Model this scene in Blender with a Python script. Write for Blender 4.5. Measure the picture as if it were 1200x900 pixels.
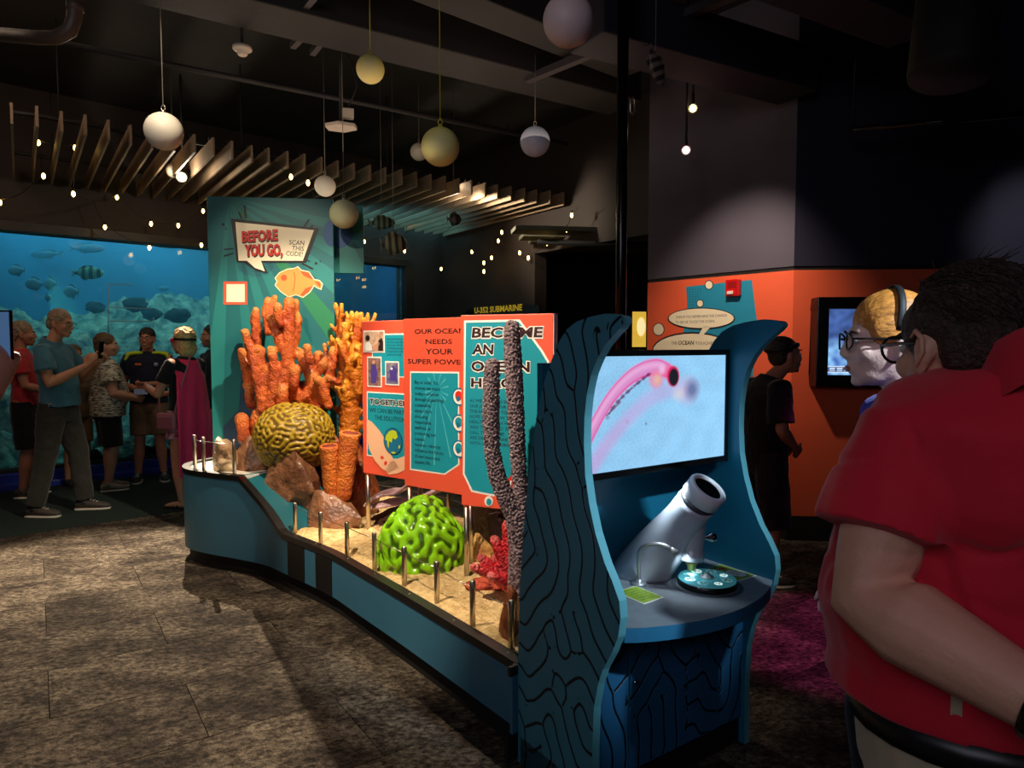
import bpy, bmesh, math, random
import numpy as np
from mathutils import Vector, Matrix, noise
from mathutils.geometry import tessellate_polygon

for _o in list(bpy.data.objects): bpy.data.objects.remove(_o)
SC = bpy.context.scene; COL = SC.collection
PI = math.pi
random.seed(4); RNG = np.random.default_rng(4)

# ------------------------------------------------------------------ camera
FPX, CAM_H = 800.0, 1.5
PITCH = math.atan(45/FPX)
cd = bpy.data.cameras.new('camera'); cd.sensor_width = 36; cd.lens = 36*FPX/1200; cd.clip_start = 0.05; cd.clip_end = 60
cam = bpy.data.objects.new('camera', cd); COL.objects.link(cam)
cam.location = (0, 0, CAM_H); cam.rotation_euler = (PI/2-PITCH, 0, 0)
SC.camera = cam

# ------------------------------------------------------------------ world, exposure
SC.view_settings.view_transform = 'Standard'; SC.view_settings.look = 'None'
SC.view_settings.exposure = 0.0; SC.view_settings.gamma = 1.0; SC.view_settings.use_curve_mapping = False
w = bpy.data.worlds.new('world'); SC.world = w; w.use_nodes = True
w.node_tree.nodes['Background'].inputs[0].default_value = (0.55, 0.6, 0.8, 1)
w.node_tree.nodes['Background'].inputs[1].default_value = 0.004
SC.cycles.use_denoising = True
SC.cycles.max_bounces = 6; SC.cycles.diffuse_bounces = 3; SC.cycles.glossy_bounces = 3; SC.cycles.transparent_max_bounces = 8
SC.cycles.caustics_reflective = False; SC.cycles.caustics_refractive = False
SC.cycles.sample_clamp_indirect = 3.0

# ------------------------------------------------------------------ lamps of the room and added fills
def spot(name, loc, aim, watts, col, deg=50, blend=0.4, size=0.04):
    d = bpy.data.lights.new(name, 'SPOT'); d.energy = watts; d.color = col; d.spot_size = math.radians(deg); d.spot_blend = blend
    d.shadow_soft_size = size
    o = bpy.data.objects.new(name, d); COL.objects.link(o); o.location = loc
    o.rotation_euler = (Vector(aim)-Vector(loc)).to_track_quat('-Z', 'Y').to_euler()
    return o
def area(name, loc, aim, watts, col, sx, sy):
    d = bpy.data.lights.new(name, 'AREA'); d.energy = watts; d.color = col; d.shape = 'RECTANGLE'; d.size = sx; d.size_y = sy
    o = bpy.data.objects.new(name, d); COL.objects.link(o); o.location = loc
    o.rotation_euler = (Vector(aim)-Vector(loc)).to_track_quat('-Z', 'Y').to_euler()
    return o
def point(name, loc, watts, col, size=0.03):
    d = bpy.data.lights.new(name, 'POINT'); d.energy = watts; d.color = col; d.shadow_soft_size = size
    o = bpy.data.objects.new(name, d); COL.objects.link(o); o.location = loc; return o
WARM = (1.0, 0.72, 0.42); WARM2 = (1.0, 0.83, 0.62); COOL = (0.7, 0.88, 1.0)
spot('canopy_spot', (-3.25, 6.80, 3.14), (-2.2, 3.3, 0), 2300, WARM2, 61, 0.6, 0.012)       # throws the long shadow over the carpet
spot('canopy_spot', (-0.62, 7.9, 3.10), (0.6, 8.7, 3.0), 110, WARM2, 80, 0.7, 0.05)
point('canopy_glow', (-3.22, 6.75, 3.10), 14, WARM2); point('canopy_glow', (-0.66, 8.0, 3.08), 8, WARM2)
spot('exhibit_spot', (-0.55, 3.55, 3.30), (-1.55, 4.75, 1.15), 480, WARM2, 56, 0.5, 0.03)
spot('exhibit_spot', (-1.25, 1.9, 3.4), (-0.35, 3.6, 0.95), 520, WARM2, 42, 0.5, 0.03)
spot('exhibit_spot', (-0.75, 4.7, 3.4), (-0.45, 3.4, 0.3), 240, WARM2, 46, 0.5, 0.03)
spot('exhibit_spot', (-1.5, 2.2, 3.45), (-1.70, 5.1, 1.9), 170, WARM2, 28, 0.6, 0.03)
spot('exhibit_spot', (-2.3, 2.9, 3.4), (-2.0, 4.8, 0.7), 110, WARM2, 30, 0.5, 0.03)
spot('wall_spot', (1.22, 4.45, 3.15), (1.84, 5.55, 1.75), 150, (1.0, 0.8, 0.62), 62, 0.9, 0.05)
spot('wall_spot', (3.4, 3.9, 3.2), (3.9, 5.0, 2.2), 60, (1.0, 0.95, 0.9), 50, 0.9, 0.05)
spot('magenta_spot', (2.0, 3.9, 3.2), (1.62, 3.45, 0), 260, (1.0, 0.10, 0.55), 24, 0.5, 0.04)
area('tank_light', (-4.3, 10.2, 3.35), (-4.3, 10.2, 0), 120, (0.26, 0.80, 0.90), 7.0, 2.6)
area('hall_fill', (-1.2, -1.5, 2.7), (-0.3, 3.5, 1.6), 22, (0.80, 0.82, 1.0), 2.0, 1.2)  # added fill behind the camera, lifts upright faces and hanging balls
spot('unseen_spot', (1.9, -1.2, 3.2), (0.85, 1.2, 1.3), 20, (1.0, 0.55, 0.75), 40, 0.8, 0.2)  # added unseen fill on the back of the man in red
spot('unseen_spot', (2.05, 0.15, 3.0), (0.55, 2.25, 0.98), 480, (0.66, 0.86, 1.0), 21, 0.7, 0.06)
spot('ball_fill', (-1.7, -0.6, 3.3), (-0.7, 4.4, 3.05), 40, (1.0, 0.88, 0.75), 56, 0.8, 0.15)  # unseen beam added to brighten the hanging balls
area('hall_fill', (-4.2, 4.4, 3.9), (-4.1, 6.6, 0.9), 16, (1.0, 0.70, 0.5), 1.6, 0.8)
area('ceiling_wash', (-0.8, 5.2, 2.9), (-0.8, 5.4, 4.2), 12, (1.0, 0.75, 0.55), 3.0, 2.0)

# ------------------------------------------------------------------ helpers
def lin(c):
    out = []
    for x in c[:3]:
        x = x/255.0
        out.append(x/12.92 if x <= 0.04045 else ((x+0.055)/1.055)**2.4)
    return tuple(out)+(1.0,)

def ray(u, v):
    x = (u-600)/FPX; y = -(v-450)/FPX; c, s = math.cos(PITCH), math.sin(PITCH)
    return Vector((x, c+y*s, -s+y*c))
def at(u, v, Y):
    r = ray(u, v); return Vector((0, 0, CAM_H))+r*(Y/r.y)
def gz(u, v, z=0.0):
    r = ray(u, v); return Vector((0, 0, CAM_H))+r*((z-CAM_H)/r.z)

MATS = {}
def mat(name, col, rough=0.5, metal=0.0, var=None, bump=None, emit=0.0, emit_col=None, spec=0.5, coat=0.0, col2=None, sheen=0.0, stretch=None):
    """procedural material: base colour broken up by noise (var = scale, amount) and a noise bump (scale, strength)"""
    if name in MATS: return MATS[name]
    m = bpy.data.materials.new(name); m.use_nodes = True; MATS[name] = m
    nt = m.node_tree; b = nt.nodes['Principled BSDF']; L = nt.links
    c = lin(col)
    b.inputs['Base Color'].default_value = c; b.inputs['Roughness'].default_value = rough; b.inputs['Metallic'].default_value = metal
    b.inputs['Specular IOR Level'].default_value = spec; b.inputs['Coat Weight'].default_value = coat
    if sheen: b.inputs['Sheen Weight'].default_value = sheen
    tc = None
    def coords():
        t = nt.nodes.new('ShaderNodeTexCoord')
        if stretch:
            mp = nt.nodes.new('ShaderNodeMapping'); mp.inputs['Scale'].default_value = stretch
            L.new(t.outputs['Object'], mp.inputs[0]); return mp.outputs[0]
        return t.outputs['Object']
    if var or bump: tc = coords()
    if var:
        n = nt.nodes.new('ShaderNodeTexNoise'); n.inputs['Scale'].default_value = var[0]; n.inputs['Detail'].default_value = 5
        L.new(tc, n.inputs['Vector'])
        mx = nt.nodes.new('ShaderNodeMix'); mx.data_type = 'RGBA'
        rp = nt.nodes.new('ShaderNodeMapRange'); rp.inputs[1].default_value = 0.33; rp.inputs[2].default_value = 0.67
        L.new(n.outputs['Fac'], rp.inputs[0]); L.new(rp.outputs[0], mx.inputs[0])
        if col2: c2 = lin(col2); c1 = c
        else:
            a = var[1]; c1 = tuple(min(1, x*(1+a)) for x in c[:3])+(1,); c2 = tuple(x*(1-a) for x in c[:3])+(1,)
        mx.inputs[6].default_value = c1; mx.inputs[7].default_value = c2
        L.new(mx.outputs[2], b.inputs['Base Color'])
    if bump:
        n2 = nt.nodes.new('ShaderNodeTexNoise'); n2.inputs['Scale'].default_value = bump[0]; n2.inputs['Detail'].default_value = 4
        L.new(tc, n2.inputs['Vector'])
        bp = nt.nodes.new('ShaderNodeBump'); bp.inputs['Strength'].default_value = bump[1]; bp.inputs['Distance'].default_value = 0.02
        L.new(n2.outputs['Fac'], bp.inputs['Height']); L.new(bp.outputs[0], b.inputs['Normal'])
    if emit:
        b.inputs['Emission Color'].default_value = lin(emit_col or col); b.inputs['Emission Strength'].default_value = emit
    return m

def attr_mat(name, attr='paint', emit=0.0, rough=0.4, base=1.0, spec=0.5):
    """colour comes from a painted point attribute of the mesh (flat print, screens)"""
    if name in MATS: return MATS[name]
    m = bpy.data.materials.new(name); m.use_nodes = True; MATS[name] = m
    nt = m.node_tree; b = nt.nodes['Principled BSDF']
    a = nt.nodes.new('ShaderNodeAttribute'); a.attribute_name = attr
    b.inputs['Roughness'].default_value = rough; b.inputs['Specular IOR Level'].default_value = spec
    if emit:
        b.inputs['Base Color'].default_value = (0.01, 0.01, 0.01, 1)
        nt.links.new(a.outputs['Color'], b.inputs['Emission Color']); b.inputs['Emission Strength'].default_value = emit
    else:
        nt.links.new(a.outputs['Color'], b.inputs['Base Color'])
    return m

def line_mat(name, ground, ink, lo, hi, rough=0.45, attr='groove'):
    if name in MATS: return MATS[name]
    m = bpy.data.materials.new(name); m.use_nodes = True; MATS[name] = m
    nt = m.node_tree; b = nt.nodes['Principled BSDF']; L = nt.links
    a = nt.nodes.new('ShaderNodeAttribute'); a.attribute_name = attr
    r = nt.nodes.new('ShaderNodeMapRange'); r.interpolation_type = 'SMOOTHSTEP'
    r.inputs[1].default_value = lo; r.inputs[2].default_value = hi
    L.new(a.outputs['Fac'], r.inputs[0])
    t = nt.nodes.new('ShaderNodeTexCoord'); n = nt.nodes.new('ShaderNodeTexNoise'); n.inputs['Scale'].default_value = 6
    L.new(t.outputs['Object'], n.inputs['Vector'])
    g = nt.nodes.new('ShaderNodeMix'); g.data_type = 'RGBA'
    c = lin(ground); g.inputs[6].default_value = tuple(x*0.85 for x in c[:3])+(1,); g.inputs[7].default_value = tuple(x*1.15 for x in c[:3])+(1,)
    L.new(n.outputs['Fac'], g.inputs[0])
    mx = nt.nodes.new('ShaderNodeMix'); mx.data_type = 'RGBA'
    L.new(r.outputs[0], mx.inputs[0]); L.new(g.outputs[2], mx.inputs[6]); mx.inputs[7].default_value = lin(ink)
    L.new(mx.outputs[2], b.inputs['Base Color']); b.inputs['Roughness'].default_value = rough
    return m

def tag(o, label=None, cat=None, group=None, kind=None):
    if label: o['label'] = label
    if cat: o['category'] = cat
    if group: o['group'] = group
    if kind: o['kind'] = kind
    return o
def thing(name, label, cat, loc=(0, 0, 0), rz=0.0, group=None, kind=None):
    o = bpy.data.objects.new(name, None); COL.objects.link(o); o.empty_display_size = 0.05
    o.location = loc; o.rotation_euler = (0, 0, rz)
    return tag(o, label, cat, group, kind)
def basis(o):
    m = Matrix.Identity(4)
    while o is not None:
        m = o.matrix_basis @ m; o = o.parent
    return m
def children(o): return [c for c in bpy.data.objects if c.parent == o]

class MB:
    """collects shapes in world (or a thing's local) coordinates and links them as ONE mesh object"""
    def __init__(s): s.v = []; s.f = []; s.m = []; s.s = []; s.n = 0
    def add(s, V, F, m=0, smooth=False):
        k = s.n
        V = [tuple(x) for x in V]; s.v.extend(V); s.n += len(V)
        for f in F: s.f.append(tuple(i+k for i in f)); s.m.append(m); s.s.append(smooth)
        return s
    def box(s, c, size, rz=0.0, m=0, M=None):
        hx, hy, hz = size[0]/2, size[1]/2, size[2]/2
        R = Matrix.Rotation(rz, 3, 'Z') if M is None else M
        c = Vector(c)
        V = [c+R @ Vector((x*hx, y*hy, z*hz)) for z in (-1, 1) for y in (-1, 1) for x in (-1, 1)]
        return s.add(V, [(0, 2, 3, 1), (4, 5, 7, 6), (0, 1, 5, 4), (2, 6, 7, 3), (0, 4, 6, 2), (1, 3, 7, 5)], m)
    def rings(s, rings, m=0, smooth=True, cap=True, closed=True):
        n = len(rings[0]); V = [p for r in rings for p in r]; F = []
        for i in range(len(rings)-1):
            for j in range(n if closed else n-1):
                a = i*n+j; b = i*n+(j+1) % n
                F.append((a, b, b+n, a+n))
        if cap:
            F.append(tuple(reversed(range(n)))); F.append(tuple(range((len(rings)-1)*n, len(rings)*n)))
        return s.add(V, F, m, smooth)
    def tube(s, pts, rad, n=8, m=0, smooth=True, flat=None, ref=None, round_ends=False):
        P = [Vector(p) for p in pts]; K = len(P)
        if not hasattr(rad, '__len__'): rad = [rad]*K
        rad = list(rad)
        if round_ends:
            d0 = (P[0]-P[1]).normalized(); d1 = (P[-1]-P[-2]).normalized(); r0, r1 = rad[0], rad[-1]
            r0n = r0 if not hasattr(r0, '__len__') else min(r0); r1n = r1 if not hasattr(r1, '__len__') else min(r1)
            sc = lambda r, k: tuple(x*k for x in r) if hasattr(r, '__len__') else r*k
            P = [P[0]+d0*r0n*0.9, P[0]+d0*r0n*0.55]+P+[P[-1]+d1*r1n*0.55, P[-1]+d1*r1n*0.9]
            rad = [sc(r0, 0.35), sc(r0, 0.8)]+rad+[sc(r1, 0.8), sc(r1, 0.35)]; K += 4
        T = []
        for i in range(K):
            t = P[min(i+1, K-1)]-P[max(i-1, 0)]
            if t.length < 1e-9: t = Vector((0, 0, 1))
            T.append(t.normalized())
        a = Vector(ref) if ref else (Vector((0, 0, 1)) if abs(T[0].z) < 0.9 else Vector((1, 0, 0)))
        U = (a-T[0]*a.dot(T[0])).normalized(); R = []
        for i in range(K):
            U = (U-T[i]*U.dot(T[i]))
            U = U.normalized() if U.length > 1e-6 else T[i].orthogonal().normalized()
            W = T[i].cross(U); r = rad[i]
            ru, rw = r if hasattr(r, '__len__') else (r, r)
            R.append([P[i]+U*(ru*math.cos(2*PI*j/n))+W*(rw*math.sin(2*PI*j/n)) for j in range(n)])
        return s.rings(R, m, smooth)
    def lathe(s, prof, n=24, o=(0, 0, 0), axis=(0, 0, 1), m=0, smooth=True, cap=True, ref=None):
        A = Vector(axis).normalized(); a = Vector(ref) if ref else (Vector((1, 0, 0)) if abs(A.x) < 0.9 else Vector((0, 1, 0)))
        U = (a-A*a.dot(A)).normalized(); W = A.cross(U); o = Vector(o)
        return s.rings([[o+A*z+U*(r*math.cos(2*PI*j/n))+W*(r*math.sin(2*PI*j/n)) for j in range(n)] for r, z in prof], m, smooth, cap)
    def ell(s, c, r, M=None, nu=16, nv=10, m=0):
        c = Vector(c); M = M or Matrix.Identity(3); R = []
        for i in range(nv+1):
            t = PI*(0.02+0.96*i/nv)
            R.append([c+M @ Vector((r[0]*math.sin(t)*math.cos(2*PI*j/nu), r[1]*math.sin(t)*math.sin(2*PI*j/nu), -r[2]*math.cos(t))) for j in range(nu)])
        return s.rings(R, m, True)
    def prism(s, poly, O, U, V, N, h, m=0, mside=None, smooth=False):
        """2-D polygon in the frame O,U,V extruded h along N"""
        O, U, V, N = map(Vector, (O, U, V, N)); n = len(poly)
        lo = [O+U*p[0]+V*p[1] for p in poly]; hi = [p+N*h for p in lo]
        tr = tessellate_polygon([[Vector((p[0], p[1], 0)) for p in poly]])
        def ccw(t):
            a, b, c = (Vector((poly[i][0], poly[i][1])) for i in t)
            return t if (b-a).cross(c-a) > 0 else tuple(reversed(t))
        tr = [ccw(tuple(t)) for t in tr]
        flip = U.cross(V).dot(N) < 0
        F = [(t if flip else tuple(reversed(t))) for t in tr]+[tuple(i+n for i in (reversed(t) if flip else t)) for t in tr]
        s.add(lo+hi, F, m)
        ar = sum(poly[i][0]*poly[(i+1) % n][1]-poly[(i+1) % n][0]*poly[i][1] for i in range(n))
        S = []
        for i in range(n):
            j = (i+1) % n; q = (i, j, j+n, i+n)
            S.append(q if (ar > 0) != flip else tuple(reversed(q)))
        return s.add(lo+hi, S, m if mside is None else mside, smooth)
    def sheet(s, poly, O, U, V, m=0):
        O, U, V = Vector(O), Vector(U), Vector(V)
        tr = tessellate_polygon([[Vector((p[0], p[1], 0)) for p in poly]])
        def ccw(t):
            a, b, c = (Vector((poly[i][0], poly[i][1])) for i in t)
            return tuple(t) if (b-a).cross(c-a) > 0 else tuple(reversed(t))
        return s.add([O+U*p[0]+V*p[1] for p in poly], [ccw(t) for t in tr], m)
    def build(s, name, mats, parent=None, origin=None, bevel=0.0, local=False, sub=0):
        if not isinstance(mats, (list, tuple)): mats = [mats]
        me = bpy.data.meshes.new(name)
        V = s.v
        if parent is not None and not local:
            inv = basis(parent).inverted(); V = [tuple(inv @ Vector(p)) for p in V]
        if origin is not None: V = [(p[0]-origin[0], p[1]-origin[1], p[2]-origin[2]) for p in V]
        me.from_pydata(V, [], s.f)
        for x in mats: me.materials.append(x)
        me.polygons.foreach_set('material_index', s.m); me.polygons.foreach_set('use_smooth', s.s)
        me.update()
        if bevel:
            b = bmesh.new(); b.from_mesh(me); bmesh.ops.remove_doubles(b, verts=b.verts, dist=1e-5)
            es = [e for e in b.edges if len(e.link_faces) == 2 and e.calc_face_angle(0) > 0.6]
            bmesh.ops.bevel(b, geom=es, offset=bevel, segments=2, affect='EDGES', profile=0.5, clamp_overlap=True)
            b.to_mesh(me); b.free(); me.update()
        o = bpy.data.objects.new(name, me); COL.objects.link(o)
        if parent is not None: o.parent = parent
        if origin is not None: o.location = origin
        if sub:
            md = o.modifiers.new('smooth', 'SUBSURF'); md.levels = sub; md.render_levels = sub
        return o

def remesh(o, voxel, smooth=4, disp=None):
    """fuse overlapping shapes of a mesh into one continuous skin"""
    mats = list(o.data.materials)
    m = o.modifiers.new('r', 'REMESH'); m.mode = 'VOXEL'; m.voxel_size = voxel; m.use_smooth_shade = True
    if smooth:
        k = o.modifiers.new('s', 'SMOOTH'); k.iterations = smooth; k.factor = 0.5
    dg = bpy.context.evaluated_depsgraph_get()
    me = bpy.data.meshes.new_from_object(o.evaluated_get(dg), depsgraph=dg)
    old = o.data; o.modifiers.clear(); o.data = me; bpy.data.meshes.remove(old)
    if not me.materials:
        for x in mats: me.materials.append(x)
    if disp:
        n = len(me.vertices); co = np.empty(n*3, np.float32); me.vertices.foreach_get('co', co); co = co.reshape(-1, 3)
        no = np.empty(n*3, np.float32); me.vertices.foreach_get('normal', no); no = no.reshape(-1, 3)
        co = co+no*np.asarray(disp(co)).reshape(-1, 1)
        me.vertices.foreach_set('co', co.astype(np.float32).ravel()); me.update()
    me.polygons.foreach_set('use_smooth', [True]*len(me.polygons))
    return o
def ndisp(scale, amt, off=(0, 0, 0)):
    def f(co):
        return [amt*noise.fractal(Vector((c[0]*scale+off[0], c[1]*scale+off[1], c[2]*scale+off[2])), 0.8, 2.0, 3) for c in co.tolist()]
    return f

# a periodic labyrinth (Swift-Hohenberg) for coral ridges and the coral-pattern grooves
def labyrinth(shape, wave, steps, seed, r=0.35):
    g = np.random.default_rng(seed); u = g.standard_normal(shape)*0.3
    ks = [np.fft.fftfreq(n)*2*PI for n in shape[:-1]]+[np.fft.rfftfreq(shape[-1])*2*PI]
    K2 = sum(a**2 for a in np.meshgrid(*ks, indexing='ij'))*(wave/(2*PI))**2
    dt = 0.6; den = 1/(1-dt*(r-(1-K2)**2))
    for _ in range(steps):
        u = np.fft.irfftn((np.fft.rfftn(u)-dt*np.fft.rfftn(u**3))*den, s=shape)
    return u/np.percentile(np.abs(u), 95)
def lookup(fld, P):
    """periodic linear interpolation of a field at points given in cells"""
    P = np.asarray(P, float); d = P.shape[1]; i0 = np.floor(P).astype(int); fr = P-i0; out = 0
    for c in range(2**d):
        idx = []; wt = 1
        for k in range(d):
            b = (c >> k) & 1; idx.append((i0[:, k]+b) % fld.shape[k]); wt = wt*(fr[:, k] if b else 1-fr[:, k])
        out = out+fld[tuple(idx)]*wt
    return out
LAB3 = labyrinth((64, 64, 64), 8.0, 45, 3)
LAB2 = labyrinth((256, 256), 12.0, 52, 5)
def ridge_distance(u, up):
    """distance (in cells) from the crest lines of a labyrinth, on a grid refined up times: gives grooves of even width"""
    n = u.shape[0]; F = np.fft.fftshift(np.fft.fft2(u)); N = n*up; G = np.zeros((N, N), complex); a = (N-n)//2; G[a:a+n, a:a+n] = F; G = np.fft.ifftshift(G)*up*up
    k = np.fft.fftfreq(N)*2*PI*up; KX, KY = np.meshgrid(k, k, indexing='ij'); D = lambda M: np.fft.ifft2(G*M).real
    gx, gy, hxx, hyy, hxy = D(1j*KX), D(1j*KY), D(-KX*KX), D(-KY*KY), D(-KX*KY)
    tr, df = (hxx+hyy)/2, np.sqrt(((hxx-hyy)/2)**2+hxy**2); lam = tr-df
    th = 0.5*np.arctan2(2*hxy, hxx-hyy)+PI/2; nx, ny = np.cos(th), np.sin(th)
    d = np.abs(gx*nx+gy*ny)/np.maximum(1e-6, -lam)
    val = np.fft.ifft2(G).real
    return np.where((lam < -0.08) & (val > 0.1), np.minimum(d, 6.0), 6.0)
GROOVE = ridge_distance(LAB2, 4)

_tc = {}
def text2d(s, bold=0.0, shear=0.0):
    """a line of lettering as flat triangles, normalised: x from 0, capital height 1"""
    key = (s, bold, shear)
    if key in _tc: return _tc[key]
    c = bpy.data.curves.new('t', 'FONT'); c.body = s; c.size = 1; c.offset = bold; c.shear = shear; c.resolution_u = 2; c.fill_mode = 'FRONT'
    o = bpy.data.objects.new('t', c); COL.objects.link(o)
    dg = bpy.context.evaluated_depsgraph_get(); me = bpy.data.meshes.new_from_object(o.evaluated_get(dg))
    V = np.array([v.co[:2] for v in me.vertices]) if len(me.vertices) else np.zeros((0, 2)); F = [tuple(p.vertices) for p in me.polygons]
    bpy.data.objects.remove(o); bpy.data.curves.remove(c); bpy.data.meshes.remove(me)
    if len(V): V[:, 0] -= V[:, 0].min()
    V = V/0.7
    _tc[key] = (V, F); return V, F

class Print:
    """flat print on a face: layers of coloured film, each a fraction of a millimetre proud of the last"""
    STEP = 0.0009
    def __init__(s, O, U, V):
        s.O, s.U, s.V = Vector(O), Vector(U).normalized(), Vector(V).normalized(); s.N = s.U.cross(s.V); s.mb = MB(); s.mats = []
    def mi(s, m):
        if m not in s.mats: s.mats.append(m)
        return s.mats.index(m)
    def poly(s, pts, m, layer=1):
        s.mb.sheet(pts, s.O+s.N*(layer*s.STEP), s.U, s.V, s.mi(m)); return s
    def rect(s, x0, y0, x1, y1, m, layer=1): return s.poly([(x0, y0), (x1, y0), (x1, y1), (x0, y1)], m, layer)
    def disc(s, x, y, r, m, layer=1, n=24, ry=None):
        ry = ry or r
        return s.poly([(x+r*math.cos(2*PI*i/n), y+ry*math.sin(2*PI*i/n)) for i in range(n)], m, layer)
    def text(s, t, x, y, h, m, layer=3, w=None, bold=0.0, shear=0.0, align='l', slope=0.0):
        V, F = text2d(t, bold, shear)
        if not len(V): return s
        sx = h if w is None else w/max(1e-6, V[:, 0].max())
        W = V[:, 0].max()*sx; x0 = x-(W/2 if align == 'c' else W if align == 'r' else 0)
        O = s.O+s.N*(layer*s.STEP)
        P = [O+s.U*(x0+a*sx)+s.V*(y+b*h+a*sx*slope) for a, b in V.tolist()]
        nn = []
        for f in F:
            a, b, c = V[f[0]], V[f[1]], V[f[2]]
            nn.append(f if (b[0]-a[0])*(c[1]-a[1])-(b[1]-a[1])*(c[0]-a[0]) > 0 else tuple(reversed(f)))
        s.mb.add(P, nn, s.mi(m)); return s
    def build(s, name, parent): return s.mb.build(name, s.mats, parent)

def paint_grid(name, O, U, V, wdt, hgt, nx, ny, fn, m, parent=None):
    """a flat sheet whose print or picture is painted per point: fn(x, y) with x, y arrays in 0..1 gives linear rgb"""
    xs, ys = np.meshgrid(np.linspace(0, 1, nx), np.linspace(0, 1, ny)); xs = xs.ravel(); ys = ys.ravel()
    O, U, V = np.array(O), np.array(U), np.array(V)
    P = O+np.outer(xs*wdt, U)+np.outer(ys*hgt, V)
    F = [(j*nx+i, j*nx+i+1, (j+1)*nx+i+1, (j+1)*nx+i) for j in range(ny-1) for i in range(nx-1)]
    mb = MB(); mb.add(P.tolist(), F); o = mb.build(name, m, parent)
    c = np.ones((nx*ny, 4), np.float32); c[:, :3] = fn(xs, ys)
    a = o.data.attributes.new('paint', 'FLOAT_COLOR', 'POINT'); a.data.foreach_set('color', c.ravel())
    return o
# ================================================================== the setting
A = Vector((0.746, 0.666, 0)); B = Vector((-0.666, 0.746, 0)); Z = Vector((0, 0, 1))
W0 = Vector((-5.366, 7.081, 0))
def wall_pt(s, b=0.0, z=0.0): return W0+A*s+B*b+Z*z
CEIL = 4.2
M_black = mat('black_paint', (14, 13, 13), 0.7, var=(3, 0.3))
M_blackgloss = mat('black_gloss', (10, 10, 11), 0.25)
M_darkwall = mat('dark_brown_wall', (46, 36, 32), 0.75, var=(1.5, 0.15), bump=(40, 0.1))
M_frame = mat('dark_frame', (38, 30, 26), 0.5, var=(4, 0.2))
M_ceil = mat('ceiling_black', (30, 26, 25), 0.85, var=(1.2, 0.35), bump=(6, 0.4))
M_duct = mat('duct_grey', (34, 30, 31), 0.65, var=(2, 0.3), bump=(8, 0.2))
M_steel = mat('stainless_steel', (205, 195, 180), 0.28, 1.0, var=(30, 0.08))
M_chrome = mat('chrome', (225, 225, 228), 0.12, 1.0)
M_navy = mat('navy_wall', (26, 26, 48), 0.8, var=(1.5, 0.15))
M_greywall = mat('grey_wall', (84, 78, 92), 0.8, var=(1.2, 0.12))
M_orange = mat('orange_wall', (236, 96, 56), 0.7, var=(1.5, 0.07), bump=(60, 0.05))

# carpet: tiles laid edge to edge
def carpet_mat():
    m = bpy.data.materials.new('carpet'); m.use_nodes = True; nt = m.node_tree; L = nt.links; b = nt.nodes['Principled BSDF']
    g = nt.nodes.new('ShaderNodeNewGeometry'); oi = nt.nodes.new('ShaderNodeObjectInfo')
    mp = nt.nodes.new('ShaderNodeMapping'); mp.inputs['Rotation'].default_value = (0, 0, -0.6); mp.inputs['Scale'].default_value = (1, 1.5, 1)
    sh = nt.nodes.new('ShaderNodeVectorMath'); sh.operation = 'ADD'
    vs = nt.nodes.new('ShaderNodeVectorMath'); vs.operation = 'SCALE'; vs.inputs[0].default_value = (7.0, 3.0, 5.0)
    L.new(oi.outputs['Random'], vs.inputs['Scale']); L.new(g.outputs['Position'], sh.inputs[0]); L.new(vs.outputs[0], sh.inputs[1])
    L.new(sh.outputs[0], mp.inputs[0])
    def nz(scale, detail, src=mp):
        n = nt.nodes.new('ShaderNodeTexNoise'); n.inputs['Scale'].default_value = scale; n.inputs['Detail'].default_value = detail
        n.inputs['Roughness'].default_value = 0.7; L.new(src.outputs[0], n.inputs['Vector']); return n
    n1 = nz(2.6, 8); n2 = nz(34, 8); n3 = nz(200, 3)
    def ramp(src, stops):
        r = nt.nodes.new('ShaderNodeValToRGB'); e = r.color_ramp.elements
        while len(e) < len(stops): e.new(0.5)
        for k, (p, c) in enumerate(stops): e[k].position = p; e[k].color = lin(c)
        L.new(src, r.inputs[0]); return r
    r1 = ramp(n1.outputs['Fac'], [(0.40, (84, 76, 70)), (0.5, (124, 114, 104)), (0.60, (158, 148, 134))])
    r2 = ramp(n2.outputs['Fac'], [(0.38, (92, 84, 78)), (0.50, (176, 168, 158)), (0.66, (255, 248, 238))])
    r3 = ramp(n3.outputs['Fac'], [(0.35, (120, 120, 120)), (0.65, (255, 255, 255))])
    m1 = nt.nodes.new('ShaderNodeMix'); m1.data_type = 'RGBA'; m1.blend_type = 'MULTIPLY'; m1.inputs[0].default_value = 1
    L.new(r1.outputs[0], m1.inputs[6]); L.new(r2.outputs[0], m1.inputs[7])
    m2 = nt.nodes.new('ShaderNodeMix'); m2.data_type = 'RGBA'; m2.blend_type = 'MULTIPLY'; m2.inputs[0].default_value = 0.8
    L.new(m1.outputs[2], m2.inputs[6]); L.new(r3.outputs[0], m2.inputs[7])
    tone = nt.nodes.new('ShaderNodeMapRange'); tone.inputs[3].default_value = 0.75; tone.inputs[4].default_value = 1.2
    L.new(oi.outputs['Random'], tone.inputs[0])
    m3 = nt.nodes.new('ShaderNodeVectorMath'); m3.operation = 'SCALE'; L.new(m2.outputs[2], m3.inputs[0]); L.new(tone.outputs[0], m3.inputs['Scale'])
    L.new(m3.outputs[0], b.inputs['Base Color']); b.inputs['Roughness'].default_value = 0.95; b.inputs['Specular IOR Level'].default_value = 0.1
    bp = nt.nodes.new('ShaderNodeBump'); bp.inputs['Strength'].default_value = 0.6; bp.inputs['Distance'].default_value = 0.01
    L.new(n3.outputs['Fac'], bp.inputs['Height']); L.new(bp.outputs[0], b.inputs['Normal'])
    return m
M_carpet = carpet_mat()
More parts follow.
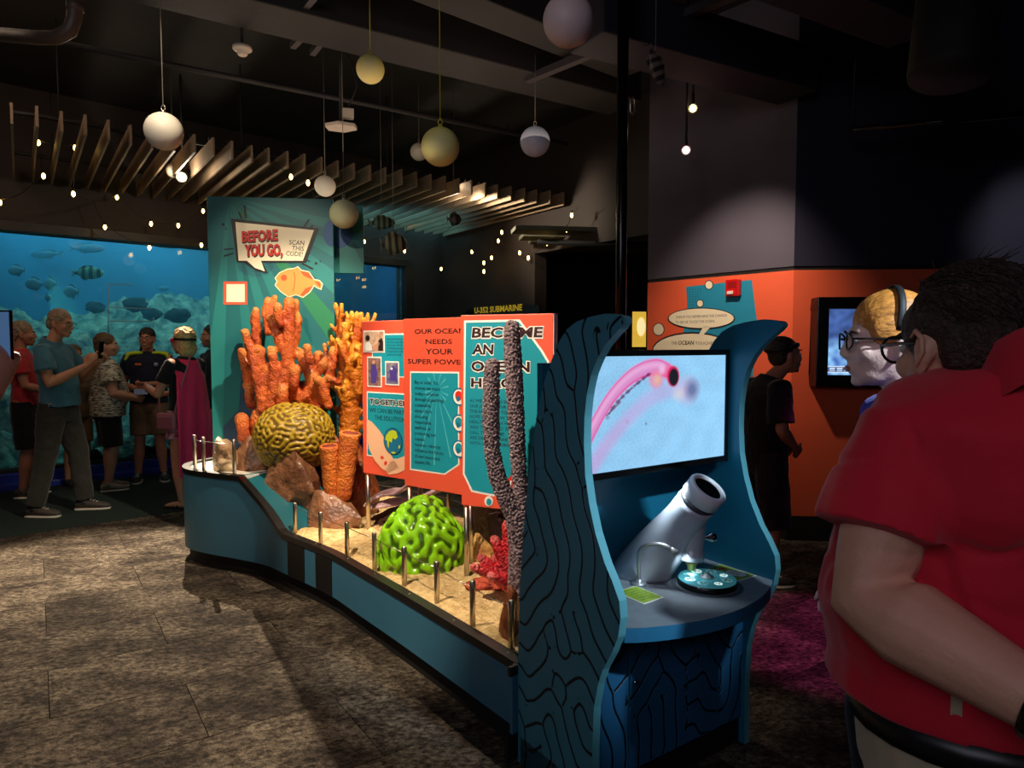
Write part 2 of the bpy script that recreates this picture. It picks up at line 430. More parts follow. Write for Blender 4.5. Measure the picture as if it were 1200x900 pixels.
M_darkcarpet = mat('dark_green_carpet', (40, 48, 46), 0.95, var=(60, 0.35), bump=(180, 0.4), spec=0.1)
mb = MB(); mb.box((0, 5, -0.06), (16, 16, 0.1))
floor = mb.build('floor', mat('subfloor', (40, 36, 33), 0.95), origin=(0, 5, -0.01)); floor['kind'] = 'structure'
TD = Vector((0.82, 0.572, 0)); TN = Vector((-0.572, 0.82, 0)); tw, tl = 0.5, 1.0
tile_me = None; k = 0
def dark_zone(p): return (p-W0).dot(B) > -2.35 and p.x < -1.6
for i in range(-9, 10):
    for j in range(-2, 22):
        c = TD*((i+(0.5 if j % 2 else 0))*tl)+TN*(j*tw)
        if not (-7.2 < c.x < 4.4 and 1.2 < c.y < 9.6): continue
        if abs(c.x) > c.y*0.8+0.7: continue
        if (c-W0).dot(B) > -0.2 or (c.x > 2.1 and c.y > 5.4): continue
        if tile_me is None:
            t = MB(); t.box((0, 0, -0.005), (tl-0.0025, tw-0.0025, 0.012)); o = t.build('carpet_tile', M_carpet, bevel=0.002); tile_me = o.data
        else:
            o = bpy.data.objects.new('carpet_tile', tile_me); COL.objects.link(o)
        o.parent = floor; o.location = c-Vector((0, 5, -0.01)); o.rotation_euler = (0, 0, math.atan2(TD.y, TD.x)); k += 1
# darker runner in front of the tank
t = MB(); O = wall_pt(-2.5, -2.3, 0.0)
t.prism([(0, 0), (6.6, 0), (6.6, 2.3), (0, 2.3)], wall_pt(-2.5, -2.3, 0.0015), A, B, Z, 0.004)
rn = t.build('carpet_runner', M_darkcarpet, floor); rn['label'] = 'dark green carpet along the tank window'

mb = MB(); mb.box((0, 5, CEIL+0.05), (16, 16, 0.1)); c = mb.build('ceiling', M_ceil, origin=(0, 5, CEIL)); c['kind'] = 'structure'

# ---- wall with the tank window
S0, S1, ZB, ZT = -1.6, 5.02, 0.19, 2.70
def wslab(mb, s0, s1, b0, b1, z0, z1, m=0):
    mb.prism([(s0, z0), (s1, z0), (s1, z1), (s0, z1)], W0+B*b0, A, Z, B, b1-b0, m)
mb = MB()
wslab(mb, -3, S0, 0, 0.2, 0, CEIL); wslab(mb, S1+0.13, 5.72, 0, 0.2, 0, CEIL); wslab(mb, S0, S1+0.13, 0, 0.2, ZT+0.1, CEIL)
o = mb.build('wall_left', M_darkwall, origin=tuple(W0)); o['kind'] = 'structure'
win = thing('window_1', 'long dark framed viewing window of the aquarium', 'window', tuple(wall_pt(S0)), kind='structure')
mb = MB(); wslab(mb, S0, S1+0.13, -0.03, 0.25, ZT, ZT+0.1); wslab(mb, S1, S1+0.13, -0.03, 0.25, ZB, ZT); wslab(mb, S0-0.1, S0, -0.03, 0.25, ZB, ZT)
mb.build('window_frame', M_frame, win, bevel=0.006)
def glass_mat():
    m = bpy.data.materials.new('tank_glass'); m.use_nodes = True; nt = m.node_tree; L = nt.links; nt.nodes.remove(nt.nodes['Principled BSDF'])
    out = nt.nodes['Material Output']; tr = nt.nodes.new('ShaderNodeBsdfTransparent'); gl = nt.nodes.new('ShaderNodeBsdfGlossy')
    tr.inputs[0].default_value = (0.93, 0.97, 1.0, 1); gl.inputs['Roughness'].default_value = 0.0
    fr = nt.nodes.new('ShaderNodeFresnel'); fr.inputs[0].default_value = 1.5; mx = nt.nodes.new('ShaderNodeMixShader')
    L.new(fr.outputs[0], mx.inputs[0]); L.new(tr.outputs[0], mx.inputs[1]); L.new(gl.outputs[0], mx.inputs[2]); L.new(mx.outputs[0], out.inputs[0])
    return m
M_glass = glass_mat()
mb = MB(); wslab(mb, S0, S1, 0.10, 0.14, ZB, ZT)
mb.build('window_pane', M_glass, win)
# blue kerb the visitors stand against
M_kerb = mat('blue_kerb', (34, 52, 150), 0.4, var=(4, 0.15))
mb = MB(); wslab(mb, -3, 5.6, -0.10, 0.0, 0, 0.16); wslab(mb, -3, 5.6, -0.22, -0.10, 0, 0.07)
o = mb.build('trim_1', M_kerb, origin=tuple(W0), bevel=0.01); o['kind'] = 'structure'
mb = MB(); wslab(mb, -3, 5.6, 0.0, 0.12, 0, ZB); o = mb.build('trim_2', M_frame, origin=tuple(W0)); o['kind'] = 'structure'

# ---- inside of the tank
M_tankwall = mat('tank_blue_wall', (36, 128, 176), 0.8, var=(0.8, 0.25))
M_reef = mat('reef_sand', (176, 196, 166), 0.9, var=(7, 0.4), bump=(20, 1.0), col2=(44, 80, 76))
tank = thing('aquarium_tank', 'large blue tank with sandy reef behind the long window', 'aquarium', tuple(wall_pt(1.5, 2, 0)))
TB = 3.6
mb = MB(); wslab(mb, -4.5, 5.6, TB, TB+0.1, -0.1, 3.5); mb.build('back_wall', M_tankwall, tank)
mb = MB()
for s_ in (-4.6, 5.5):
    mb = MB(); mb.prism([(0.2, -0.1), (TB, -0.1), (TB, 3.5), (0.2, 3.5)], wall_pt(s_), B, Z, A, 0.1); mb.build('side_wall', mat('tank_side_wall', (20, 86, 140), 0.8, var=(0.8, 0.2)), tank)
mb = MB(); wslab(mb, -4.5, 5.5, 0.2, TB, 3.45, 3.5); mb.build('tank_lid', M_black, tank)
def water_mat():
    m = bpy.data.materials.new('tank_water'); m.use_nodes = True; nt = m.node_tree; nt.nodes.remove(nt.nodes['Principled BSDF'])
    v = nt.nodes.new('ShaderNodeVolumeScatter'); v.inputs['Color'].default_value = (0.30, 0.72, 0.95, 1); v.inputs['Density'].default_value = 0.16; v.inputs['Anisotropy'].default_value = 0.3
    a = nt.nodes.new('ShaderNodeVolumeAbsorption'); a.inputs['Color'].default_value = (0.25, 0.75, 0.95, 1); a.inputs['Density'].default_value = 0.10
    ad = nt.nodes.new('ShaderNodeAddShader'); nt.links.new(v.outputs[0], ad.inputs[0]); nt.links.new(a.outputs[0], ad.inputs[1]); nt.links.new(ad.outputs[0], nt.nodes['Material Output'].inputs['Volume']); return m
mb = MB(); wslab(mb, -4.45, 5.49, 0.16, TB-0.01, 0.0, 3.40); mb.build('water', water_mat(), tank)['kind'] = 'stuff'
nx, ny = 260, 120; V = []
for j in range(ny):
    for i in range(nx):
        s_ = -4.5+9.98*i/(nx-1); b_ = 0.22+(TB-0.24)*j/(ny-1)
        q = b_/TB; sm = q*q*(3-2*q)
        right = max(0.0, min(1.0, (s_-1.3)/1.5)); gone = max(0.0, min(1.0, (s_-3.2)/1.4))
        z = 0.1+(1.85+0.35*right)*sm+0.32*noise.fractal(Vector((s_*0.9, b_*1.1, 2.0)), 0.7, 2.1, 5)+0.08*noise.noise(Vector((s_*5, b_*5, 4)))+0.05*noise.noise(Vector((s_*11, b_*11, 7)))
        z *= 1-0.75*gone
        V.append(wall_pt(s_, b_, max(0.03, z)))
F = [(j*nx+i, j*nx+i+1, (j+1)*nx+i+1, (j+1)*nx+i) for j in range(ny-1) for i in range(nx-1)]
mb = MB(); mb.add(V, F, 0, True); o = mb.build('reef_bed', M_reef, tank)
# rocks on the reef
M_rockdark = mat('reef_rock', (30, 40, 38), 0.9, var=(8, 0.4), bump=(20, 0.8))
def blob(mb, c, r, seed, rough=0.35, nu=16, nv=10, freq=1.6):
    k0 = mb.n; mb.ell(c, (1, 1, 1), None, nu, nv)
    c = Vector(c)
    for q in range(k0, mb.n):
        d = Vector(mb.v[q])-c
        f = 1+rough*noise.fractal(d*freq+Vector((seed*3.1, seed*1.7, 0)), 0.8, 2.0, 3)
        mb.v[q] = tuple(c+Vector((d.x*r[0]*f, d.y*r[1]*f, d.z*r[2]*f)))
for i, (u, v, s_, r, lab) in enumerate(((160, 357, 2.0, 0.17, 'dark boulder on the reef above the smiling staff member'), (178, 368, 1.9, 0.14, 'low dark boulder on the reef between two others'),
                                  (209, 370, 2.0, 0.17, 'dark boulder on the reef beside the teal sign'), (112, 360, 2.0, 0.13, 'small dark boulder on the reef above the phone'))):
    P = at(u, v, 10.0); P = Vector(P); mb = MB(); blob(mb, P, (r*1.0, r*0.8, r*0.6), i); o = mb.build('reef_rock', M_rockdark, origin=tuple(P))
    tag(o, lab, 'rock', 'boulders on the tank reef')
# fish
def fish(name, label, P, length, heading, col, col2=None, deep=0.42, group=None, stripes=0, pitch=0.0, cat='fish'):
    """a fish with body, tail and fins; nose along +x of its own frame"""
    t = thing(name, label, cat, P, heading, group)
    m = MATS.get('fish_'+str(col)+str(stripes))
    if m is None:
        m = mat('fish_'+str(col)+str(stripes), col, 0.45, var=(14, 0.15))
        if stripes:
            nt = m.node_tree; b = nt.nodes['Principled BSDF']
            tcn = nt.nodes.new('ShaderNodeTexCoord'); wv = nt.nodes.new('ShaderNodeTexWave'); wv.bands_direction = 'X'; wv.inputs['Scale'].default_value = stripes; wv.inputs['Distortion'].default_value = 0.8
            nt.links.new(tcn.outputs['Object'], wv.inputs['Vector'])
            rp = nt.nodes.new('ShaderNodeMapRange'); rp.inputs[1].default_value = 0.45; rp.inputs[2].default_value = 0.55; nt.links.new(wv.outputs['Fac'], rp.inputs[0])
            mx = nt.nodes.new('ShaderNodeMix'); mx.data_type = 'RGBA'; mx.inputs[6].default_value = lin(col); mx.inputs[7].default_value = lin(col2)
            nt.links.new(rp.outputs[0], mx.inputs[0]); nt.links.new(mx.outputs[2], b.inputs['Base Color'])
    L_ = length; h = L_*deep/2; R = []
    for x, k in ((0.5, 0.06), (0.46, 0.35), (0.38, 0.68), (0.22, 0.95), (0.05, 1.0), (-0.1, 0.82), (-0.25, 0.5), (-0.34, 0.26), (-0.4, 0.2)):
        R.append([Vector((x*L_, math.cos(2*PI*j/14)*h*k*0.38, math.sin(2*PI*j/14)*h*k)) for j in range(14)])
    mb = MB(); mb.rings(R); mb.build('body', m, t, local=True)
    def fin(pts, nm):
        f = MB(); f.prism(pts, (0, -0.004*L_/0.3, 0), (L_, 0, 0), (0, 0, L_), (0, 1, 0), 0.008*L_/0.3); f.build(nm, m, t, local=True)
    d = deep/2
    fin([(-0.38, 0.03), (-0.5, d*0.75), (-0.46, 0), (-0.5, -d*0.75), (-0.38, -0.03)], 'tail_fin')
    fin([(0.2, d*0.8), (0.12, d*1.25), (-0.1, d*1.2), (-0.28, d*0.75), (-0.25, d*0.4)], 'dorsal_fin')
    fin([(0.05, -d*0.85), (-0.05, -d*1.25), (-0.22, -d*0.9), (-0.22, -d*0.45)], 'belly_fin')
    for sgn in (-1, 1): e = MB(); e.ell((0.36*L_, sgn*h*0.24, h*0.18), (0.018*L_, 0.012*L_, 0.018*L_), None, 8, 6); e.build('eye', M_blackgloss, t, local=True)
    t.rotation_euler = (0, -pitch, heading)
    return t
GR = 'fish swimming in the tank'
fish('reef_fish', 'green and black banded fish swimming high in the tank', tuple(at(103, 320, 9.3)), 0.42, 0.1, (150, 190, 120), (22, 34, 30), 0.4, GR, stripes=3.2)
for i, (u, v, Y, L_, hd, dp, lab) in enumerate(((20, 317, 9.4, 0.28, 3.0, 0.5, 'pale blue fish near the upper left end of the tank window'), (41, 333, 9.3, 0.25, 3.3, 0.65, 'pale round fish, left one of the close pair in the tank'),
        (60, 333, 9.4, 0.24, 2.8, 0.7, 'pale round fish, right one of the close pair in the tank'), (84, 342, 9.5, 0.28, 2.9, 0.6, 'grey blue fish below the banded fish'),
        (56, 349, 9.2, 0.2, -0.6, 0.45, 'bright blue fish just above the reef in the tank'), (102, 291, 10.0, 0.5, 0.1, 0.26, 'slender shark-shaped fish near the water surface'),
        (55, 298, 10.2, 0.6, 2.9, 0.2, 'long faint ray-like fish high at the left of the tank'), (190, 338, 10.6, 0.2, 0.2, 0.4, 'small dark fish over the reef slope by the teal sign'))):
    fish('reef_fish', lab, tuple(at(u, v, Y)), L_, hd, (110, 160, 180) if i < 5 else (70, 125, 155), None, dp, GR)
# sandblasted outline sign on the glass
mb = MB(); Pg = W0+B*0.094
def on_wall(u, v, b=0.094):
    r = ray(u, v); t_ = ((W0+B*b-Vector((0, 0, CAM_H))).dot(B))/r.dot(B); return Vector((0, 0, CAM_H))+r*t_
M_decal = mat('frosted_decal', (150, 190, 200), 0.6)
for a_, b_ in (((127, 333), (127, 390)), ((127, 333), (155, 334)), ((128, 360), (178, 362)), ((128, 376), (178, 377)), ((180, 372), (180, 384))):
    mb.tube([on_wall(*a_), on_wall(*b_)], 0.006, 5)
o = mb.build('glass_decal', M_decal, origin=tuple(on_wall(150, 360))); tag(o, 'faint frosted outline sign stuck on the tank glass', 'sign')

# ---- back wall and bulkhead running from the tank corner towards the orange wall
BK = Vector((0.60, -0.80, 0)).normalized(); BN = Vector((-BK.y, BK.x, 0)); C0 = wall_pt(5.70)
def bslab(mb, s0, s1, b0, b1, z0, z1, m=0): mb.prism([(s0, z0), (s1, z0), (s1, z1), (s0, z1)], C0+BN*b0, BK, Z, BN, b1-b0, m)
mb = MB(); bslab(mb, 0, 2.35, 0, 0.2, 0, 2.7); bslab(mb, 0, 4.75, 0, 0.2, 2.7, CEIL)
o = mb.build('wall_back', M_darkwall, origin=tuple(C0)); o['kind'] = 'structure'
# unlit side room seen through the opening
mb = MB(); mb.box((2.8, 11.8, 2.1), (7, 0.1, 4.3), 0.2); o = mb.build('wall_far', mat('far_wall', (20, 18, 18), 0.9), origin=(2.8, 11.8, 2.1)); o['kind'] = 'structure'
M_pan = mat('grey_ceiling_panel', (92, 92, 80), 0.8, var=(3, 0.2))
for i in range(4):
    mb = MB(); p = Vector((1.3+0.1*i, 8.3+0.5*i, 2.86)); mb.box(p, (2.6, 0.36, 0.05), 0.15); o = mb.build('ceiling_plank', M_pan, origin=tuple(p), bevel=0.004)
    o.parent = c; o.location = p-Vector(c.location)
mb = MB(); mb.tube([(0.3, 8.0, 2.7), (2.6, 8.4, 2.7)], 0.035, 8); o = mb.build('ceiling_pipe', M_black, origin=(0.3, 8.0, 2.7)); tag(o, 'black pipe under the grey planks of the side room', 'pipe')
Pp = at(749, 386, 8.2); mb = MB(); mb.box(Pp, (0.16, 0.03, 0.42), 0.1, 0); 
lit = thing('lit_poster', 'yellow glowing poster in the dark side room by the orange wall', 'poster', tuple(Pp))
mb.build('panel', mat('poster_yellow', (235, 190, 70), 0.6, emit=0.75, var=(6, 0.3)), lit)
mb = MB(); mb.ell(Pp+Vector((0.02, -0.02, 0.03)), (0.05, 0.006, 0.11), None, 12, 8); mb.build('figure_print', mat('poster_pale', (255, 235, 170), 0.6, emit=0.9), lit)

# ---- orange wall in two facets
K0 = Vector((1.234, 6.25, 0)); K1 = Vector((2.13, 5.2, 0)); K2 = Vector((5.2, 4.98, 0)); OT = 2.07; OB = 0.19
def facet(p, q, nm, specs):
    d = (q-p).normalized(); n = Vector((d.y, -d.x, 0)); L_ = (q-p).length
    mb = MB(); mats = []
    for i, (z0, z1, m, proud) in enumerate(specs):
        mats.append(m); mb.prism([(0, z0), (L_, z0), (L_, z1), (0, z1)], p-n*0.2+Z*0, d, Z, n, 0.2+proud, i)
    o = mb.build(nm, mats, origin=tuple(p)); o['kind'] = 'structure'; return o
facet(K0, K1, 'wall_right', [(OB, OT, M_orange, 0), (OT+0.03, CEIL, M_greywall, 0), (OT, OT+0.03, M_black, -0.01)])
facet(K1, K2, 'wall_front', [(OB, OT, M_orange, 0), (OT+0.03, CEIL, M_navy, 0), (OT, OT+0.03, M_black, -0.01)])
facet(K0, K1, 'baseboard_right', [(0, OB, M_black, 0.012)]); facet(K1, K2, 'baseboard_front', [(0, OB, M_black, 0.012)])
# ================================================================== prints, wall screen, ceiling fittings
class Plane:
    """a vertical face O + x*U + z*Z; px() tells where on it a sight line lands, so prints get their own real place and size"""
    def __init__(s, O, U): s.O = Vector(O); s.U = Vector(U).normalized(); s.N = s.U.cross(Z)
    def px(s, u, v):
        r = ray(u, v); c = Vector((0, 0, CAM_H)); t = (s.O-c).dot(s.N)/r.dot(s.N); p = c+r*t-s.O
        return (p.dot(s.U), p.z)
    def pts(s, L): return [s.px(*q) for q in L]
def grow(P, d):
    """offset a polygon outwards by d"""
    n = len(P); ar = sum(P[i][0]*P[(i+1) % n][1]-P[(i+1) % n][0]*P[i][1] for i in range(n)); sg = 1 if ar > 0 else -1; out = []
    for i in range(n):
        a, b, c = Vector(P[i-1]), Vector(P[i]), Vector(P[(i+1) % n])
        e1 = (b-a).normalized(); e2 = (c-b).normalized(); n1 = Vector((e1.y, -e1.x))*sg; n2 = Vector((e2.y, -e2.x))*sg
        m = (n1+n2); m = m.normalized() if m.length > 1e-6 else n1
        k = min(2.0, 1/max(0.3, m.dot(n1))); out.append(tuple(b+m*d*k))
    return out
def epx(u, v, ru, rv, n=28): return [(u+ru*math.cos(2*PI*i/n), v-rv*math.sin(2*PI*i/n)) for i in range(n)]
M_ink = mat('ink_black', (16, 13, 14), 0.5); M_cream = mat('print_cream', (250, 238, 205), 0.55); M_white = mat('print_white', (245, 242, 232), 0.5)
M_teal = mat('print_teal', (22, 148, 168), 0.5, var=(2, 0.08)); M_red = mat('print_red', (222, 44, 30), 0.5); M_porange = mat('print_orange', (240, 92, 62), 0.5, var=(3, 0.05))
M_bluewall = mat('print_wall_blue', (28, 142, 176), 0.6, var=(2, 0.06)); M_halftone = mat('print_blue_dark', (20, 110, 150), 0.6)

# orange wall: thought bubbles
wp = Plane(K0, K1-K0); pr = Print(K0, K1-K0, Z)
pr.poly(wp.pts([(804, 336), (881, 328), (887, 376), (884, 420), (874, 540), (790, 540), (800, 395), (806, 360)]), M_bluewall, 1)
for r_ in range(9):
    for c_ in range(6-r_//2): 
        q = wp.px(806+c_*3.0, 339+r_*3.0); pr.disc(q[0], q[1], 0.0062, M_halftone, 2, 8)
for u, v, r_ in ((831, 334, 4.2), (820.6, 355.6, 3.4), (772, 386, 6.0)):
    pr.poly(wp.pts(epx(u, v, r_+0.9, (r_+0.9)*1.1)), M_ink, 2); pr.poly(wp.pts(epx(u, v, r_, r_*1.1)), M_cream, 3)
pr.poly(wp.pts(epx(822, 373.5, 39.6, 13)), M_ink, 2); pr.poly(wp.pts(epx(812, 411, 48, 22)), M_ink, 2)
pr.poly(wp.pts(epx(822, 373, 38.2, 11.4)), M_cream, 3); pr.poly(wp.pts(epx(812, 411, 46.5, 20)), M_cream, 3)
pr.poly(wp.pts([(825, 382), (834, 382), (822, 395), (818, 394)]), M_cream, 3)
def ptext(P_, pl_, s, u0, u1, vb, h_px, m, layer=4, **k):
    """lettering from u0 to u1 with its base line at vb and capitals h_px tall"""
    a = pl_.px(u0, vb); b = pl_.px(u1, vb); t = pl_.px(u0, vb-h_px); P_.text(s, a[0], a[1], t[1]-a[1], m, layer, w=b[0]-a[0], **k)
M_print_grey = mat('print_grey', (96, 84, 78), 0.6)
ptext(pr, wp, 'EVEN IF YOU NEVER HAVE THE CHANCE', 793, 852, 373.2, 3.0, M_print_grey, slope=0.0)
ptext(pr, wp, 'TO SEE OR TOUCH THE OCEAN,', 792, 838, 379.2, 3.0, M_print_grey)
ptext(pr, wp, 'THE', 787, 793.5, 403.8, 3.6, M_print_grey); ptext(pr, wp, 'OCEAN', 795, 813.5, 403.8, 4.4, M_ink, bold=0.02, shear=0.1)
ptext(pr, wp, 'TOUCHES YOU', 815, 850, 403.8, 3.4, M_print_grey)
g = pr.build('wall_graphic', None); tag(g, 'blue patch with cream thought bubbles printed on the orange wall', 'wall graphic')
# fire alarm
t = thing('fire_alarm', 'red fire alarm sounder high on the orange wall', 'alarm', tuple(K0+(K1-K0).normalized()*wp.px(861, 338)[0]+Z*wp.px(861, 338)[1]))
a0 = wp.px(853, 348); a1 = wp.px(869.5, 327); ww, hh = a1[0]-a0[0], a1[1]-a0[1]; dW = (K1-K0).normalized(); nW = Vector((dW.y, -dW.x, 0))
M_alarm = mat('alarm_red', (205, 18, 22), 0.3, coat=0.3)
mb = MB(); mb.prism([(a0[0], a0[1]), (a1[0], a0[1]), (a1[0], a1[1]), (a0[0], a1[1])], K0+nW*0.001, dW, Z, nW, 0.045); mb.build('housing', M_alarm, t, bevel=0.008)
mb = MB(); mb.prism([(a0[0]+ww*.2, a0[1]+hh*.12), (a0[0]+ww*.62, a0[1]+hh*.12), (a0[0]+ww*.62, a0[1]+hh*.32), (a0[0]+ww*.2, a0[1]+hh*.32)], K0+nW*0.046, dW, Z, nW, 0.012); mb.build('strobe_lens', mat('lens_clear', (235, 225, 215), 0.15), t, bevel=0.003)
mb = MB()
for i in range(4): 
    z_ = a0[1]+hh*(0.5+0.1*i); mb.prism([(a0[0]+ww*.2, z_), (a0[0]+ww*.8, z_), (a0[0]+ww*.8, z_+hh*.03), (a0[0]+ww*.2, z_+hh*.03)], K0+nW*0.046, dW, Z, nW, 0.002)
mb.build('grille', M_black, t)

# screen in a box on the orange wall
fp = Plane(K1, K2-K1); dF = (K2-K1).normalized(); nF = Vector((dF.y, -dF.x, 0))
t = thing('wall_screen', 'small video screen in a deep black box on the orange wall', 'screen', tuple(K1+dF*fp.px(1018, 400)[0]+Z*fp.px(1018, 400)[1]))
x0, z0 = fp.px(948, 452); x1, z1 = fp.px(1086, 349); fr_ = 0.085; dp = 0.14
mb = MB()
for (a, b, c_, d) in ((x0, z0, x1, z0+fr_), (x0, z1-fr_, x1, z1), (x0, z0+fr_, x0+fr_, z1-fr_), (x1-fr_, z0+fr_, x1, z1-fr_)):
    mb.prism([(a, b), (c_, b), (c_, d), (a, d)], K1+nF*0.001, dF, Z, nF, dp)
mb.build('box_frame', M_blackgloss, t, bevel=0.006)
def reef_pic(x, y):
    X = np.stack([x*60, y*40, np.full_like(x, 3.0)], 1); n1 = lookup(LAB3, X*0.55); n2 = lookup(LAB3, X*1.7+9)
    k = np.clip(0.5+0.35*n1+0.25*n2, 0, 1)[:, None]; low = np.clip((0.62-y)*4, 0, 1)[:, None]
    deep = np.array([0.02, 0.07, 0.42]); pale = np.array([0.30, 0.62, 0.95]); up_ = np.array([0.05, 0.10, 0.30])*(0.6+0.8*k)
    c = (deep*(1-k)+pale*k)*low+up_*(1-low)
    cap = (y < 0.13) & (y > 0.03) & (x > 0.03) & (x < 0.97); edge = cap & ((y > 0.115) | (y < 0.045) | (x < 0.045) | (x > 0.955))
    c[cap] = (0.05, 0.10, 0.25); c[edge] = (0.7, 0.8, 0.95)
    ln = cap & ~edge & (((y > 0.085) & (y < 0.105)) | ((y > 0.055) & (y < 0.075))) & (x < 0.85) & (np.sin(x*160)+np.sin(x*71) > -0.5)
    c[ln] = (0.6, 0.7, 0.85); return c
paint_grid('display', K1+dF*(x0+fr_)+Z*(z0+fr_)+nF*0.03, dF, Z, x1-x0-2*fr_, z1-z0-2*fr_, 150, 80, reef_pic, attr_mat('screen_small', emit=1.1), t)
# teal graphic at the far right
pr = Print(K1, K2-K1, Z); pr.poly(fp.pts([(1186, 327), (1330, 322), (1330, 520), (1180, 520)]), M_cream, 1); pr.poly(fp.pts([(1190, 331), (1326, 326), (1326, 516), (1184, 516)]), M_teal, 2)
g = pr.build('wall_graphic', None); tag(g, 'teal graphic with pale border behind the head of the man in red', 'wall graphic')

# U-boat sign on the dark wall
sp = C0+BK*0.9; bp_ = Plane(C0-BN*0.02, BK); q0 = bp_.px(545, 366); q1 = bp_.px(628, 358)
SG = bp_
mb = MB(); a = SG.px(545, 420); b = SG.px(632, 357)
mb.prism([(a[0], a[1]), (b[0], a[1]), (b[0], b[1]), (a[0], b[1])], C0-BN*0.002, BK, Z, -BN, 0.018)
t = thing('submarine_sign', 'black sign with yellow stencilled lettering above the orange panels', 'sign', tuple(C0+BK*(a[0]+b[0])/2+Z*b[1]))
mb.build('sign_board', mat('sign_black', (12, 11, 10), 0.5), t)
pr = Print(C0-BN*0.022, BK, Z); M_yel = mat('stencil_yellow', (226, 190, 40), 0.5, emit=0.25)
pr_pl = Plane(C0-BN*0.022, BK); ptext(pr, pr_pl, 'U-352 SUBMARINE', 556, 612, 367.2, 6.4, M_yel, 1, bold=0.03, shear=0.05); pr.build('lettering', t)

# ---- slat canopy hung from the ceiling
M_slat = mat('slat_wood', (132, 112, 90), 0.55, var=(5, 0.15), bump=(30, 0.1))
tops = [(13, 120), (43, 124), (72, 130), (100, 134), (127, 140), (153, 146), (178, 152), (204, 155), (228, 157), (250, 161), (272, 165), (295, 170), (315, 173), (337, 177), (357, 180), (377, 184), (396, 188), (415, 191), (434, 193), (452, 196), (471, 198), (488, 201), (505, 204), (522, 206), (538, 209), (553, 211), (569, 214), (583, 216), (599, 218), (615, 220), (629, 222), (645, 223), (661, 225), (677, 227), (692, 229), (705, 230)]
canopy = thing('slat_canopy', 'canopy of thin pale slats fanned out under the black ceiling', 'ceiling canopy', tuple(gz(360, 200, 3.4)))
clipmb = MB(); rails = [[], []]
for u, v in tops:
    p = gz(u, v, 3.36); d = Vector((-0.584, 0.812, 0)); far = (p-W0).dot(B); L_ = max(0.6, (-far-0.12)/d.dot(B))
    # on the right the slats stop against the bulkhead
    den = d.dot(BN)
    if den > 1e-4:
        lim = (C0-p).dot(BN)/den
        if lim > 0: L_ = min(L_, lim-0.06)
    mb = MB(); mid = p+d*(L_/2)-Z*0.08; R3 = Matrix(((d.y, d.x, 0), (-d.x, d.y, 0), (0, 0, 1)))
    mb.box(mid, (0.018, L_, 0.16), M=R3); mb.build('slat', M_slat, canopy)
    clipmb.box(p+d*0.12+Z*0.012, (0.03, 0.03, 0.03), M=R3)
    rails[0].append(p+d*0.35+Z*0.022); rails[1].append(p+d*(L_*0.8)+Z*0.022)
clipmb.build('clip', M_black, canopy)['kind'] = 'stuff'
for r_ in rails:
    mb = MB(); mb.tube(r_, 0.018, 6); mb.build('rail', M_black, canopy)
mb = MB()
for r_ in rails:
    for q in r_[2::9]: mb = MB(); mb.tube([q, Vector((q.x, q.y, CEIL))], 0.006, 5); mb.build('hanger', M_black, canopy)

# spotlights with the bright lenses
def spotlight(name, label, loc, aim, r=0.05, watts_lens=60, col=(255, 232, 190), to_ceiling=True):
    t = thing(name, label, 'spotlight', tuple(loc)); loc = Vector(loc); d = (Vector(aim)-loc).normalized()
    mb = MB(); mb.lathe([(r*0.6, -0.16), (r*0.95, -0.13), (r, 0.0), (r*1.05, 0.0), (r*1.05, -0.02)], 20, loc, d); mb.build('housing', M_black, t)
    mb = MB(); mb.lathe([(r*0.72, -0.015), (r*0.7, 0.002), (r*0.4, 0.008), (0.004, 0.010)], 16, loc, d); mb.build('lamp_lens', mat('lens_glow_'+str(watts_lens), col, 0.3, emit=watts_lens), t)
    mb = MB(); mb.tube([loc-d*0.1, loc-d*0.1+Z*0.12], 0.012, 6)
    if to_ceiling: mb.tube([loc-d*0.1+Z*0.12, Vector((loc.x-d.x*0.1, loc.y-d.y*0.1, CEIL))], 0.01, 6)
    mb.build('bracket', M_black, t); return t
spotlight('spotlight', 'glaring white spotlight among the slats behind the hanging balls', (-3.28, 6.88, 3.17), (-2.0, 3.0, 1.3), 0.05, 90)
spotlight('spotlight', 'bright spotlight at the slat ends over the dark back wall', tuple(at(531, 217, 8.0)), (0, 0, 1.6), 0.035, 60)
spotlight('spotlight', 'small yellow white spotlight on the dark wall, upper of two', tuple(at(812, 127, 5.6)), (0, 0, 1.5), 0.035, 40, (255, 225, 140))
spotlight('spotlight', 'small reddish spotlight on the dark wall, lower of two', tuple(at(804, 176, 5.4)), (0, 0, 1.5), 0.035, 30, (255, 190, 180))

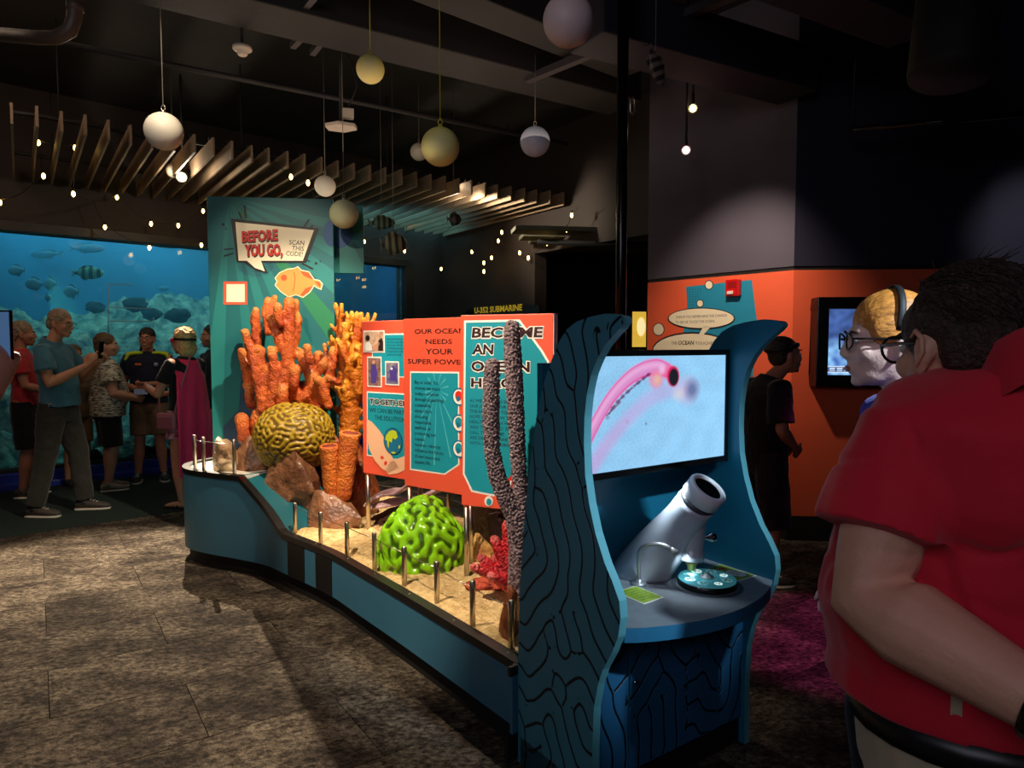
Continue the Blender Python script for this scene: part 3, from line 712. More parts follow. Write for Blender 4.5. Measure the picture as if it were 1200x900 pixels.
# ---- strings of warm bulbs
def to_plane(u, v, O, N):
    r = ray(u, v); c = Vector((0, 0, CAM_H)); return c+r*((O-c).dot(N)/r.dot(N))
def bulb_pos(u, v):
    if u > 505: return to_plane(u, v, C0-BN*0.25, BN)
    if v < 235 and u < 100: return Vector(at(u, v, 6.6))
    if u < 370 and v < 220: return Vector(at(u, v, 6.6))
    return to_plane(u, v, W0-B*0.30, B)
M_bulb = mat('bulb_glow', (255, 200, 105), 0.3, emit=14); M_wire = mat('black_wire', (18, 16, 15), 0.6)
bulb_mb = MB(); bulb_mb.lathe([(0.004, -0.03), (0.012, -0.022), (0.017, -0.006), (0.014, 0.012), (0.009, 0.024), (0.008, 0.03)], 10); bulb_proto = None
socket_me = None
strings = [([(-14, 226), (0, 237), (51, 206), (45, 167), (88, 173), (86, 227), (137, 231), (177, 262), (209, 264), (238, 247)], 'string of warm bulbs draped below the slats left of the teal board'),
           ([(110, 240), (123, 266), (175, 290), (236, 287), (250, 280)], 'short string of warm bulbs along the upper frame of the tank window'),
           ([(318, 190), (341, 207), (361, 214), (385, 214)], 'two warm bulbs clipped among the slats above the teal board'),
           ([(405, 262), (427, 283), (477, 259), (474, 294), (541, 258), (554, 253)], 'string of warm bulbs around the hanging fish by the tank corner'),
           ([(517, 315), (500, 330)], 'single low warm bulb on the dark wall right of the tank window'),
           ([(551, 287), (553, 295), (567, 308), (567, 318), (576, 302)], 'tight cluster of warm bulbs on the dark wall above the orange panels'),
           ([(588, 272), (584, 282), (609, 296), (619, 302), (641, 285), (664, 269), (670, 252), (678, 246)], 'string of warm bulbs swagged along the lit bulkhead')]
EDGE = {(-14, 226), (110, 240), (250, 280), (318, 190), (385, 214), (405, 262), (500, 330), (551, 287), (678, 246)}
for pts, lab in strings:
    P = [bulb_pos(*q) for q in pts]; t = thing('string_lights', lab, 'string lights', tuple(P[0]), 0, 'strings of warm bulbs')
    mb = MB()
    for a, b in zip(P, P[1:]):
        dd = (a-b).length; mb.tube([a.lerp(b, k/6)+Z*(0.03-4*0.09*dd*(k/6)*(1-k/6)) for k in range(7)], 0.004, 5)
    mb.build('wire', M_wire, t)
    sk = None
    for q, p in zip(pts, P):
        if q in EDGE: continue
        if bulb_proto is None: bulb_proto = bulb_mb.build('bulb', M_bulb, t, local=True); o = bulb_proto
        else: o = bulb_proto.copy(); COL.objects.link(o); o.parent = t
        o.location = p-Vector(t.location)
        if socket_me is None: sk = MB(); sk.lathe([(0.011, 0), (0.011, 0.03)], 8, (0, 0, 0.022)); so = sk.build('socket', M_black, t, local=True); socket_me = so
        else: so = socket_me.copy(); COL.objects.link(so); so.parent = t
        so.location = o.location

# ---- hanging frosted balls
M_ball = mat('frosted_ball', (226, 216, 198), 0.55, var=(3, 0.05)); M_ballw = mat('frosted_ball_cool', (206, 218, 240), 0.5, var=(3, 0.05)); M_ballp = mat('frosted_ball_pink', (226, 196, 196), 0.5, var=(3, 0.06))
M_bally = mat('frosted_ball_yellow', (238, 222, 90), 0.55, var=(3, 0.08), col2=(226, 214, 150)); M_cordy = mat('yellow_cord', (190, 180, 30), 0.5); M_cord = mat('grey_cord', (120, 112, 100), 0.5)
balls = [(192, 154, 21, 0.09, M_ball, M_cord, 'grey frosted ball hanging from a thin wire over the slat canopy', 4.2), (434, 81, 16, 0.09, M_bally, M_cordy, 'smaller yellow ball on a bright yellow cord', 4.2),
         (516, 172, 22, 0.09, M_bally, M_cordy, 'larger yellow ball on a long yellow cord', 4.2), (666, 24, 29, 0.09, M_ballp, M_cord, 'large pinkish ball cut by the top edge of the photo', 4.2),
         (627, 166, 17, 0.105, M_ballw, M_cord, 'cool bluish white ball hanging on a short wire beside the black pole', 3.55), (403, 251, 16.5, 0.105, mat('frosted_ball_green', (214, 222, 176), 0.55, var=(3, 0.05)), M_cord, 'greenish ball hanging against the teal board', 4.2),
         (381, 218, 12, 0.09, M_ball, M_cord, 'small grey ball hanging above the teal board', 4.2), (491, 178, 10, 0.09, M_ball, M_cord, 'small dim ball half hidden behind the larger yellow one', 4.2), (203, 200, 8, 0.07, M_ball, M_cord, 'tiny ball beside the glaring spotlight among the slats', 4.2)]
for u, v, r, R_, m, mw, lab, zt in balls:
    d = R_*FPX/r; P = Vector(at(u, v, d)); t = thing('hanging_ball', lab, 'ball', tuple(P), 0, 'frosted balls hanging from the ceiling')
    mb = MB(); mb.ell(P, (R_, R_, R_), None, 32, 20); mb.build('sphere', m, t)
    mb = MB(); mb.tube([P+Z*(R_+0.03), Vector((P.x, P.y, zt))], 0.0028, 5); mb.build('wire', mw, t)
    mb = MB(); mb.lathe([(0.012, 0), (0.010, 0.012), (0.004, 0.016)], 10, P+Z*(R_*0.985))
    mb.tube([P+Z*(R_+0.012)+Vector((0.010*math.cos(a), 0, 0.012+0.014*math.sin(a))) for a in [2*PI*i/10 for i in range(11)]], 0.0025, 5); mb.build('hook', M_steel if mw is M_cord else mw, t)
# hanging fish ornaments
for (u, v, Y, L_, hd, dp, col, c2, st, pt, lab) in ((447, 261, 6.6, 0.26, 0.3, 0.45, (120, 128, 96), (40, 44, 34), 6, 0.05, 'green speckled model fish hanging near the teal board'), (461, 286, 6.6, 0.26, 0.2, 0.75, (170, 150, 110), (58, 46, 34), 5, 0.1, 'banded deep bodied model fish hanging below the speckled one'),
       (768, 76, 3.6, 0.22, 0.5, 0.4, (120, 100, 92), (48, 38, 36), 7, -1.1, 'dark scaly model fish hanging nose down right of the black pole'), (532, 257, 7.4, 0.16, 0.2, 0.8, (70, 52, 40), (30, 24, 20), 5, 0.0, 'small dark round model fish hanging at the slat ends')):
    P = Vector(at(u, v, Y)); t = fish('fish_ornament', lab, tuple(P), L_, hd, col, c2, dp, 'model fish hanging from the ceiling', stripes=st, pitch=pt, cat='ornament')
    mb = MB(); mb.tube([P+Z*(L_*dp*0.45 if abs(pt) < 1 else L_*0.3), Vector((P.x, P.y, CEIL))], 0.002, 5); mb.build('wire', M_cord, t)

# ---- ceiling ducts, pipes and fittings
def duct(name, label, cat, p, q, wd, ht, m, shift=0.0, bev=0.01):
    p, q = Vector(p), Vector(q); d = (q-p).normalized(); n = Vector((-d.y, d.x, 0)); L_ = (q-p).length
    mb = MB(); mb.prism([(0, 0), (wd, 0), (wd, ht), (0, ht)], p, n, Z, d, L_); o = mb.build(name, m, origin=tuple(p), bevel=bev); return tag(o, label, cat)
def ext(u0, v0, u1, v1, z, e0=0.0, e1=0.0):
    p, q = gz(u0, v0, z), gz(u1, v1, z); d = (q-p).normalized(); return p-d*e0, q+d*e1
p, q = ext(400, 27, 720, 110, 3.55, 3.5, 0.3); duct('air_duct', 'long dark rectangular duct crossing above the yellow balls', 'duct', p, q, 0.42, 0.36, M_duct)
p, q = ext(570, 0, 650, 33, 3.6, 1.5, 1.0); duct('air_duct', 'dark rectangular duct nearest the viewer under the ceiling', 'duct', p, q, 0.3, 0.35, M_duct)
p, q = ext(0, 150, 330, 210, 3.9, 1.0, 1.0); duct('ceiling_beam', 'dark steel beam behind the slat canopy', 'beam', p, q, 0.2, 0.3, M_duct)
p, q = ext(0, 36, 400, 116, 3.5, 1.0, 2.3); mb = MB(); mb.tube([p, q], 0.022, 8); mb.tube([p+Z*0.02, Vector((p.x, p.y, CEIL))], 0.01, 6); tag(mb.build('conduit_pipe', M_duct, origin=tuple(p)), 'thin conduit running under the ceiling above the canopy', 'pipe')
p, q = gz(618, 97, 3.52), gz(778, 32, 3.52); mb = MB(); d = (q-p).normalized(); mb.prism([(-.03, 0), (.03, 0), (.03, .05), (-.03, .05)], p, Vector((-d.y, d.x, 0)), Z, d, (q-p).length+0.6); tag(mb.build('strut_channel', mat('strut_steel', (86, 80, 84), 0.5, 0.6), origin=tuple(p)), 'steel strut crossing the ceiling by the pinkish ball', 'strut')
# big duct over the right side
p, q = ext(800, 62, 960, 106, 3.3, 0.6, 0.0); duct('air_duct', 'dark duct over the navy wall', 'duct', p, q, 0.35, 0.3, mat('duct_navy', (30, 27, 40), 0.7, var=(2, 0.2)))
p, q = ext(990, -12, 1090, 30, 3.3, 0.8, 0.1); duct('air_duct', 'short dark duct end beside the round pendant', 'duct', p, q, 0.3, 0.3, MATS['duct_navy'])
t = thing('round_pendant', 'large round dark pendant fitting over the orange wall', 'pendant', tuple(at(1113, 90, 3.2)))
P = Vector(at(1113, 90, 3.2)); mb = MB(); mb.lathe([(0.17, 0.0), (0.175, 0.02), (0.175, 0.5), (0.12, 0.56), (0.02, 0.58)], 28, P, (0.15, 0.12, 1)); mb.build('shell', M_black, t)
mb = MB(); mb.lathe([(0.155, 0.012), (0.01, 0.010)], 28, P, (0.15, 0.12, 1)); mb.build('diffuser', mat('pendant_brown', (48, 34, 30), 0.6), t)
mb = MB(); mb.tube([P+Z*0.55+Vector((0.07, 0.06, 0)), Vector((P.x+0.07, P.y+0.06, CEIL))], 0.015, 6); mb.build('stem', M_black, t)
mb = MB(); p, q = Vector(at(1000, 152, 4.7)), Vector(at(1260, 128, 4.2)); mb.tube([p, q], 0.02, 8); mb.tube([p, Vector((p.x, p.y, CEIL))], 0.006, 5); mb.tube([q, Vector((q.x, q.y, CEIL))], 0.006, 5); tag(mb.build('light_track', M_blackgloss, origin=tuple(p)), 'thin black lighting track in front of the navy wall', 'track')
# pipe elbow upper left
mb = MB(); mb.tube([at(88, -40, 3.6), at(88, 0, 3.6), at(87, 22, 3.6), at(82, 36, 3.6), at(66, 44, 3.6), at(45, 44, 3.7), at(-30, 38, 3.9)], 0.036, 12)
mb.lathe([(0.04, -0.02), (0.04, 0.02)], 12, at(88, 8, 3.6)); tag(mb.build('elbow_pipe', mat('pipe_brown', (92, 74, 62), 0.5), origin=tuple(at(87, 22, 3.6))), 'brown pipe with an elbow in the upper left corner', 'pipe')
# smoke detector
P = Vector(at(284, 60, 4.6)); P.z = 0; PP = Vector(at(284, 60, 4.6)); t = thing('smoke_detector', 'white smoke detector under the dark ceiling', 'smoke detector', tuple(PP))
M_offw = mat('offwhite_plastic', (196, 184, 168), 0.45)
mb = MB(); mb.lathe([(0.06, 0.03), (0.062, 0.012), (0.055, 0.004), (0.035, 0.0), (0.032, -0.022), (0.022, -0.03), (0.004, -0.03)], 20, PP); mb.build('housing', M_offw, t)
mb = MB(); mb.tube([PP+Z*0.03, Vector((PP.x, PP.y, CEIL))], 0.012, 6); mb.build('stem', M_black, t)
# projector / wireless unit and small box under the ceiling
PP = Vector(at(400, 151, 5.2)); t = thing('wireless_unit', 'white wireless unit hanging under a small box near the canopy', 'wireless unit', tuple(PP))
mb = MB(); mb.prism([(-.11, -.05), (.0, -.1), (.11, -.04), (.11, .04), (.0, .1), (-.11, .05)], PP, (1, 0, 0), (0, 1, 0), Z, 0.03); mb.build('housing', M_offw, t, bevel=0.006)
mb = MB(); mb.box(PP+Vector((0.05, 0, 0.11)), (0.085, 0.06, 0.07), 0.3); mb.build('junction_box', M_offw, t, bevel=0.005)
mb = MB(); mb.tube([PP+Z*0.03, Vector((PP.x, PP.y, CEIL))], 0.012, 6); mb.tube([PP+Vector((0.05, 0, 0.15)), PP+Vector((0.12, 0, 0.3)), PP+Vector((0.08, 0, 0.5)), PP+Vector((0, 0, 0.6))], 0.006, 6); mb.build('stem', M_black, t)
# rack of rods near the top
for i, (a, b) in enumerate((((372, -10), (346, 22)), ((378, 16), (343, 54)), ((398, 22), (366, 62)))):
    p, q = gz(a[0], a[1], 3.6), gz(b[0], b[1], 3.6); mb = MB(); d = (q-p).normalized(); mb.prism([(-.02, -.02), (.02, -.02), (.02, .02), (-.02, .02)], p, Vector((-d.y, d.x, 0)), Z, d, (q-p).length)
    mb.tube([q-d*0.03, Vector((q.x-d.x*0.03, q.y-d.y*0.03, CEIL))], 0.008, 6); mb.tube([p+d*0.03, Vector((p.x+d.x*0.03, p.y+d.y*0.03, CEIL))], 0.008, 6)
    tag(mb.build('strut_rod', MATS['strut_steel'], origin=tuple(p)), ('steel rod under the ceiling touching the top edge of the photo', 'steel rod under the ceiling, middle of three', 'steel rod under the ceiling nearest the smaller yellow ball')[i], 'rod', 'steel rods under the ceiling')
# tall black pole behind the kiosk
PP = gz(727, 590, 0.0); PP = Vector(at(727, 400, 3.9)); PP.z = 0
t = thing('black_pole', 'tall black pole rising from the floor behind the kiosk to the ceiling', 'pole', tuple(PP))
mb = MB(); mb.lathe([(0.032, 0.0), (0.032, CEIL)], 20, PP); mb.build('shaft', mat('pole_black', (16, 14, 18), 0.22, 0.3), t)
mb = MB(); mb.lathe([(0.10, 0.0), (0.10, 0.012), (0.04, 0.02), (0.033, 0.06)], 24, PP); mb.build('base_flange', M_black, t)
mb = MB(); e = Vector(at(741, 124, 3.9)); mb.tube([e+Vector((0, 0, 0.05)), e+Vector((0.012, 0, 0.03)), e+Vector((0.012, 0, -0.03)), e+Vector((0, 0, -0.05)), e+Vector((-0.012, 0, -0.03)), e+Vector((-0.012, 0, 0.03)), e+Vector((0, 0, 0.05))], 0.005, 6); mb.tube([e+Vector((0, 0, 0.04)), PP+Z*e.z+Z*0.05], 0.006, 6); mb.build('hook_ring', M_steel, t)
# ================================================================== the reef island
M_islandblue = mat('island_blue', (58, 116, 142), 0.45, var=(1.5, 0.08)); M_rim = mat('rim_black', (18, 17, 17), 0.35)
front = [Vector((x, y, 0)) for x, y in ((-2.0, 5.45), (-2.22, 5.2), (-2.335, 4.98), (-2.33, 4.80), (-2.227, 4.642), (-2.05, 4.53), (-1.82, 4.42), (-1.582, 4.293), (-1.402, 4.129), (-1.032, 3.769), (-0.79, 3.47), (-0.536, 3.15), (-0.26, 2.79), (0.0, 2.446), (0.018, 2.42))]
back = [Vector((x, y, 0)) for x, y in ((-2.0, 5.45), (-1.6, 5.5), (-1.0, 5.32), (-0.5, 4.85), (-0.05, 4.22), (0.25, 3.6), (0.52, 3.0), (0.60, 2.84))]
def smooth_path(P, n):
    out = []
    for i in range(len(P)-1):
        p0, p1, p2, p3 = P[max(i-1, 0)], P[i], P[i+1], P[min(i+2, len(P)-1)]
        for k in range(n):
            t = k/n; out.append(0.5*((2*p1)+(p2-p0)*t+(2*p0-5*p1+4*p2-p3)*t*t+(3*p1-p0-3*p2+p3)*t**3))
    return out+[P[-1]]
FP = smooth_path(front, 6); BP = smooth_path(back, 8)
def ztop(p):
    if p.x < -1.78: return 0.655
    if p.x > -1.42: return 0.35
    return 0.655+(0.35-0.655)*(p.x+1.78)/0.36
island = thing('reef_island', 'long curved blue island display filled with sand beside the kiosk', 'display island', (-0.9, 4.2, 0))
def inward(P, i, sgn):
    t = (P[min(i+1, len(P)-1)]-P[max(i-1, 0)]).normalized(); return Vector((-t.y, t.x, 0))*sgn
def strip(P, lo, hi, off0, off1, sgn):
    """a wall following a path: outer face at off0, inner face at off1 (inwards)"""
    R = []
    for i, p in enumerate(P):
        n = inward(P, i, sgn); a, b = p+n*off0, p+n*off1
        R.append([a+Z*lo(p), b+Z*lo(p), b+Z*hi(p), a+Z*hi(p)])
    return R
def flatring(mb, R, m=0):
    # rings() with hard edges
    n = len(R); V = []; F = []
    for s_ in range(4):
        k = len(V)
        for r in R: V.append(r[s_]); V.append(r[(s_+1) % 4])
        for i in range(n-1): F.append((k+2*i, k+2*i+1, k+2*i+3, k+2*i+2))
    k = len(V); V += R[0]+R[-1]; F += [(k, k+1, k+2, k+3), (k+7, k+6, k+5, k+4)]
    mb.add(V, F, m, False)
for nm, P, sg, zt in (('front', FP, 1, ztop), ('rear', BP, -1, lambda p: 0.655 if p.x < -1.6 else 0.35)):
    mb = MB(); flatring(mb, strip(P, lambda p: 0.10, lambda p: zt(p)-0.035, 0.0, 0.035, sg)); o = mb.build('side_panel', M_islandblue, island)
    for f in o.data.polygons: f.use_smooth = True
    o.data.update(); md = o.modifiers.new('es', 'EDGE_SPLIT'); md.split_angle = 0.6
    mb = MB(); flatring(mb, strip(P, lambda p: 0.0, lambda p: 0.10, 0.03, 0.06, sg)); mb.build('kick_plate', M_black, island)
    mb = MB(); flatring(mb, strip(P, lambda p: zt(p)-0.035, lambda p: zt(p), -0.006, 0.045, sg)); mb.build('rim', M_rim, island)
# rivets of the rim
mb = MB()
for i in range(52, len(FP)-2, 5):
    n = inward(FP, i, 1); mb.lathe([(0.005, 0), (0.004, 0.003), (0.001, 0.004)], 8, FP[i]+n*0.02+Z*ztop(FP[i]))
mb.build('rivet', M_steel, island)['kind'] = 'stuff'
# dark vent panels in the front
def seg_panel(u0, u1, z0, z1, m, nm, lab):
    pts = [p for p in FP if p.y < 4.5]
    best = []
    for u in np.linspace(u0, u1, 6):
        bi = None
        for a, b in zip(pts, pts[1:]):
            fa, fb = a.x-(u-600)/FPX*(a.y*math.cos(PITCH)), b.x-(u-600)/FPX*(b.y*math.cos(PITCH))
            if fa*fb <= 0 and fa != fb: bi = a.lerp(b, fa/(fa-fb))
        if bi is not None: best.append(bi)
    mb = MB(); R = strip(best, lambda p: z0, lambda p: z1, -0.004, 0.0, 1); flatring(mb, R); o = mb.build(nm, m, island); o['label'] = lab
M_vent = mat('vent_dark', (34, 33, 34), 0.4, 0.5)
seg_panel(333, 352.5, 0.105, 0.31, M_vent, 'vent_panel', 'dark metal vent panel'); seg_panel(366, 385, 0.105, 0.31, M_vent, 'vent_panel', 'dark metal vent panel')
seg_panel(256, 283, 0.62, 0.652, mat('rim_red', (120, 40, 34), 0.4), 'rim_plate', 'dark red plate on the raised rim')
# sand bed
M_sand = mat('sand', (236, 206, 150), 0.95, var=(30, 0.25), bump=(70, 0.8), col2=(196, 160, 104), spec=0.2)
fs = [p for p in FP if p.x > -1.45 and p.y < 4.3]; bs = [p for p in BP if p.x > -1.7]
def resample(P, n):
    L_ = [0]; 
    for a, b in zip(P, P[1:]): L_.append(L_[-1]+(b-a).length)
    out = []
    for k in range(n):
        d = L_[-1]*k/(n-1); i = max(j for j in range(len(L_)) if L_[j] <= d+1e-9); i = min(i, len(P)-2); out.append(P[i].lerp(P[i+1], (d-L_[i])/max(1e-9, L_[i+1]-L_[i])))
    return out
n1, n2 = 130, 60; fa, ba = resample(fs, n1), resample(bs, n1); V = []
for i in range(n1):
    nrm = inward(fa, i, 1); a = fa[i]+nrm*0.04; b = ba[i]
    for j in range(n2):
        p = a.lerp(b, j/(n2-1)*0.985); e = min(1, j/4)
        h = 0.022*noise.fractal(Vector((p.x*5, p.y*5, 0)), 0.9, 2.0, 4)+0.012*abs(noise.noise(Vector((p.x*14, p.y*14, 2))))
        V.append(p+Z*(0.33+e*h))
F = [(i*n2+j, (i+1)*n2+j, (i+1)*n2+j+1, i*n2+j+1) for i in range(n1-1) for j in range(n2-1)]
mb = MB(); mb.add(V, F, 0, True); o = mb.build('sand_bed', M_sand, island); o['kind'] = 'stuff'
# raised white deck of the rounded end and the sloping inner board
deck = [(p+inward(FP, i, 1)*0.03) for i, p in enumerate(FP) if p.x < -1.76 and p.y < 5.5]
mb = MB(); mb.prism([(p.x, p.y) for p in deck]+[(-1.55, 4.85), (-1.6, 5.45)], (0, 0, 0.61), (1, 0, 0), (0, 1, 0), Z, 0.03); mb.build('raised_deck', mat('deck_white', (224, 220, 208), 0.35), island)
mb = MB(); a0, a1 = Vector((-1.80, 4.455, 0.645)), Vector((-1.42, 4.165, 0.345)); sd = Vector((0.30, 0.42, 0))
mb.add([a0, a1, a1+sd, a0+sd, a0-Z*.02, a1-Z*.02, a1+sd-Z*.02, a0+sd-Z*.02], [(0, 1, 2, 3), (7, 6, 5, 4), (0, 4, 5, 1), (1, 5, 6, 2), (2, 6, 7, 3), (3, 7, 4, 0)]); mb.build('sloping_board', mat('slope_teal', (22, 92, 104), 0.35), island)

# ---- low posts with a wire
def railing(label, posts, zb, zt, r=0.0125, n=14):
    t = thing('wire_railing', label, 'railing', (posts[0][0], posts[0][1], zb)); first = None
    for x, y in posts:
        if first is None:
            mb = MB(); mb.lathe([(r, 0), (r, zt-zb-0.004), (r*0.8, zt-zb), (0.001, zt-zb)], n, (0, 0, 0)); first = mb.build('post', M_steel, t, local=True); o = first
        else: o = first.copy(); COL.objects.link(o); o.parent = t
        o.location = Vector((x, y, zb))-Vector(t.location)
    mb = MB()
    for a, b in zip(posts, posts[1:]): mb.tube([Vector((a[0], a[1], zt-0.03)), Vector(((a[0]+b[0])/2, (a[1]+b[1])/2, zt-0.036)), Vector((b[0], b[1], zt-0.03))], 0.0022, 5)
    mb.build('wire', M_steel, t); return t
railing('row of short steel posts and a wire along the front of the sand', [(-1.353, 4.202), (-1.127, 3.964), (-0.916, 3.736), (-0.72, 3.518), (-0.524, 3.264), (-0.341, 3.043), (-0.164, 2.788), (-0.002, 2.57)], 0.33, 0.525)
railing('three short steel posts on the raised white end of the island', [(-2.21, 4.72), (-2.10, 4.615), (-1.845, 4.50)], 0.635, 0.88)
railing('short steel posts with a wire along the far side of the sand', [(-1.15, 5.05), (-0.72, 4.72), (-0.42, 4.45), (-0.141, 4.107), (0.1, 3.6)], 0.33, 0.525)

# ---- tall teal board
M_board = mat('board_teal', (20, 104, 108), 0.5, var=(1.2, 0.18)); M_ray1 = mat('board_ray', (30, 124, 122), 0.5); M_ray2 = mat('board_ray_green', (34, 126, 84), 0.5)
M_navyp = mat('print_navy', (28, 66, 96), 0.5); M_bub = mat('print_bubble', (24, 84, 140), 0.5, var=(5, 0.2))
T0 = Vector((-2.25, 5.1, 0)); T1 = Vector((-1.346, 5.2, 0)); td = (T1-T0).normalized(); tn = Vector((td.y, -td.x, 0)); TWD = (T1-T0).length
brd = thing('teal_board', 'tall teal graphic board with a cream speech balloon behind the coral', 'graphic board', tuple(T0+td*TWD/2))
mb = MB(); mb.prism([(0, 0.3), (TWD, 0.3), (TWD, 2.60), (0, 2.60)], T0, td, Z, -tn, 0.04); mb.build('board', M_board, brd, bevel=0.003)
tp = Plane(T0, td); pr = Print(T0, td, Z)
src = (0.16, 2.598)
for a, b, m in ((-1.50, -1.42, M_ray1), (-1.36, -1.27, M_ray1), (-1.2, -1.08, M_ray1), (-0.98, -0.86, M_ray2), (-0.76, -0.62, M_ray1), (-0.52, -0.40, M_ray1), (-0.30, -0.2, M_ray1), (-1.72, -1.62, M_ray1)):
    def hit(an):
        c_, s_ = math.cos(an), math.sin(an); L_ = []
        if c_ > 1e-6: L_.append((TWD-0.003-src[0])/c_)
        if c_ < -1e-6: L_.append((0.003-src[0])/c_)
        if s_ < -1e-6: L_.append((0.303-src[1])/s_)
        k = min(x for x in L_ if x > 0); return (src[0]+c_*k, src[1]+s_*k)
    p0, p1 = hit(a), hit(b); P_ = [src, p0]
    if abs(p0[0]-p1[0]) > 1e-3 and abs(p0[1]-p1[1]) > 1e-3: P_.append((TWD-0.003 if p1[0] > TWD/2 else 0.003, 0.303))
    P_.append(p1); pr.poly(P_, m, 1)
pr.poly(tp.pts([(284, 420), (300, 432), (316, 470), (322, 540), (300, 545), (262, 545), (262, 500), (280, 480)]), M_navyp, 2)
pr.poly(tp.pts([(258, 545), (268, 508), (290, 500), (306, 515), (310, 545)]), M_navyp, 3)
for r_ in range(10):
    for c_ in range(26):
        u, v = 279+c_*1.6+(r_ % 2)*0.8, 309+r_*1.6
        if (u-300)**2/22**2+(v-309)**2/15**2 < 1: q = tp.px(u, v); pr.disc(q[0], q[1], 0.0035, M_navyp, 2, 6)
bal = [(270.5, 256), (374, 267.5), (359, 308), (308, 308), (314.5, 321), (300, 317), (286, 308), (277.5, 307.5)]
pr.poly(tp.pts(bal), M_ink, 4); pr.poly(tp.pts([(276, 260.2), (368, 269.8), (355, 305.6), (306, 305.6), (310.5, 318), (299, 314), (289.5, 305.6), (279.8, 305.6)]), M_cream, 5)
for m, off, ly in ((M_ink, 0.9, 6), (M_red, 0, 7)):
    bo = 0.075 if m is M_ink else 0.035
    ptext(pr, tp, 'BEFORE', 283.5+off*.4, 326+off*.4, 283.5+off, 12.2, m, ly, bold=bo, shear=-0.02, slope=0.075); ptext(pr, tp, 'YOU GO,', 286.5+off*.4, 331.5+off*.4, 300+off, 13, m, ly, bold=bo, shear=-0.02, slope=0.04)
for s_, a, b, vb in (('SCAN', 339, 357, 286.6), ('THIS', 342.5, 356.5, 293.4), ('CODE!', 335.5, 355, 299.6)): ptext(pr, tp, s_, a, b, vb, 5.4, M_ink, 6, shear=0.12, bold=0.005, slope=-0.04)
for q in ([(285.5, 241), (288, 240.5), (289.5, 256), (287, 256)], [(279, 249), (281.5, 248.5), (284, 256), (282, 256.5)], [(361.5, 256.5), (363, 257.5), (357, 266), (355.5, 265)], [(366, 263.5), (367.5, 264.5), (364, 268), (362.5, 267)],
          [(263, 291.5), (263.3, 293), (274, 291.5), (274, 290.8)], [(262, 299.5), (262.5, 301), (274, 297), (274, 296)], [(353, 309), (355, 308), (367.5, 314.5), (366.5, 316)], [(359, 305), (360, 304.5), (364, 306), (363.5, 306.8)]):
    pr.poly(tp.pts(q), M_ink, 6)
for u, v, r_ in ((261.5, 263, 1.6), (265, 268, 1.0), (370.5, 308.5, 1.6), (375.5, 306.3, 0.9)): pr.poly(tp.pts(epx(u, v, r_, r_, 12)), M_ink, 4)
pr.poly(tp.pts([(262, 330), (290, 330), (290, 357), (262, 357)]), M_porange, 4); pr.poly(tp.pts([(265.5, 333), (287, 333), (287, 354), (265.5, 354)]), M_cream, 5)
M_fisho = mat('print_fish_orange', (250, 150, 70), 0.5); M_fishd = mat('print_fish_deep', (238, 84, 36), 0.5)
fo = [(323, 326), (328, 320), (337, 316), (345, 315), (349, 313), (353, 317), (362, 319), (368, 328), (374, 329), (377.5, 333), (376, 338.5), (372, 337), (368, 334), (363, 342), (355, 348), (347, 345), (338, 347.5), (329, 341), (323, 334), (325.5, 330)]
pr.poly(grow(tp.pts(fo), 0.006), M_cream, 4); pr.poly(tp.pts(fo), M_fisho, 5)
pr.poly(tp.pts([(352, 317.5), (361.5, 319.5), (367.5, 327.5), (362, 326), (356, 323)]), M_fishd, 6); pr.poly(tp.pts([(352, 346), (358, 338), (367, 335), (362, 342), (356, 347)]), M_fishd, 6); pr.poly(tp.pts([(369, 330), (374.5, 330.5), (376, 333.5), (375, 337)]), M_fishd, 6)
pr.poly(tp.pts(epx(333, 325.5, 3.6, 3.6)), M_fishd, 6)
pr.poly(tp.pts([(344, 319), (345, 319), (346.5, 327), (345, 338), (343.5, 342), (343, 341.5), (344.5, 335), (345.5, 327)]), M_fishd, 6)
pr.poly(tp.pts([q for q in epx(396, 273, 18, 18, 40) if q[0] < 392.4]), M_bub, 4)
pr.build('printed_graphic', brd)
SBo = at(389, 405, 5.34); SBo = Vector((SBo.x, SBo.y, 0)); sp_ = Plane(SBo, td); b0 = sp_.px(389, 320); b1 = sp_.px(425.5, 241)
mb = MB(); mb.prism([(b0[0], b0[1]), (b1[0], b0[1]), (b1[0], b1[1]), (b0[0], b1[1])], SBo, td, Z, -tn, 0.03); mb.build('side_board', mat('board_side_teal', (34, 132, 124), 0.5, var=(1.2, 0.1)), brd, bevel=0.003)['label'] = 'smaller lighter teal board at the upper right edge'
mb = MB()
for z_ in (2.2, 2.5): mb.box(SBo+td*0.012+tn*0.05+Z*z_, (0.02, 0.10, 0.04), math.atan2(td.y, td.x))
mb.build('bracket', M_black, brd)['kind'] = 'stuff'
pr = Print(SBo, td, Z); pr.poly(sp_.pts([q for q in epx(396, 273, 18, 18, 40) if q[0] > 391]), M_bub, 1); pr.poly(sp_.pts([(412, 284), (425, 292), (425, 310)]), M_board, 1); pr.build('printed_graphic', brd)

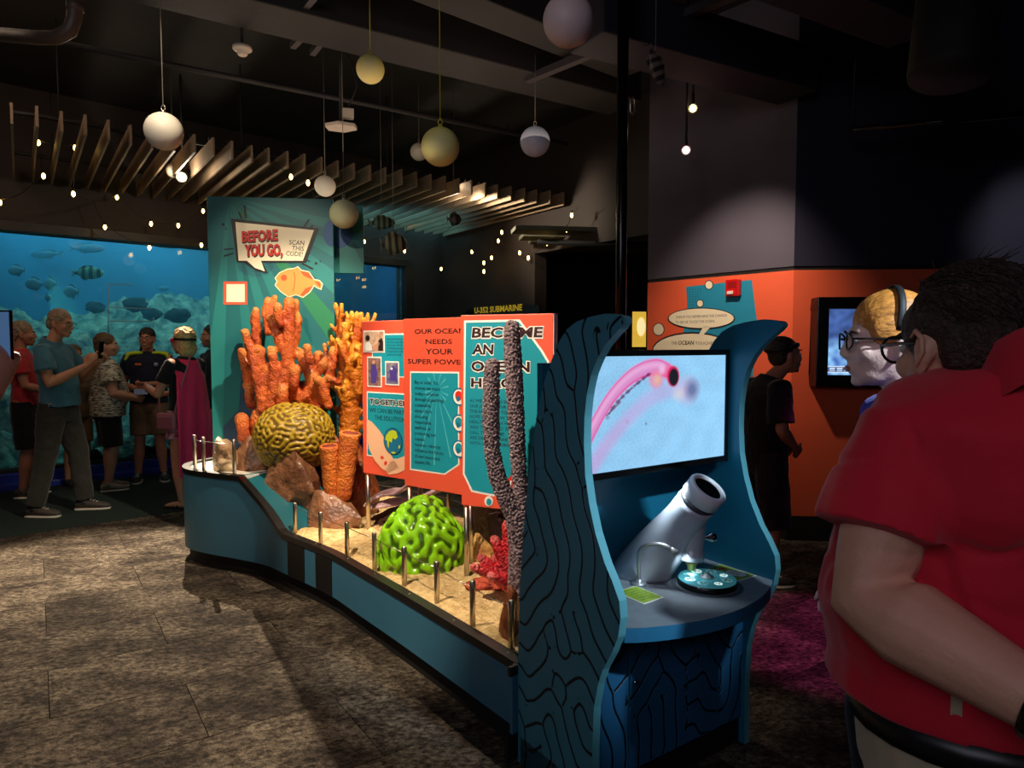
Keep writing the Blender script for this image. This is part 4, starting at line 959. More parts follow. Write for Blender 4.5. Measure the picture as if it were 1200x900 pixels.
# ---- three orange panels on steel posts
M_pfront = mat('panel_orange', (240, 90, 62), 0.45, var=(2, 0.04)); M_aqua = mat('panel_aqua', (26, 150, 168), 0.45, var=(2, 0.06)); M_aqray = mat('panel_aqua_ray', (74, 182, 196), 0.45)
M_skin_p = mat('print_skin', (246, 190, 150), 0.5); M_lime = mat('print_lime', (190, 206, 40), 0.5); M_sea = mat('print_sea', (24, 112, 150), 0.5); M_dkblue = mat('print_deep_blue', (26, 60, 110), 0.5)
panels = []
for O_, dr, lab, z1 in (((-0.937, 4.262), (0.80, -0.60), 'orange panel with photos and a hand holding a globe, farthest of three', 1.65), ((-0.617, 3.88), (0.80, -0.60), 'orange panel about super powers, middle of three overlapping panels', 1.65), ((-0.254, 3.39), (0.91, -0.41), 'orange panel with bold become an ocean hero heading', 1.65)):
    O_ = Vector((O_[0], O_[1], 0)); dr = Vector((dr[0], dr[1], 0)).normalized(); nn = Vector((dr.y, -dr.x, 0))
    t = thing('graphic_panel', lab, 'graphic panel', tuple(O_+dr*0.245), 0, 'orange graphic panels on posts')
    mb = MB(); mb.prism([(0, 0.70), (0.49, 0.70), (0.49, z1), (0, z1)], O_, dr, Z, -nn, 0.05); mb.build('board', M_pfront, t, bevel=0.004)
    for xx in (0.015, 0.475):
        mb = MB(); c_ = O_+dr*xx-nn*0.025; mb.lathe([(0.014, 0.30), (0.014, 0.72)], 14, c_); mb.build('post', M_steel, t)
    panels.append((t, O_, dr, Plane(O_, dr), Print(O_, dr, Z)))
# panel one
t, O_, dr, P1_, pr = panels[0]; X1 = 0.46
def zpx(pl_, u, v): return pl_.px(u, v)
a = P1_.px(450, 391); b = P1_.px(436, 441); M_pic = [mat('photo_warm', (176, 120, 96), 0.5, var=(28, 0.5), col2=(230, 200, 170)), mat('photo_dark', (90, 60, 60), 0.5, var=(30, 0.6), col2=(170, 130, 120)), mat('photo_purple', (70, 60, 130), 0.5, var=(26, 0.5), col2=(150, 140, 140))]
pr.poly([(P1_.px(436, 413)[0], b[1]), (X1, b[1]), (X1, a[1]), (a[0], a[1]), (a[0], P1_.px(450, 412)[1]), (P1_.px(436, 413)[0], P1_.px(436, 412)[1])], M_white, 1)
pr.poly(grow([(P1_.px(436, 413)[0], b[1]), (X1, b[1]), (X1, a[1]), (a[0], a[1]), (a[0], P1_.px(450, 412)[1]), (P1_.px(436, 413)[0], P1_.px(436, 412)[1])], -0.008), M_aqua, 2)
for (u0, v0, u1, v1, m) in ((426.5, 387, 451, 413, M_pic[0]), (431, 418, 447.5, 453, M_pic[1]), (452, 423.5, 468, 451, M_pic[2])):
    c0, c1 = P1_.px(u0, v1), P1_.px(u1, v0); pr.rect(c0[0], c0[1], c1[0], c1[1], M_white, 3); pr.rect(c0[0]+.008, c0[1]+.008, c1[0]-.008, c1[1]-.008, m, 4)
# simple figures in the photographs
M_pskin = mat('photo_skin', (206, 150, 120), 0.5); M_pdark = mat('photo_hair', (40, 28, 26), 0.5); M_pshirt = mat('photo_shirt', (236, 232, 226), 0.5); M_ppurple = mat('photo_sponge', (74, 58, 140), 0.5)
pr.poly(P1_.pts([(428.5, 411), (429, 402), (433, 400), (436, 404), (437, 411)]), M_pshirt, 5); pr.poly(P1_.pts(epx(431.5, 396, 2.6, 3.2, 14)), M_pdark, 6); pr.poly(P1_.pts([(436, 411), (438, 405), (445, 401), (446, 403), (441, 411)]), M_pskin, 5); pr.poly(P1_.pts([(444, 411), (444, 399), (448, 396), (449.5, 400), (449.5, 411)]), M_pdark, 5); pr.poly(P1_.pts(epx(446, 394, 2, 2.6, 12)), M_pskin, 6)
pr.poly(P1_.pts([(435, 440), (436, 428), (441, 427), (443, 438), (441, 449), (436, 449)]), M_ppurple, 5); pr.poly(P1_.pts(epx(438.5, 424.5, 2, 2.4, 12)), M_pskin, 6); pr.poly(P1_.pts([(458, 446), (457, 432), (461, 428), (465, 433), (466, 447)]), M_ppurple, 5); pr.poly(P1_.pts(epx(459.5, 432, 1.4, 1.4, 10)), M_white, 6)
M_txtd = mat('print_text_dark', (22, 60, 76), 0.5)
for i, s_ in enumerate(('WITH EVERYONE DOING', 'A LITTLE, OUR OCEAN', 'GETS A LOT. WE WORK', 'TOGETHER EVERY DAY', 'TO KEEP OUR COAST', 'CLEAN AND ALIVE.')): 
    q = P1_.px(453.5, 398.5+3.6*i); pr.text(s_, q[0], q[1], 0.0105, M_txtd, 3, bold=0.01)
c0 = P1_.px(430, 534); c1 = P1_.px(430, 458.5); pr.poly([(c0[0], c0[1]), (c0[0]+0.05, c0[1]), (X1, c0[1]), (X1, c1[1]), (c1[0], c1[1])], M_white, 1); pr.poly([(c0[0]+.008, c0[1]+.008), (X1-.008, c0[1]+.008), (X1-.008, c1[1]-.008), (c1[0]+.008, c1[1]-.008)], M_aqua, 2)
q = P1_.px(433.5, 473); pr.text('TOGETHER', q[0]-.004, q[1]-.003, 0.036, M_white, 3, w=0.345, bold=0.07); pr.text('TOGETHER', q[0], q[1], 0.032, M_ink, 4, w=0.335, bold=0.03)
q = P1_.px(433.5, 482.6); pr.text('WE CAN BE PART OF', q[0], q[1], 0.027, M_ink, 3, w=0.365, bold=0.0); q = P1_.px(439.5, 491.5); pr.text('THE SOLUTION', q[0], q[1], 0.028, M_ink, 3, w=0.265)
pr.poly(P1_.pts([(430.2, 491), (436, 494), (445, 504), (452, 515), (457, 530), (468, 548), (456, 554), (448, 549), (440, 540), (433, 526), (430.2, 512)]), M_skin_p, 4)
pr.poly(P1_.pts([(452, 551), (458, 541), (470, 536), (486, 530), (488, 540), (478, 549), (466, 555), (456, 556)]), M_skin_p, 4)
e = P1_.px(459.5, 517); rr = 0.078; pr.disc(e[0]+0.012, e[1], rr+.004, M_ink, 5, 36); pr.disc(e[0]+0.012, e[1], rr, M_sea, 6, 36)
ex, ez = e[0]+0.012, e[1]
for P_ in ([(-.06, .03), (-.03, .06), (.0, .07), (.03, .064), (.045, .03), (.02, .012), (.0, .02), (-.01, -.01), (-.03, .0), (-.035, -.045), (-.048, -.03), (-.05, .0), (-.066, .005)], [(-.02, -.066), (.01, -.06), (.03, -.068), (.0, -.076)], [(.05, -.02), (.066, -.015), (.062, -.035), (.048, -.04)]): pr.poly([(ex+x, ez+y) for x, y in P_], M_lime, 7)
for P_ in ([(446, 535), (449, 534), (451, 537), (448, 538)], [(451, 541), (454, 540), (454, 544), (451, 545)]): pr.poly(P1_.pts(P_), M_red, 5)
pr.build('printed_graphic', t)
# panel two
t, O_, dr, P2_, pr = panels[1]
ptext(pr, P2_, 'OUR OCEAN', 486, 545, 391.2, 5.4, M_ink, 1, bold=0.012); ptext(pr, P2_, 'NEEDS', 499, 530, 403, 5.4, M_ink, 1, bold=0.012); ptext(pr, P2_, 'YOUR', 499, 531, 415, 6.4, M_ink, 1, bold=0.012); ptext(pr, P2_, 'SUPER POWERS', 478, 552, 426, 5.4, M_ink, 1, bold=0.012)
bx = P2_.pts([(482, 437), (536.8, 437.6), (537, 543.5), (521, 554.5), (482, 549)]); pr.poly(grow(bx, 0.009), M_white, 1); pr.poly(bx, M_aqua, 2)
sx, sz = P2_.px(512, 456)
for an in (-2.9, -2.55, -2.2, -1.9, -1.62, -1.3, -1.0, -0.7, -0.35, 0.2, 0.7, 1.2, 1.8, 2.4):
    k0, k1 = 0.03, 0.16 if abs(an) > 0.0 else 0.1
    k1 = {-1.9: .36, -1.62: .42, -1.3: .38, -1.0: .22, -2.2: .2}.get(an, 0.09)
    d_ = Vector((math.cos(an), math.sin(an))); n_ = Vector((-d_.y, d_.x)); a, b = Vector((sx, sz))+d_*k0, Vector((sx, sz))+d_*k1; pr.poly([tuple(a-n_*.001), tuple(b-n_*.006), tuple(b+n_*.006), tuple(a+n_*.001)], M_aqray, 3)
for i, s_ in enumerate(('Big or small, the', 'choices we make', 'today\u2014whether', 'through supporting', 'sustainable', 'aquaculture,', 'choosing', 'responsible', 'seafood, or', 'protecting our', 'coastal', 'habitats\u2014directly', 'influence the future', 'of our ocean and', 'aquatic life.')):
    q = P2_.px(486.5, 449.5+6.62*i); pr.text(s_, q[0], q[1], 0.0195, M_txtd, 4, bold=0.005)
for v, m in ((465, M_red), (496, M_white), (526, M_white)):
    q = P2_.px(538.5, v); pr.disc(q[0], q[1], 0.048, M_sea, 5); pr.disc(q[0], q[1], 0.040, M_white, 6); pr.disc(q[0], q[1]+.006, 0.026, m if m is M_red else M_aqua, 7); pr.disc(q[0]-.004, q[1]-.01, 0.014, M_sea, 8)
pr.build('printed_graphic', t)
# panel three
t, O_, dr, P3_, pr = panels[2]
bx = P3_.pts([(546.2, 378.2), (608, 377), (634, 412), (641, 424), (641, 586), (575, 578.5), (553.8, 574.2), (544.8, 555)]); pr.poly(grow(bx, 0.011), M_white, 1); pr.poly(bx, M_aqua, 2)
for m, bo, ly, gr in ((M_white, 0.085, 3, 1.2), (mat('print_maroon', (52, 16, 22), 0.5), 0.03, 4, 0)):
    for s_, u0, u1, vb, h_ in (('BECOME', 553, 637, 395.3, 11), ('AN', 553.5, 579, 414.8, 11.2), ('OCEAN', 552.5, 621, 434.4, 11), ('HERO', 552.5, 603, 453.0, 10)):
        ptext(pr, P3_, s_, u0-gr*.6, u1+gr*.6, vb+gr*.5, h_+gr*.6, m, ly, bold=bo, shear=0.08 if s_ in ('BECOME', 'AN') else 0)
for i, s_ in enumerate(('AS WE NEAR THE END OF', 'OUR JOURNEY THROUGH', 'THE AQUARIUM TODAY, WE', 'HOPE YOU KNOW THAT', 'HEALTHY OCEAN WATERS', 'AND THE THINGS THAT', 'CALL THEM HOME', 'ARE DEEPLY CONNECTED', 'WITH OUR ACTIONS.')):
    q = P3_.px(550.8, 471+6.2*i); pr.text(s_, q[0], q[1], 0.0158, M_txtd, 3, bold=0.006)
pr.poly(P3_.pts([(590, 588), (584, 574), (600, 556), (606, 540), (612, 560), (622, 566), (626, 592)]), M_red, 3); pr.poly(P3_.pts([(588, 566), (600, 563), (598, 574), (590, 580)]), M_white, 4); pr.poly(P3_.pts([(596, 572), (620, 576), (620, 586), (597, 580)]), M_dkblue, 4)
pr.poly(P3_.pts(epx(573, 587, 5, 6, 16)), M_white, 4); pr.poly(P3_.pts(epx(573.5, 588, 3, 4, 14)), M_aqua, 5)
pr.build('printed_graphic', t)
mb = MB(); mb.prism([(0.4901, 0.70), (0.4925, 0.70), (0.4925, 1.65), (0.4901, 1.65)], O_, dr, Z, -Vector((dr.y, -dr.x, 0)), 0.05); mb.build('edge_strip', mat('edge_white', (226, 226, 236), 0.4), t)

# ---- corals and rocks
def bumpy(name, label, cat, branches, m, vox=0.012, disp=None, group=None, smooth=3, tip=0.0):
    """branches: lists of (point, radius); fused into one skin"""
    mb = MB(); lo = None
    for br in branches:
        mb.tube([p for p, r in br], [r for p, r in br], 12, round_ends=True)
        q = min((p for p, r in br), key=lambda p: p.z); lo = q if lo is None or q.z < lo.z else lo
    o = mb.build(name, m, origin=tuple(lo)); remesh(o, vox, smooth, disp)
    if tip:
        # pale growing tips at the branch ends
        n = len(o.data.vertices); co = np.empty(n*3, np.float32); o.data.vertices.foreach_get('co', co); co = co.reshape(-1, 3); v = np.zeros(n, np.float32)
        for br in branches:
            e = np.array(br[-1][0]-lo); d = np.linalg.norm(co-e, axis=1); v = np.maximum(v, np.exp(-(d/tip)**2))
        a = o.data.attributes.new('tip', 'FLOAT', 'POINT'); a.data.foreach_set('value', v)
    return tag(o, label, cat, group)
def coral_mat(name, c1, c2, tip, scale, bump, rough=0.4, zlo=0.0, zhi=1.0):
    m = mat(name, c1, rough, var=(scale, 0.3), bump=bump, col2=c2, coat=0.25); nt = m.node_tree; b = nt.nodes['Principled BSDF']; b.inputs['Coat Roughness'].default_value = 0.25
    if tip:
        L = nt.links; src = b.inputs['Base Color'].links[0].from_socket; mx = nt.nodes.new('ShaderNodeMix'); mx.data_type = 'RGBA'; a = nt.nodes.new('ShaderNodeAttribute'); a.attribute_name = 'tip'
        L.new(a.outputs['Fac'], mx.inputs[0]); L.new(src, mx.inputs[6]); mx.inputs[7].default_value = lin(tip); L.new(mx.outputs[2], b.inputs['Base Color'])
    return m
M_cor1 = coral_mat('coral_orange', (222, 104, 34), (168, 58, 16), (240, 164, 76), 9, (85, 0.9))
Y0 = 4.86
def zb(x, y): return (270+x/6.667, 340+y/6.667)
raw = [[(300, 960, 46), (320, 850, 46), (400, 730, 46), (440, 620, 46), (455, 520, 48), (390, 390, 44), (320, 225, 38)], [(460, 500, 44), (455, 320, 46), (462, 95, 42)], [(485, 470, 34), (520, 320, 32), (530, 200, 26)], [(505, 340, 30), (512, 90, 26)],
       [(255, 930, 48), (225, 700, 42), (220, 520, 46), (225, 470, 46)], [(160, 900, 36), (125, 640, 34), (100, 490, 44)], [(210, 700, 34), (150, 440, 34), (113, 325, 30)], [(215, 520, 30), (200, 330, 36), (193, 210, 36), (197, 150, 26)],
       [(300, 330, 30), (272, 150, 30)], [(330, 300, 30), (300, 160, 30), (290, 75, 28)], [(330, 200, 26), (345, 60, 24)], [(390, 270, 26), (365, 130, 34)], [(270, 800, 44), (320, 690, 46), (285, 610, 46)], [(350, 640, 34), (320, 480, 32)],
       [(400, 900, 44), (410, 780, 44)], [(660, 920, 40), (640, 700, 42), (600, 590, 42), (545, 500, 38)], [(640, 720, 40), (690, 590, 38), (690, 500, 36)], [(500, 740, 38), (512, 620, 40)], [(600, 930, 42), (530, 800, 42), (470, 715, 40)], [(590, 880, 42), (575, 740, 42)],
       [(690, 940, 40), (700, 820, 42), (685, 740, 40)], [(735, 800, 34), (775, 640, 40), (805, 560, 30), (795, 460, 26)], [(620, 560, 30), (600, 445, 30)], [(690, 640, 32), (730, 570, 36)], [(600, 520, 20), (545, 465, 16)], [(840, 720, 28), (760, 690, 30)], [(745, 520, 14), (735, 425, 16)], [(170, 900, 30), (145, 770, 26)], [(330, 820, 36), (345, 600, 36), (320, 470, 34)], [(450, 900, 38), (455, 780, 40), (520, 640, 40)], [(260, 780, 36), (180, 620, 36), (165, 520, 30)], [(560, 860, 40), (640, 760, 38), (650, 680, 36)], [(380, 880, 40), (330, 780, 40), (240, 640, 38)], [(770, 900, 34), (730, 800, 36), (690, 700, 34)]]
br = []
for i, L_ in enumerate(raw):
    dy = ((i*37) % 11-5)*0.028
    if i in (0, 1, 4): dy = -0.06
    if i in (3, 8, 9, 10, 13): dy = 0.10
    br.append([(Vector(at(*zb(x, y), Y0+dy*(1-0.5*(y/950)))), r*1.06/6.667*Y0/FPX) for x, y, r in L_])
bumpy('branching_coral', 'tall orange branching coral in front of the teal board', 'coral', br, M_cor1, 0.011, ndisp(24, 0.009), smooth=2, tip=0.034)
# yellow orange antler coral further right
M_cor2 = coral_mat('coral_amber', (236, 146, 32), (190, 78, 16), (248, 180, 56), 6, (70, 0.7))
rg = random.Random(11); br = []; base = Vector(at(411, 478, 5.05))
br.append([(Vector(at(408, 540, 5.05)), 0.07), (Vector(at(410, 480, 5.05)), 0.08), (Vector(at(412, 450, 5.05)), 0.05)])
tips = [(393, 357), (400, 357), (407, 369), (412, 366), (418, 368), (424, 367), (431, 368), (440, 368), (388, 394), (395, 398), (399, 420), (386, 402), (403, 380), (421, 390), (428, 392), (436, 400), (398, 435), (405, 412), (415, 402), (441, 392), (394, 455), (402, 455), (410, 385), (396, 372), (391, 415), (433, 384), (420, 418), (428, 428)]+[(rg.uniform(388, 430), rg.uniform(415, 492)) for _ in range(14)]
for u, v in tips:
    dy = rg.uniform(-0.16, 0.12); T_ = Vector(at(u, v, 5.05+dy)); b_ = Vector(at(411+rg.uniform(-10, 10), min(500, max(462+rg.uniform(-25, 8), v+22)), 5.05+dy*0.4)); mid = b_.lerp(T_, 0.55)+Vector((rg.uniform(-.03, .03), 0, rg.uniform(-.02, .02)))
    br.append([(b_, 0.034), (mid, 0.026), (T_, rg.uniform(0.012, 0.020))])
    for k in range(2):
        s_ = mid.lerp(T_, rg.uniform(0.1, 0.6)); br.append([(s_, 0.017), (s_+Vector((rg.uniform(-.07, .07), rg.uniform(-.05, .03), rg.uniform(.05, .1))), 0.010)])
bumpy('antler_coral', 'amber yellow coral of many thin upright fingers behind the first panel', 'coral', br, M_cor2, 0.009, ndisp(30, 0.006), smooth=1, tip=0.026)
# orange stubs
for (pts, lab) in (([(288, 515, 9), (286, 500, 9), (283, 491, 8.5)], 'stubby orange coral finger on the rock left of the brain coral, left one'), ([(304, 510, 8), (302, 497, 9), (303, 487, 9)], 'stubby orange coral finger touching the brain coral')):
    bumpy('coral_stub', lab, 'coral', [[(Vector(at(u, v, 4.85)), r*4.85/FPX) for u, v, r in pts]], M_cor1, 0.008, ndisp(30, 0.006), 'orange coral stubs', tip=0.04)
# brain corals
def brain(name, label, c, r, m, cells, amp, lump=0.06, flat=0.0):
    mb = MB(); nu, nv = 400, 220; mb.ell((0, 0, 0), (1, 1, 1), None, nu, nv); U = np.array(mb.v)
    fl = lookup(LAB3, U*cells+17.0); h = np.tanh(fl*1.8)
    lp = np.array([noise.noise(Vector(tuple(u))*1.3+Vector((c[0], c[1], 0))) for u in U.tolist()])
    S = 1+amp*h+lump*lp
    Pn = U*S[:, None]*np.array(r)
    mb.v = [tuple(x) for x in (Pn+np.array(c)).tolist()]
    o = mb.build(name, m, origin=(c[0], c[1], c[2])); a = o.data.attributes.new('groove', 'FLOAT', 'POINT'); a.data.foreach_set('value', h.astype(np.float32)); return tag(o, label, 'coral')
M_brain1 = line_mat('brain_olive', (96, 70, 16), (170, 138, 34), -1.0, 0.0, 0.4); M_brain2 = line_mat('brain_green', (50, 78, 10), (138, 206, 24), -1.0, -0.15, 0.22)
c_ = at(345, 512, 4.72); brain('brain_coral', 'large olive yellow brain coral below the orange branching coral', tuple(c_), (0.275, 0.26, 0.245), M_brain1, 60, 0.020, 0.05)
brain('brain_coral', 'bright glossy green brain coral on the sand behind the posts', (-0.485, 3.68, 0.375), (0.235, 0.235, 0.285), M_brain2, 40, 0.034, 0.12)
# tube sponges
M_sponge = mat('sponge_orange', (224, 126, 40), 0.55, var=(10, 0.3), bump=(60, 1.0), col2=(186, 84, 24)); M_spin = mat('sponge_inside', (120, 40, 14), 0.8)
for (b0_, t0_, rb, rt, lab) in (((389, 580), (386, 523), 9.0, 11.2, 'shorter orange tube sponge, left of the pair'), ((402, 580), (410.5, 508), 9.5, 12.5, 'taller orange tube sponge, right of the pair')):
    p, q = Vector(at(*b0_, 4.42)), Vector(at(*t0_, 4.38)); ax = (q-p); L_ = ax.length; k = 4.4/FPX
    mb = MB(); prof = [(rb*k*(1+0.0*i)+(rt-rb)*k*(i/14)**0.8+0.0035*math.sin(i*2.4), L_*i/14) for i in range(15)]
    prof = [(rb*k*0.8, -0.03)]+prof+[(rt*k*0.93, L_+0.008), (rt*k*0.75, L_+0.002)]
    mb.lathe(prof, 26, p, ax, 0, True, False); mb.lathe([(rt*k*0.75, L_+0.002), (rt*k*0.6, L_-0.06), (0.004, L_-0.12)], 26, p, ax, 1)
    o = mb.build('tube_sponge', [M_sponge, M_spin], origin=tuple(p)); tag(o, lab, 'sponge', 'orange tube sponges')
# rocks
M_rockb = mat('rock_brown', (158, 108, 74), 0.36, var=(7, 0.4), bump=(22, 0.8), col2=(96, 60, 42), coat=0.3); M_rockp = mat('rock_pale', (206, 180, 140), 0.5, var=(9, 0.3), bump=(26, 0.8), col2=(140, 100, 66), coat=0.2); M_rocky = mat('rock_yellow', (226, 186, 108), 0.6, var=(12, 0.3), bump=(30, 0.8), col2=(170, 112, 56)); M_rockr = mat('rock_redbrown', (176, 90, 46), 0.45, var=(8, 0.4), bump=(20, 0.8), col2=(110, 52, 30), coat=0.2)
def rock(label, c, r, m, seed, rough=0.55, name='rock', freq=1.3, vox=None):
    mb = MB(); blob(mb, (0, 0, 0), r, seed, rough, 44, 28, freq)
    # facet the surface a little, like broken stone
    V = np.array(mb.v); g = np.random.default_rng(seed)
    for _ in range(10):
        n = g.standard_normal(3); n[2] = abs(n[2])*0.6; n /= np.linalg.norm(n); d = (V@n); lim = np.quantile(d, 0.86); ex = np.clip(d-lim, 0, None); V -= np.outer(ex*0.85, n)
    mb.v = [tuple(x) for x in V.tolist()]; o = mb.build(name, m, local=True); o.location = c; return tag(o, label, 'rock')
rock('pale creamy rock on the raised white end behind two posts', tuple(at(262, 536, 4.72)), (0.15, 0.14, 0.12), M_rockp, 1, 0.6)
rock('dark brown rock between the pale rock and the olive brain coral', tuple(at(297, 538, 4.78)), (0.17, 0.17, 0.15), M_rockb, 2)
rock('large glossy brown rock in front of the olive brain coral', tuple(at(340, 562, 4.58)), (0.24, 0.22, 0.25), M_rockb, 5, 0.6)
rock('low flat brown rock on the sand behind the first posts', tuple(at(387, 600, 4.40)), (0.26, 0.20, 0.13), M_rockb, 8, 0.5)
rock('broad reddish brown rock mound carrying the orange corals', (-1.55, 5.0, 0.62), (0.50, 0.16, 0.33), M_rockr, 9, 0.4)
rock('reddish rock behind the tube sponges under the amber coral', tuple(at(412, 556, 4.75)), (0.20, 0.18, 0.33), M_rockr, 19, 0.25)
rock('dark rock under the pale purple plate coral', tuple(at(478, 606, 4.5)), (0.26, 0.2, 0.10), mat('rock_dark', (70, 46, 40), 0.5, var=(8, 0.4), bump=(20, 0.8)), 13)
rock('small sandy yellow rock behind the panel posts', tuple(at(562, 645, 3.72)), (0.10, 0.10, 0.09), M_rocky, 14, 0.7, freq=2.0)
rock('brown upright stone by the last post beside the kiosk', (-0.005, 2.72, 0.38), (0.05, 0.07, 0.15), M_rockr, 15, 0.5)
rock('dark jagged rock on the far side of the sand', tuple(at(585, 612, 4.0)), (0.22, 0.18, 0.14), MATS['rock_dark'], 17, 0.6)
# plate coral
M_plate = mat('coral_plate', (236, 200, 204), 0.5, var=(10, 0.2), bump=(40, 0.6), col2=(150, 108, 116))
t = thing('plate_coral', 'pale purple plate coral of two thin shelves under the panels', 'coral', tuple(at(470, 600, 4.45)))
for (a, b, dz) in (((424, 594), (484, 564), 0), ((428, 600), (524, 574), 1)):
    mb = MB(); p, q = Vector(at(*a, 4.40)), Vector(at(*b, 4.34)); R = []
    for i in range(15):
        s_ = i/14; c_ = p.lerp(q, s_)+Z*(0.02*math.sin(s_*7+dz)); wd = 0.20*math.sin(PI*(0.12+0.8*s_))+0.03
        tk = 0.016+0.006*math.sin(s_*9)
        R.append([c_+Vector((0, -0.02-0.03*math.sin(s_*11), -tk*0.4)), c_+Vector((0, 0.0, tk)), c_+Vector((0.05, wd, tk*1.2)), c_+Vector((0.05, wd, -tk)), c_+Vector((0.0, 0.0, -tk))])
    mb.rings(R); mb.build('shelf', M_plate, t, sub=1)
# purple finger coral in front of panel three
M_purple = mat('coral_purple', (176, 152, 154), 0.75, var=(60, 0.5), bump=(120, 1.0), col2=(112, 90, 96))
k = 3.02/FPX
k *= 0.94
br = [[(Vector(at(u, v, 3.02)), r*k) for u, v, r in ((606, 700, 12), (608, 640, 12), (604, 606, 12), (593, 582, 11.5), (583, 560, 10.5), (577, 530, 9.8), (575, 490, 9.8), (576, 450, 9.8), (577, 428, 9))], [(Vector(at(u, v, 3.02)), r*k) for u, v, r in ((609, 640, 11), (613, 600, 10), (609, 560, 9), (606, 520, 9.5), (604, 470, 10.2), (601, 420, 10.6), (599.5, 384, 9.5))]]
def cob(co):
    P = co*1.0; f = lookup(LAB3, np.asarray(P, float)*620+5)+0.6*lookup(LAB3, np.asarray(P, float)*910+31); return 0.0062*np.tanh(f*1.2)
bumpy('finger_coral', 'two tall rough purple grey coral fingers in front of the hero panel', 'coral', br, M_purple, 0.0042, cob, smooth=1)
# red finger coral
M_redc = coral_mat('coral_red', (214, 30, 40), (160, 14, 28), (232, 150, 140), 30, (60, 1.0)); M_tip = mat('coral_red_tip', (226, 150, 140), 0.5)
k = 3.05/FPX; br = []
for (u, v, du, r) in ((556, 665, 0, 6.0), (564, 654, .04, 6.0), (580, 633, .05, 6.5), (594, 615, 0.06, 6.5), (606, 606, .1, 6.5), (622, 620, .05, 6.5), (580, 655, .12, 6.5), (575, 676, -.03, 5)):
    b_ = Vector(at(600, 688, 3.08)); T_ = Vector(at(u, v, 3.05+du)); m_ = b_.lerp(T_, 0.5)+Z*0.012; br.append([(b_, 9.5*k), (m_, 7.4*k), (T_, r*0.95*k)])
bumpy('red_finger_coral', 'bright red finger coral with pale tips beside the kiosk', 'coral', br, M_redc, 0.0045, lambda co: 0.0024*np.tanh(2*lookup(LAB3, np.asarray(co, float)*560)), smooth=1, tip=0.018)
mb = MB(); blob(mb, at(572, 684, 3.25), (0.09, 0.07, 0.025), 21, 0.6); o = mb.build('crust_coral', mat('coral_crust', (196, 82, 56), 0.8, var=(20, 0.3), bump=(60, 0.8)), origin=tuple(at(572, 684, 3.25))); tag(o, 'flat reddish crust of coral on the sand below the red fingers', 'coral')
# ================================================================== the microscope kiosk
KO = Vector((0.022, 2.385, 0)); KR = Vector((0.82, 0.572, 0)).normalized(); KF = Vector((0.572, -0.82, 0)).normalized()
def kp(r, f, z): return KO+KR*r+KF*f+Z*z
KW = 0.76; CT = 0.66
kiosk = thing('microscope_kiosk', 'dark teal kiosk with wavy side wings, grooved like brain coral', 'kiosk', tuple(kp(0.38, 0.2, 0)), math.atan2(KR.y, KR.x))
GROUND = (26, 78, 96)
M_wing = line_mat('wing_grooved', (62, 128, 146), (7, 15, 20), -1.0, -0.66); M_wingin = mat('wing_inside', (22, 104, 132), 0.42, var=(1.5, 0.1)); M_wedge = mat('wing_edge', (92, 160, 172), 0.4)
M_cab = line_mat('cabinet_grooved', (36, 92, 132), (7, 12, 24), -1.0, -0.66)
fz = [(0.0, 0.402), (0.24, 0.398), (0.38, 0.404), (0.46, 0.422), (0.515, 0.442), (0.58, 0.480), (0.64, 0.508), (0.70, 0.518), (0.75, 0.512), (0.80, 0.482), (0.847, 0.448), (0.93, 0.405), (1.015, 0.376), (1.10, 0.357), (1.2, 0.350), (1.28, 0.352), (1.35, 0.362), (1.41, 0.380), (1.46, 0.408), (1.50, 0.442), (1.53, 0.478), (1.55, 0.506), (1.565, 0.522), (1.575, 0.525), (1.585, 0.515), (1.592, 0.47), (1.594, 0.45)]
bz = [(0.0, 0.0), (0.386, 0.0), (0.638, 0.010), (0.92, 0.040), (1.1, 0.071), (1.285, 0.112), (1.38, 0.148), (1.43, 0.175), (1.48, 0.204), (1.52, 0.232), (1.554, 0.268), (1.575, 0.315), (1.587, 0.375), (1.594, 0.44)]
def ip(tab, z): return float(np.interp(z, [a for a, b in tab], [b for a, b in tab]))
zs = sorted(set(list(np.linspace(0.0, 1.54, 480))+list(np.linspace(1.54, 1.594, 40)))); NF = 150
def groove_uv(f, z): return (f*205+20, z*150+40)
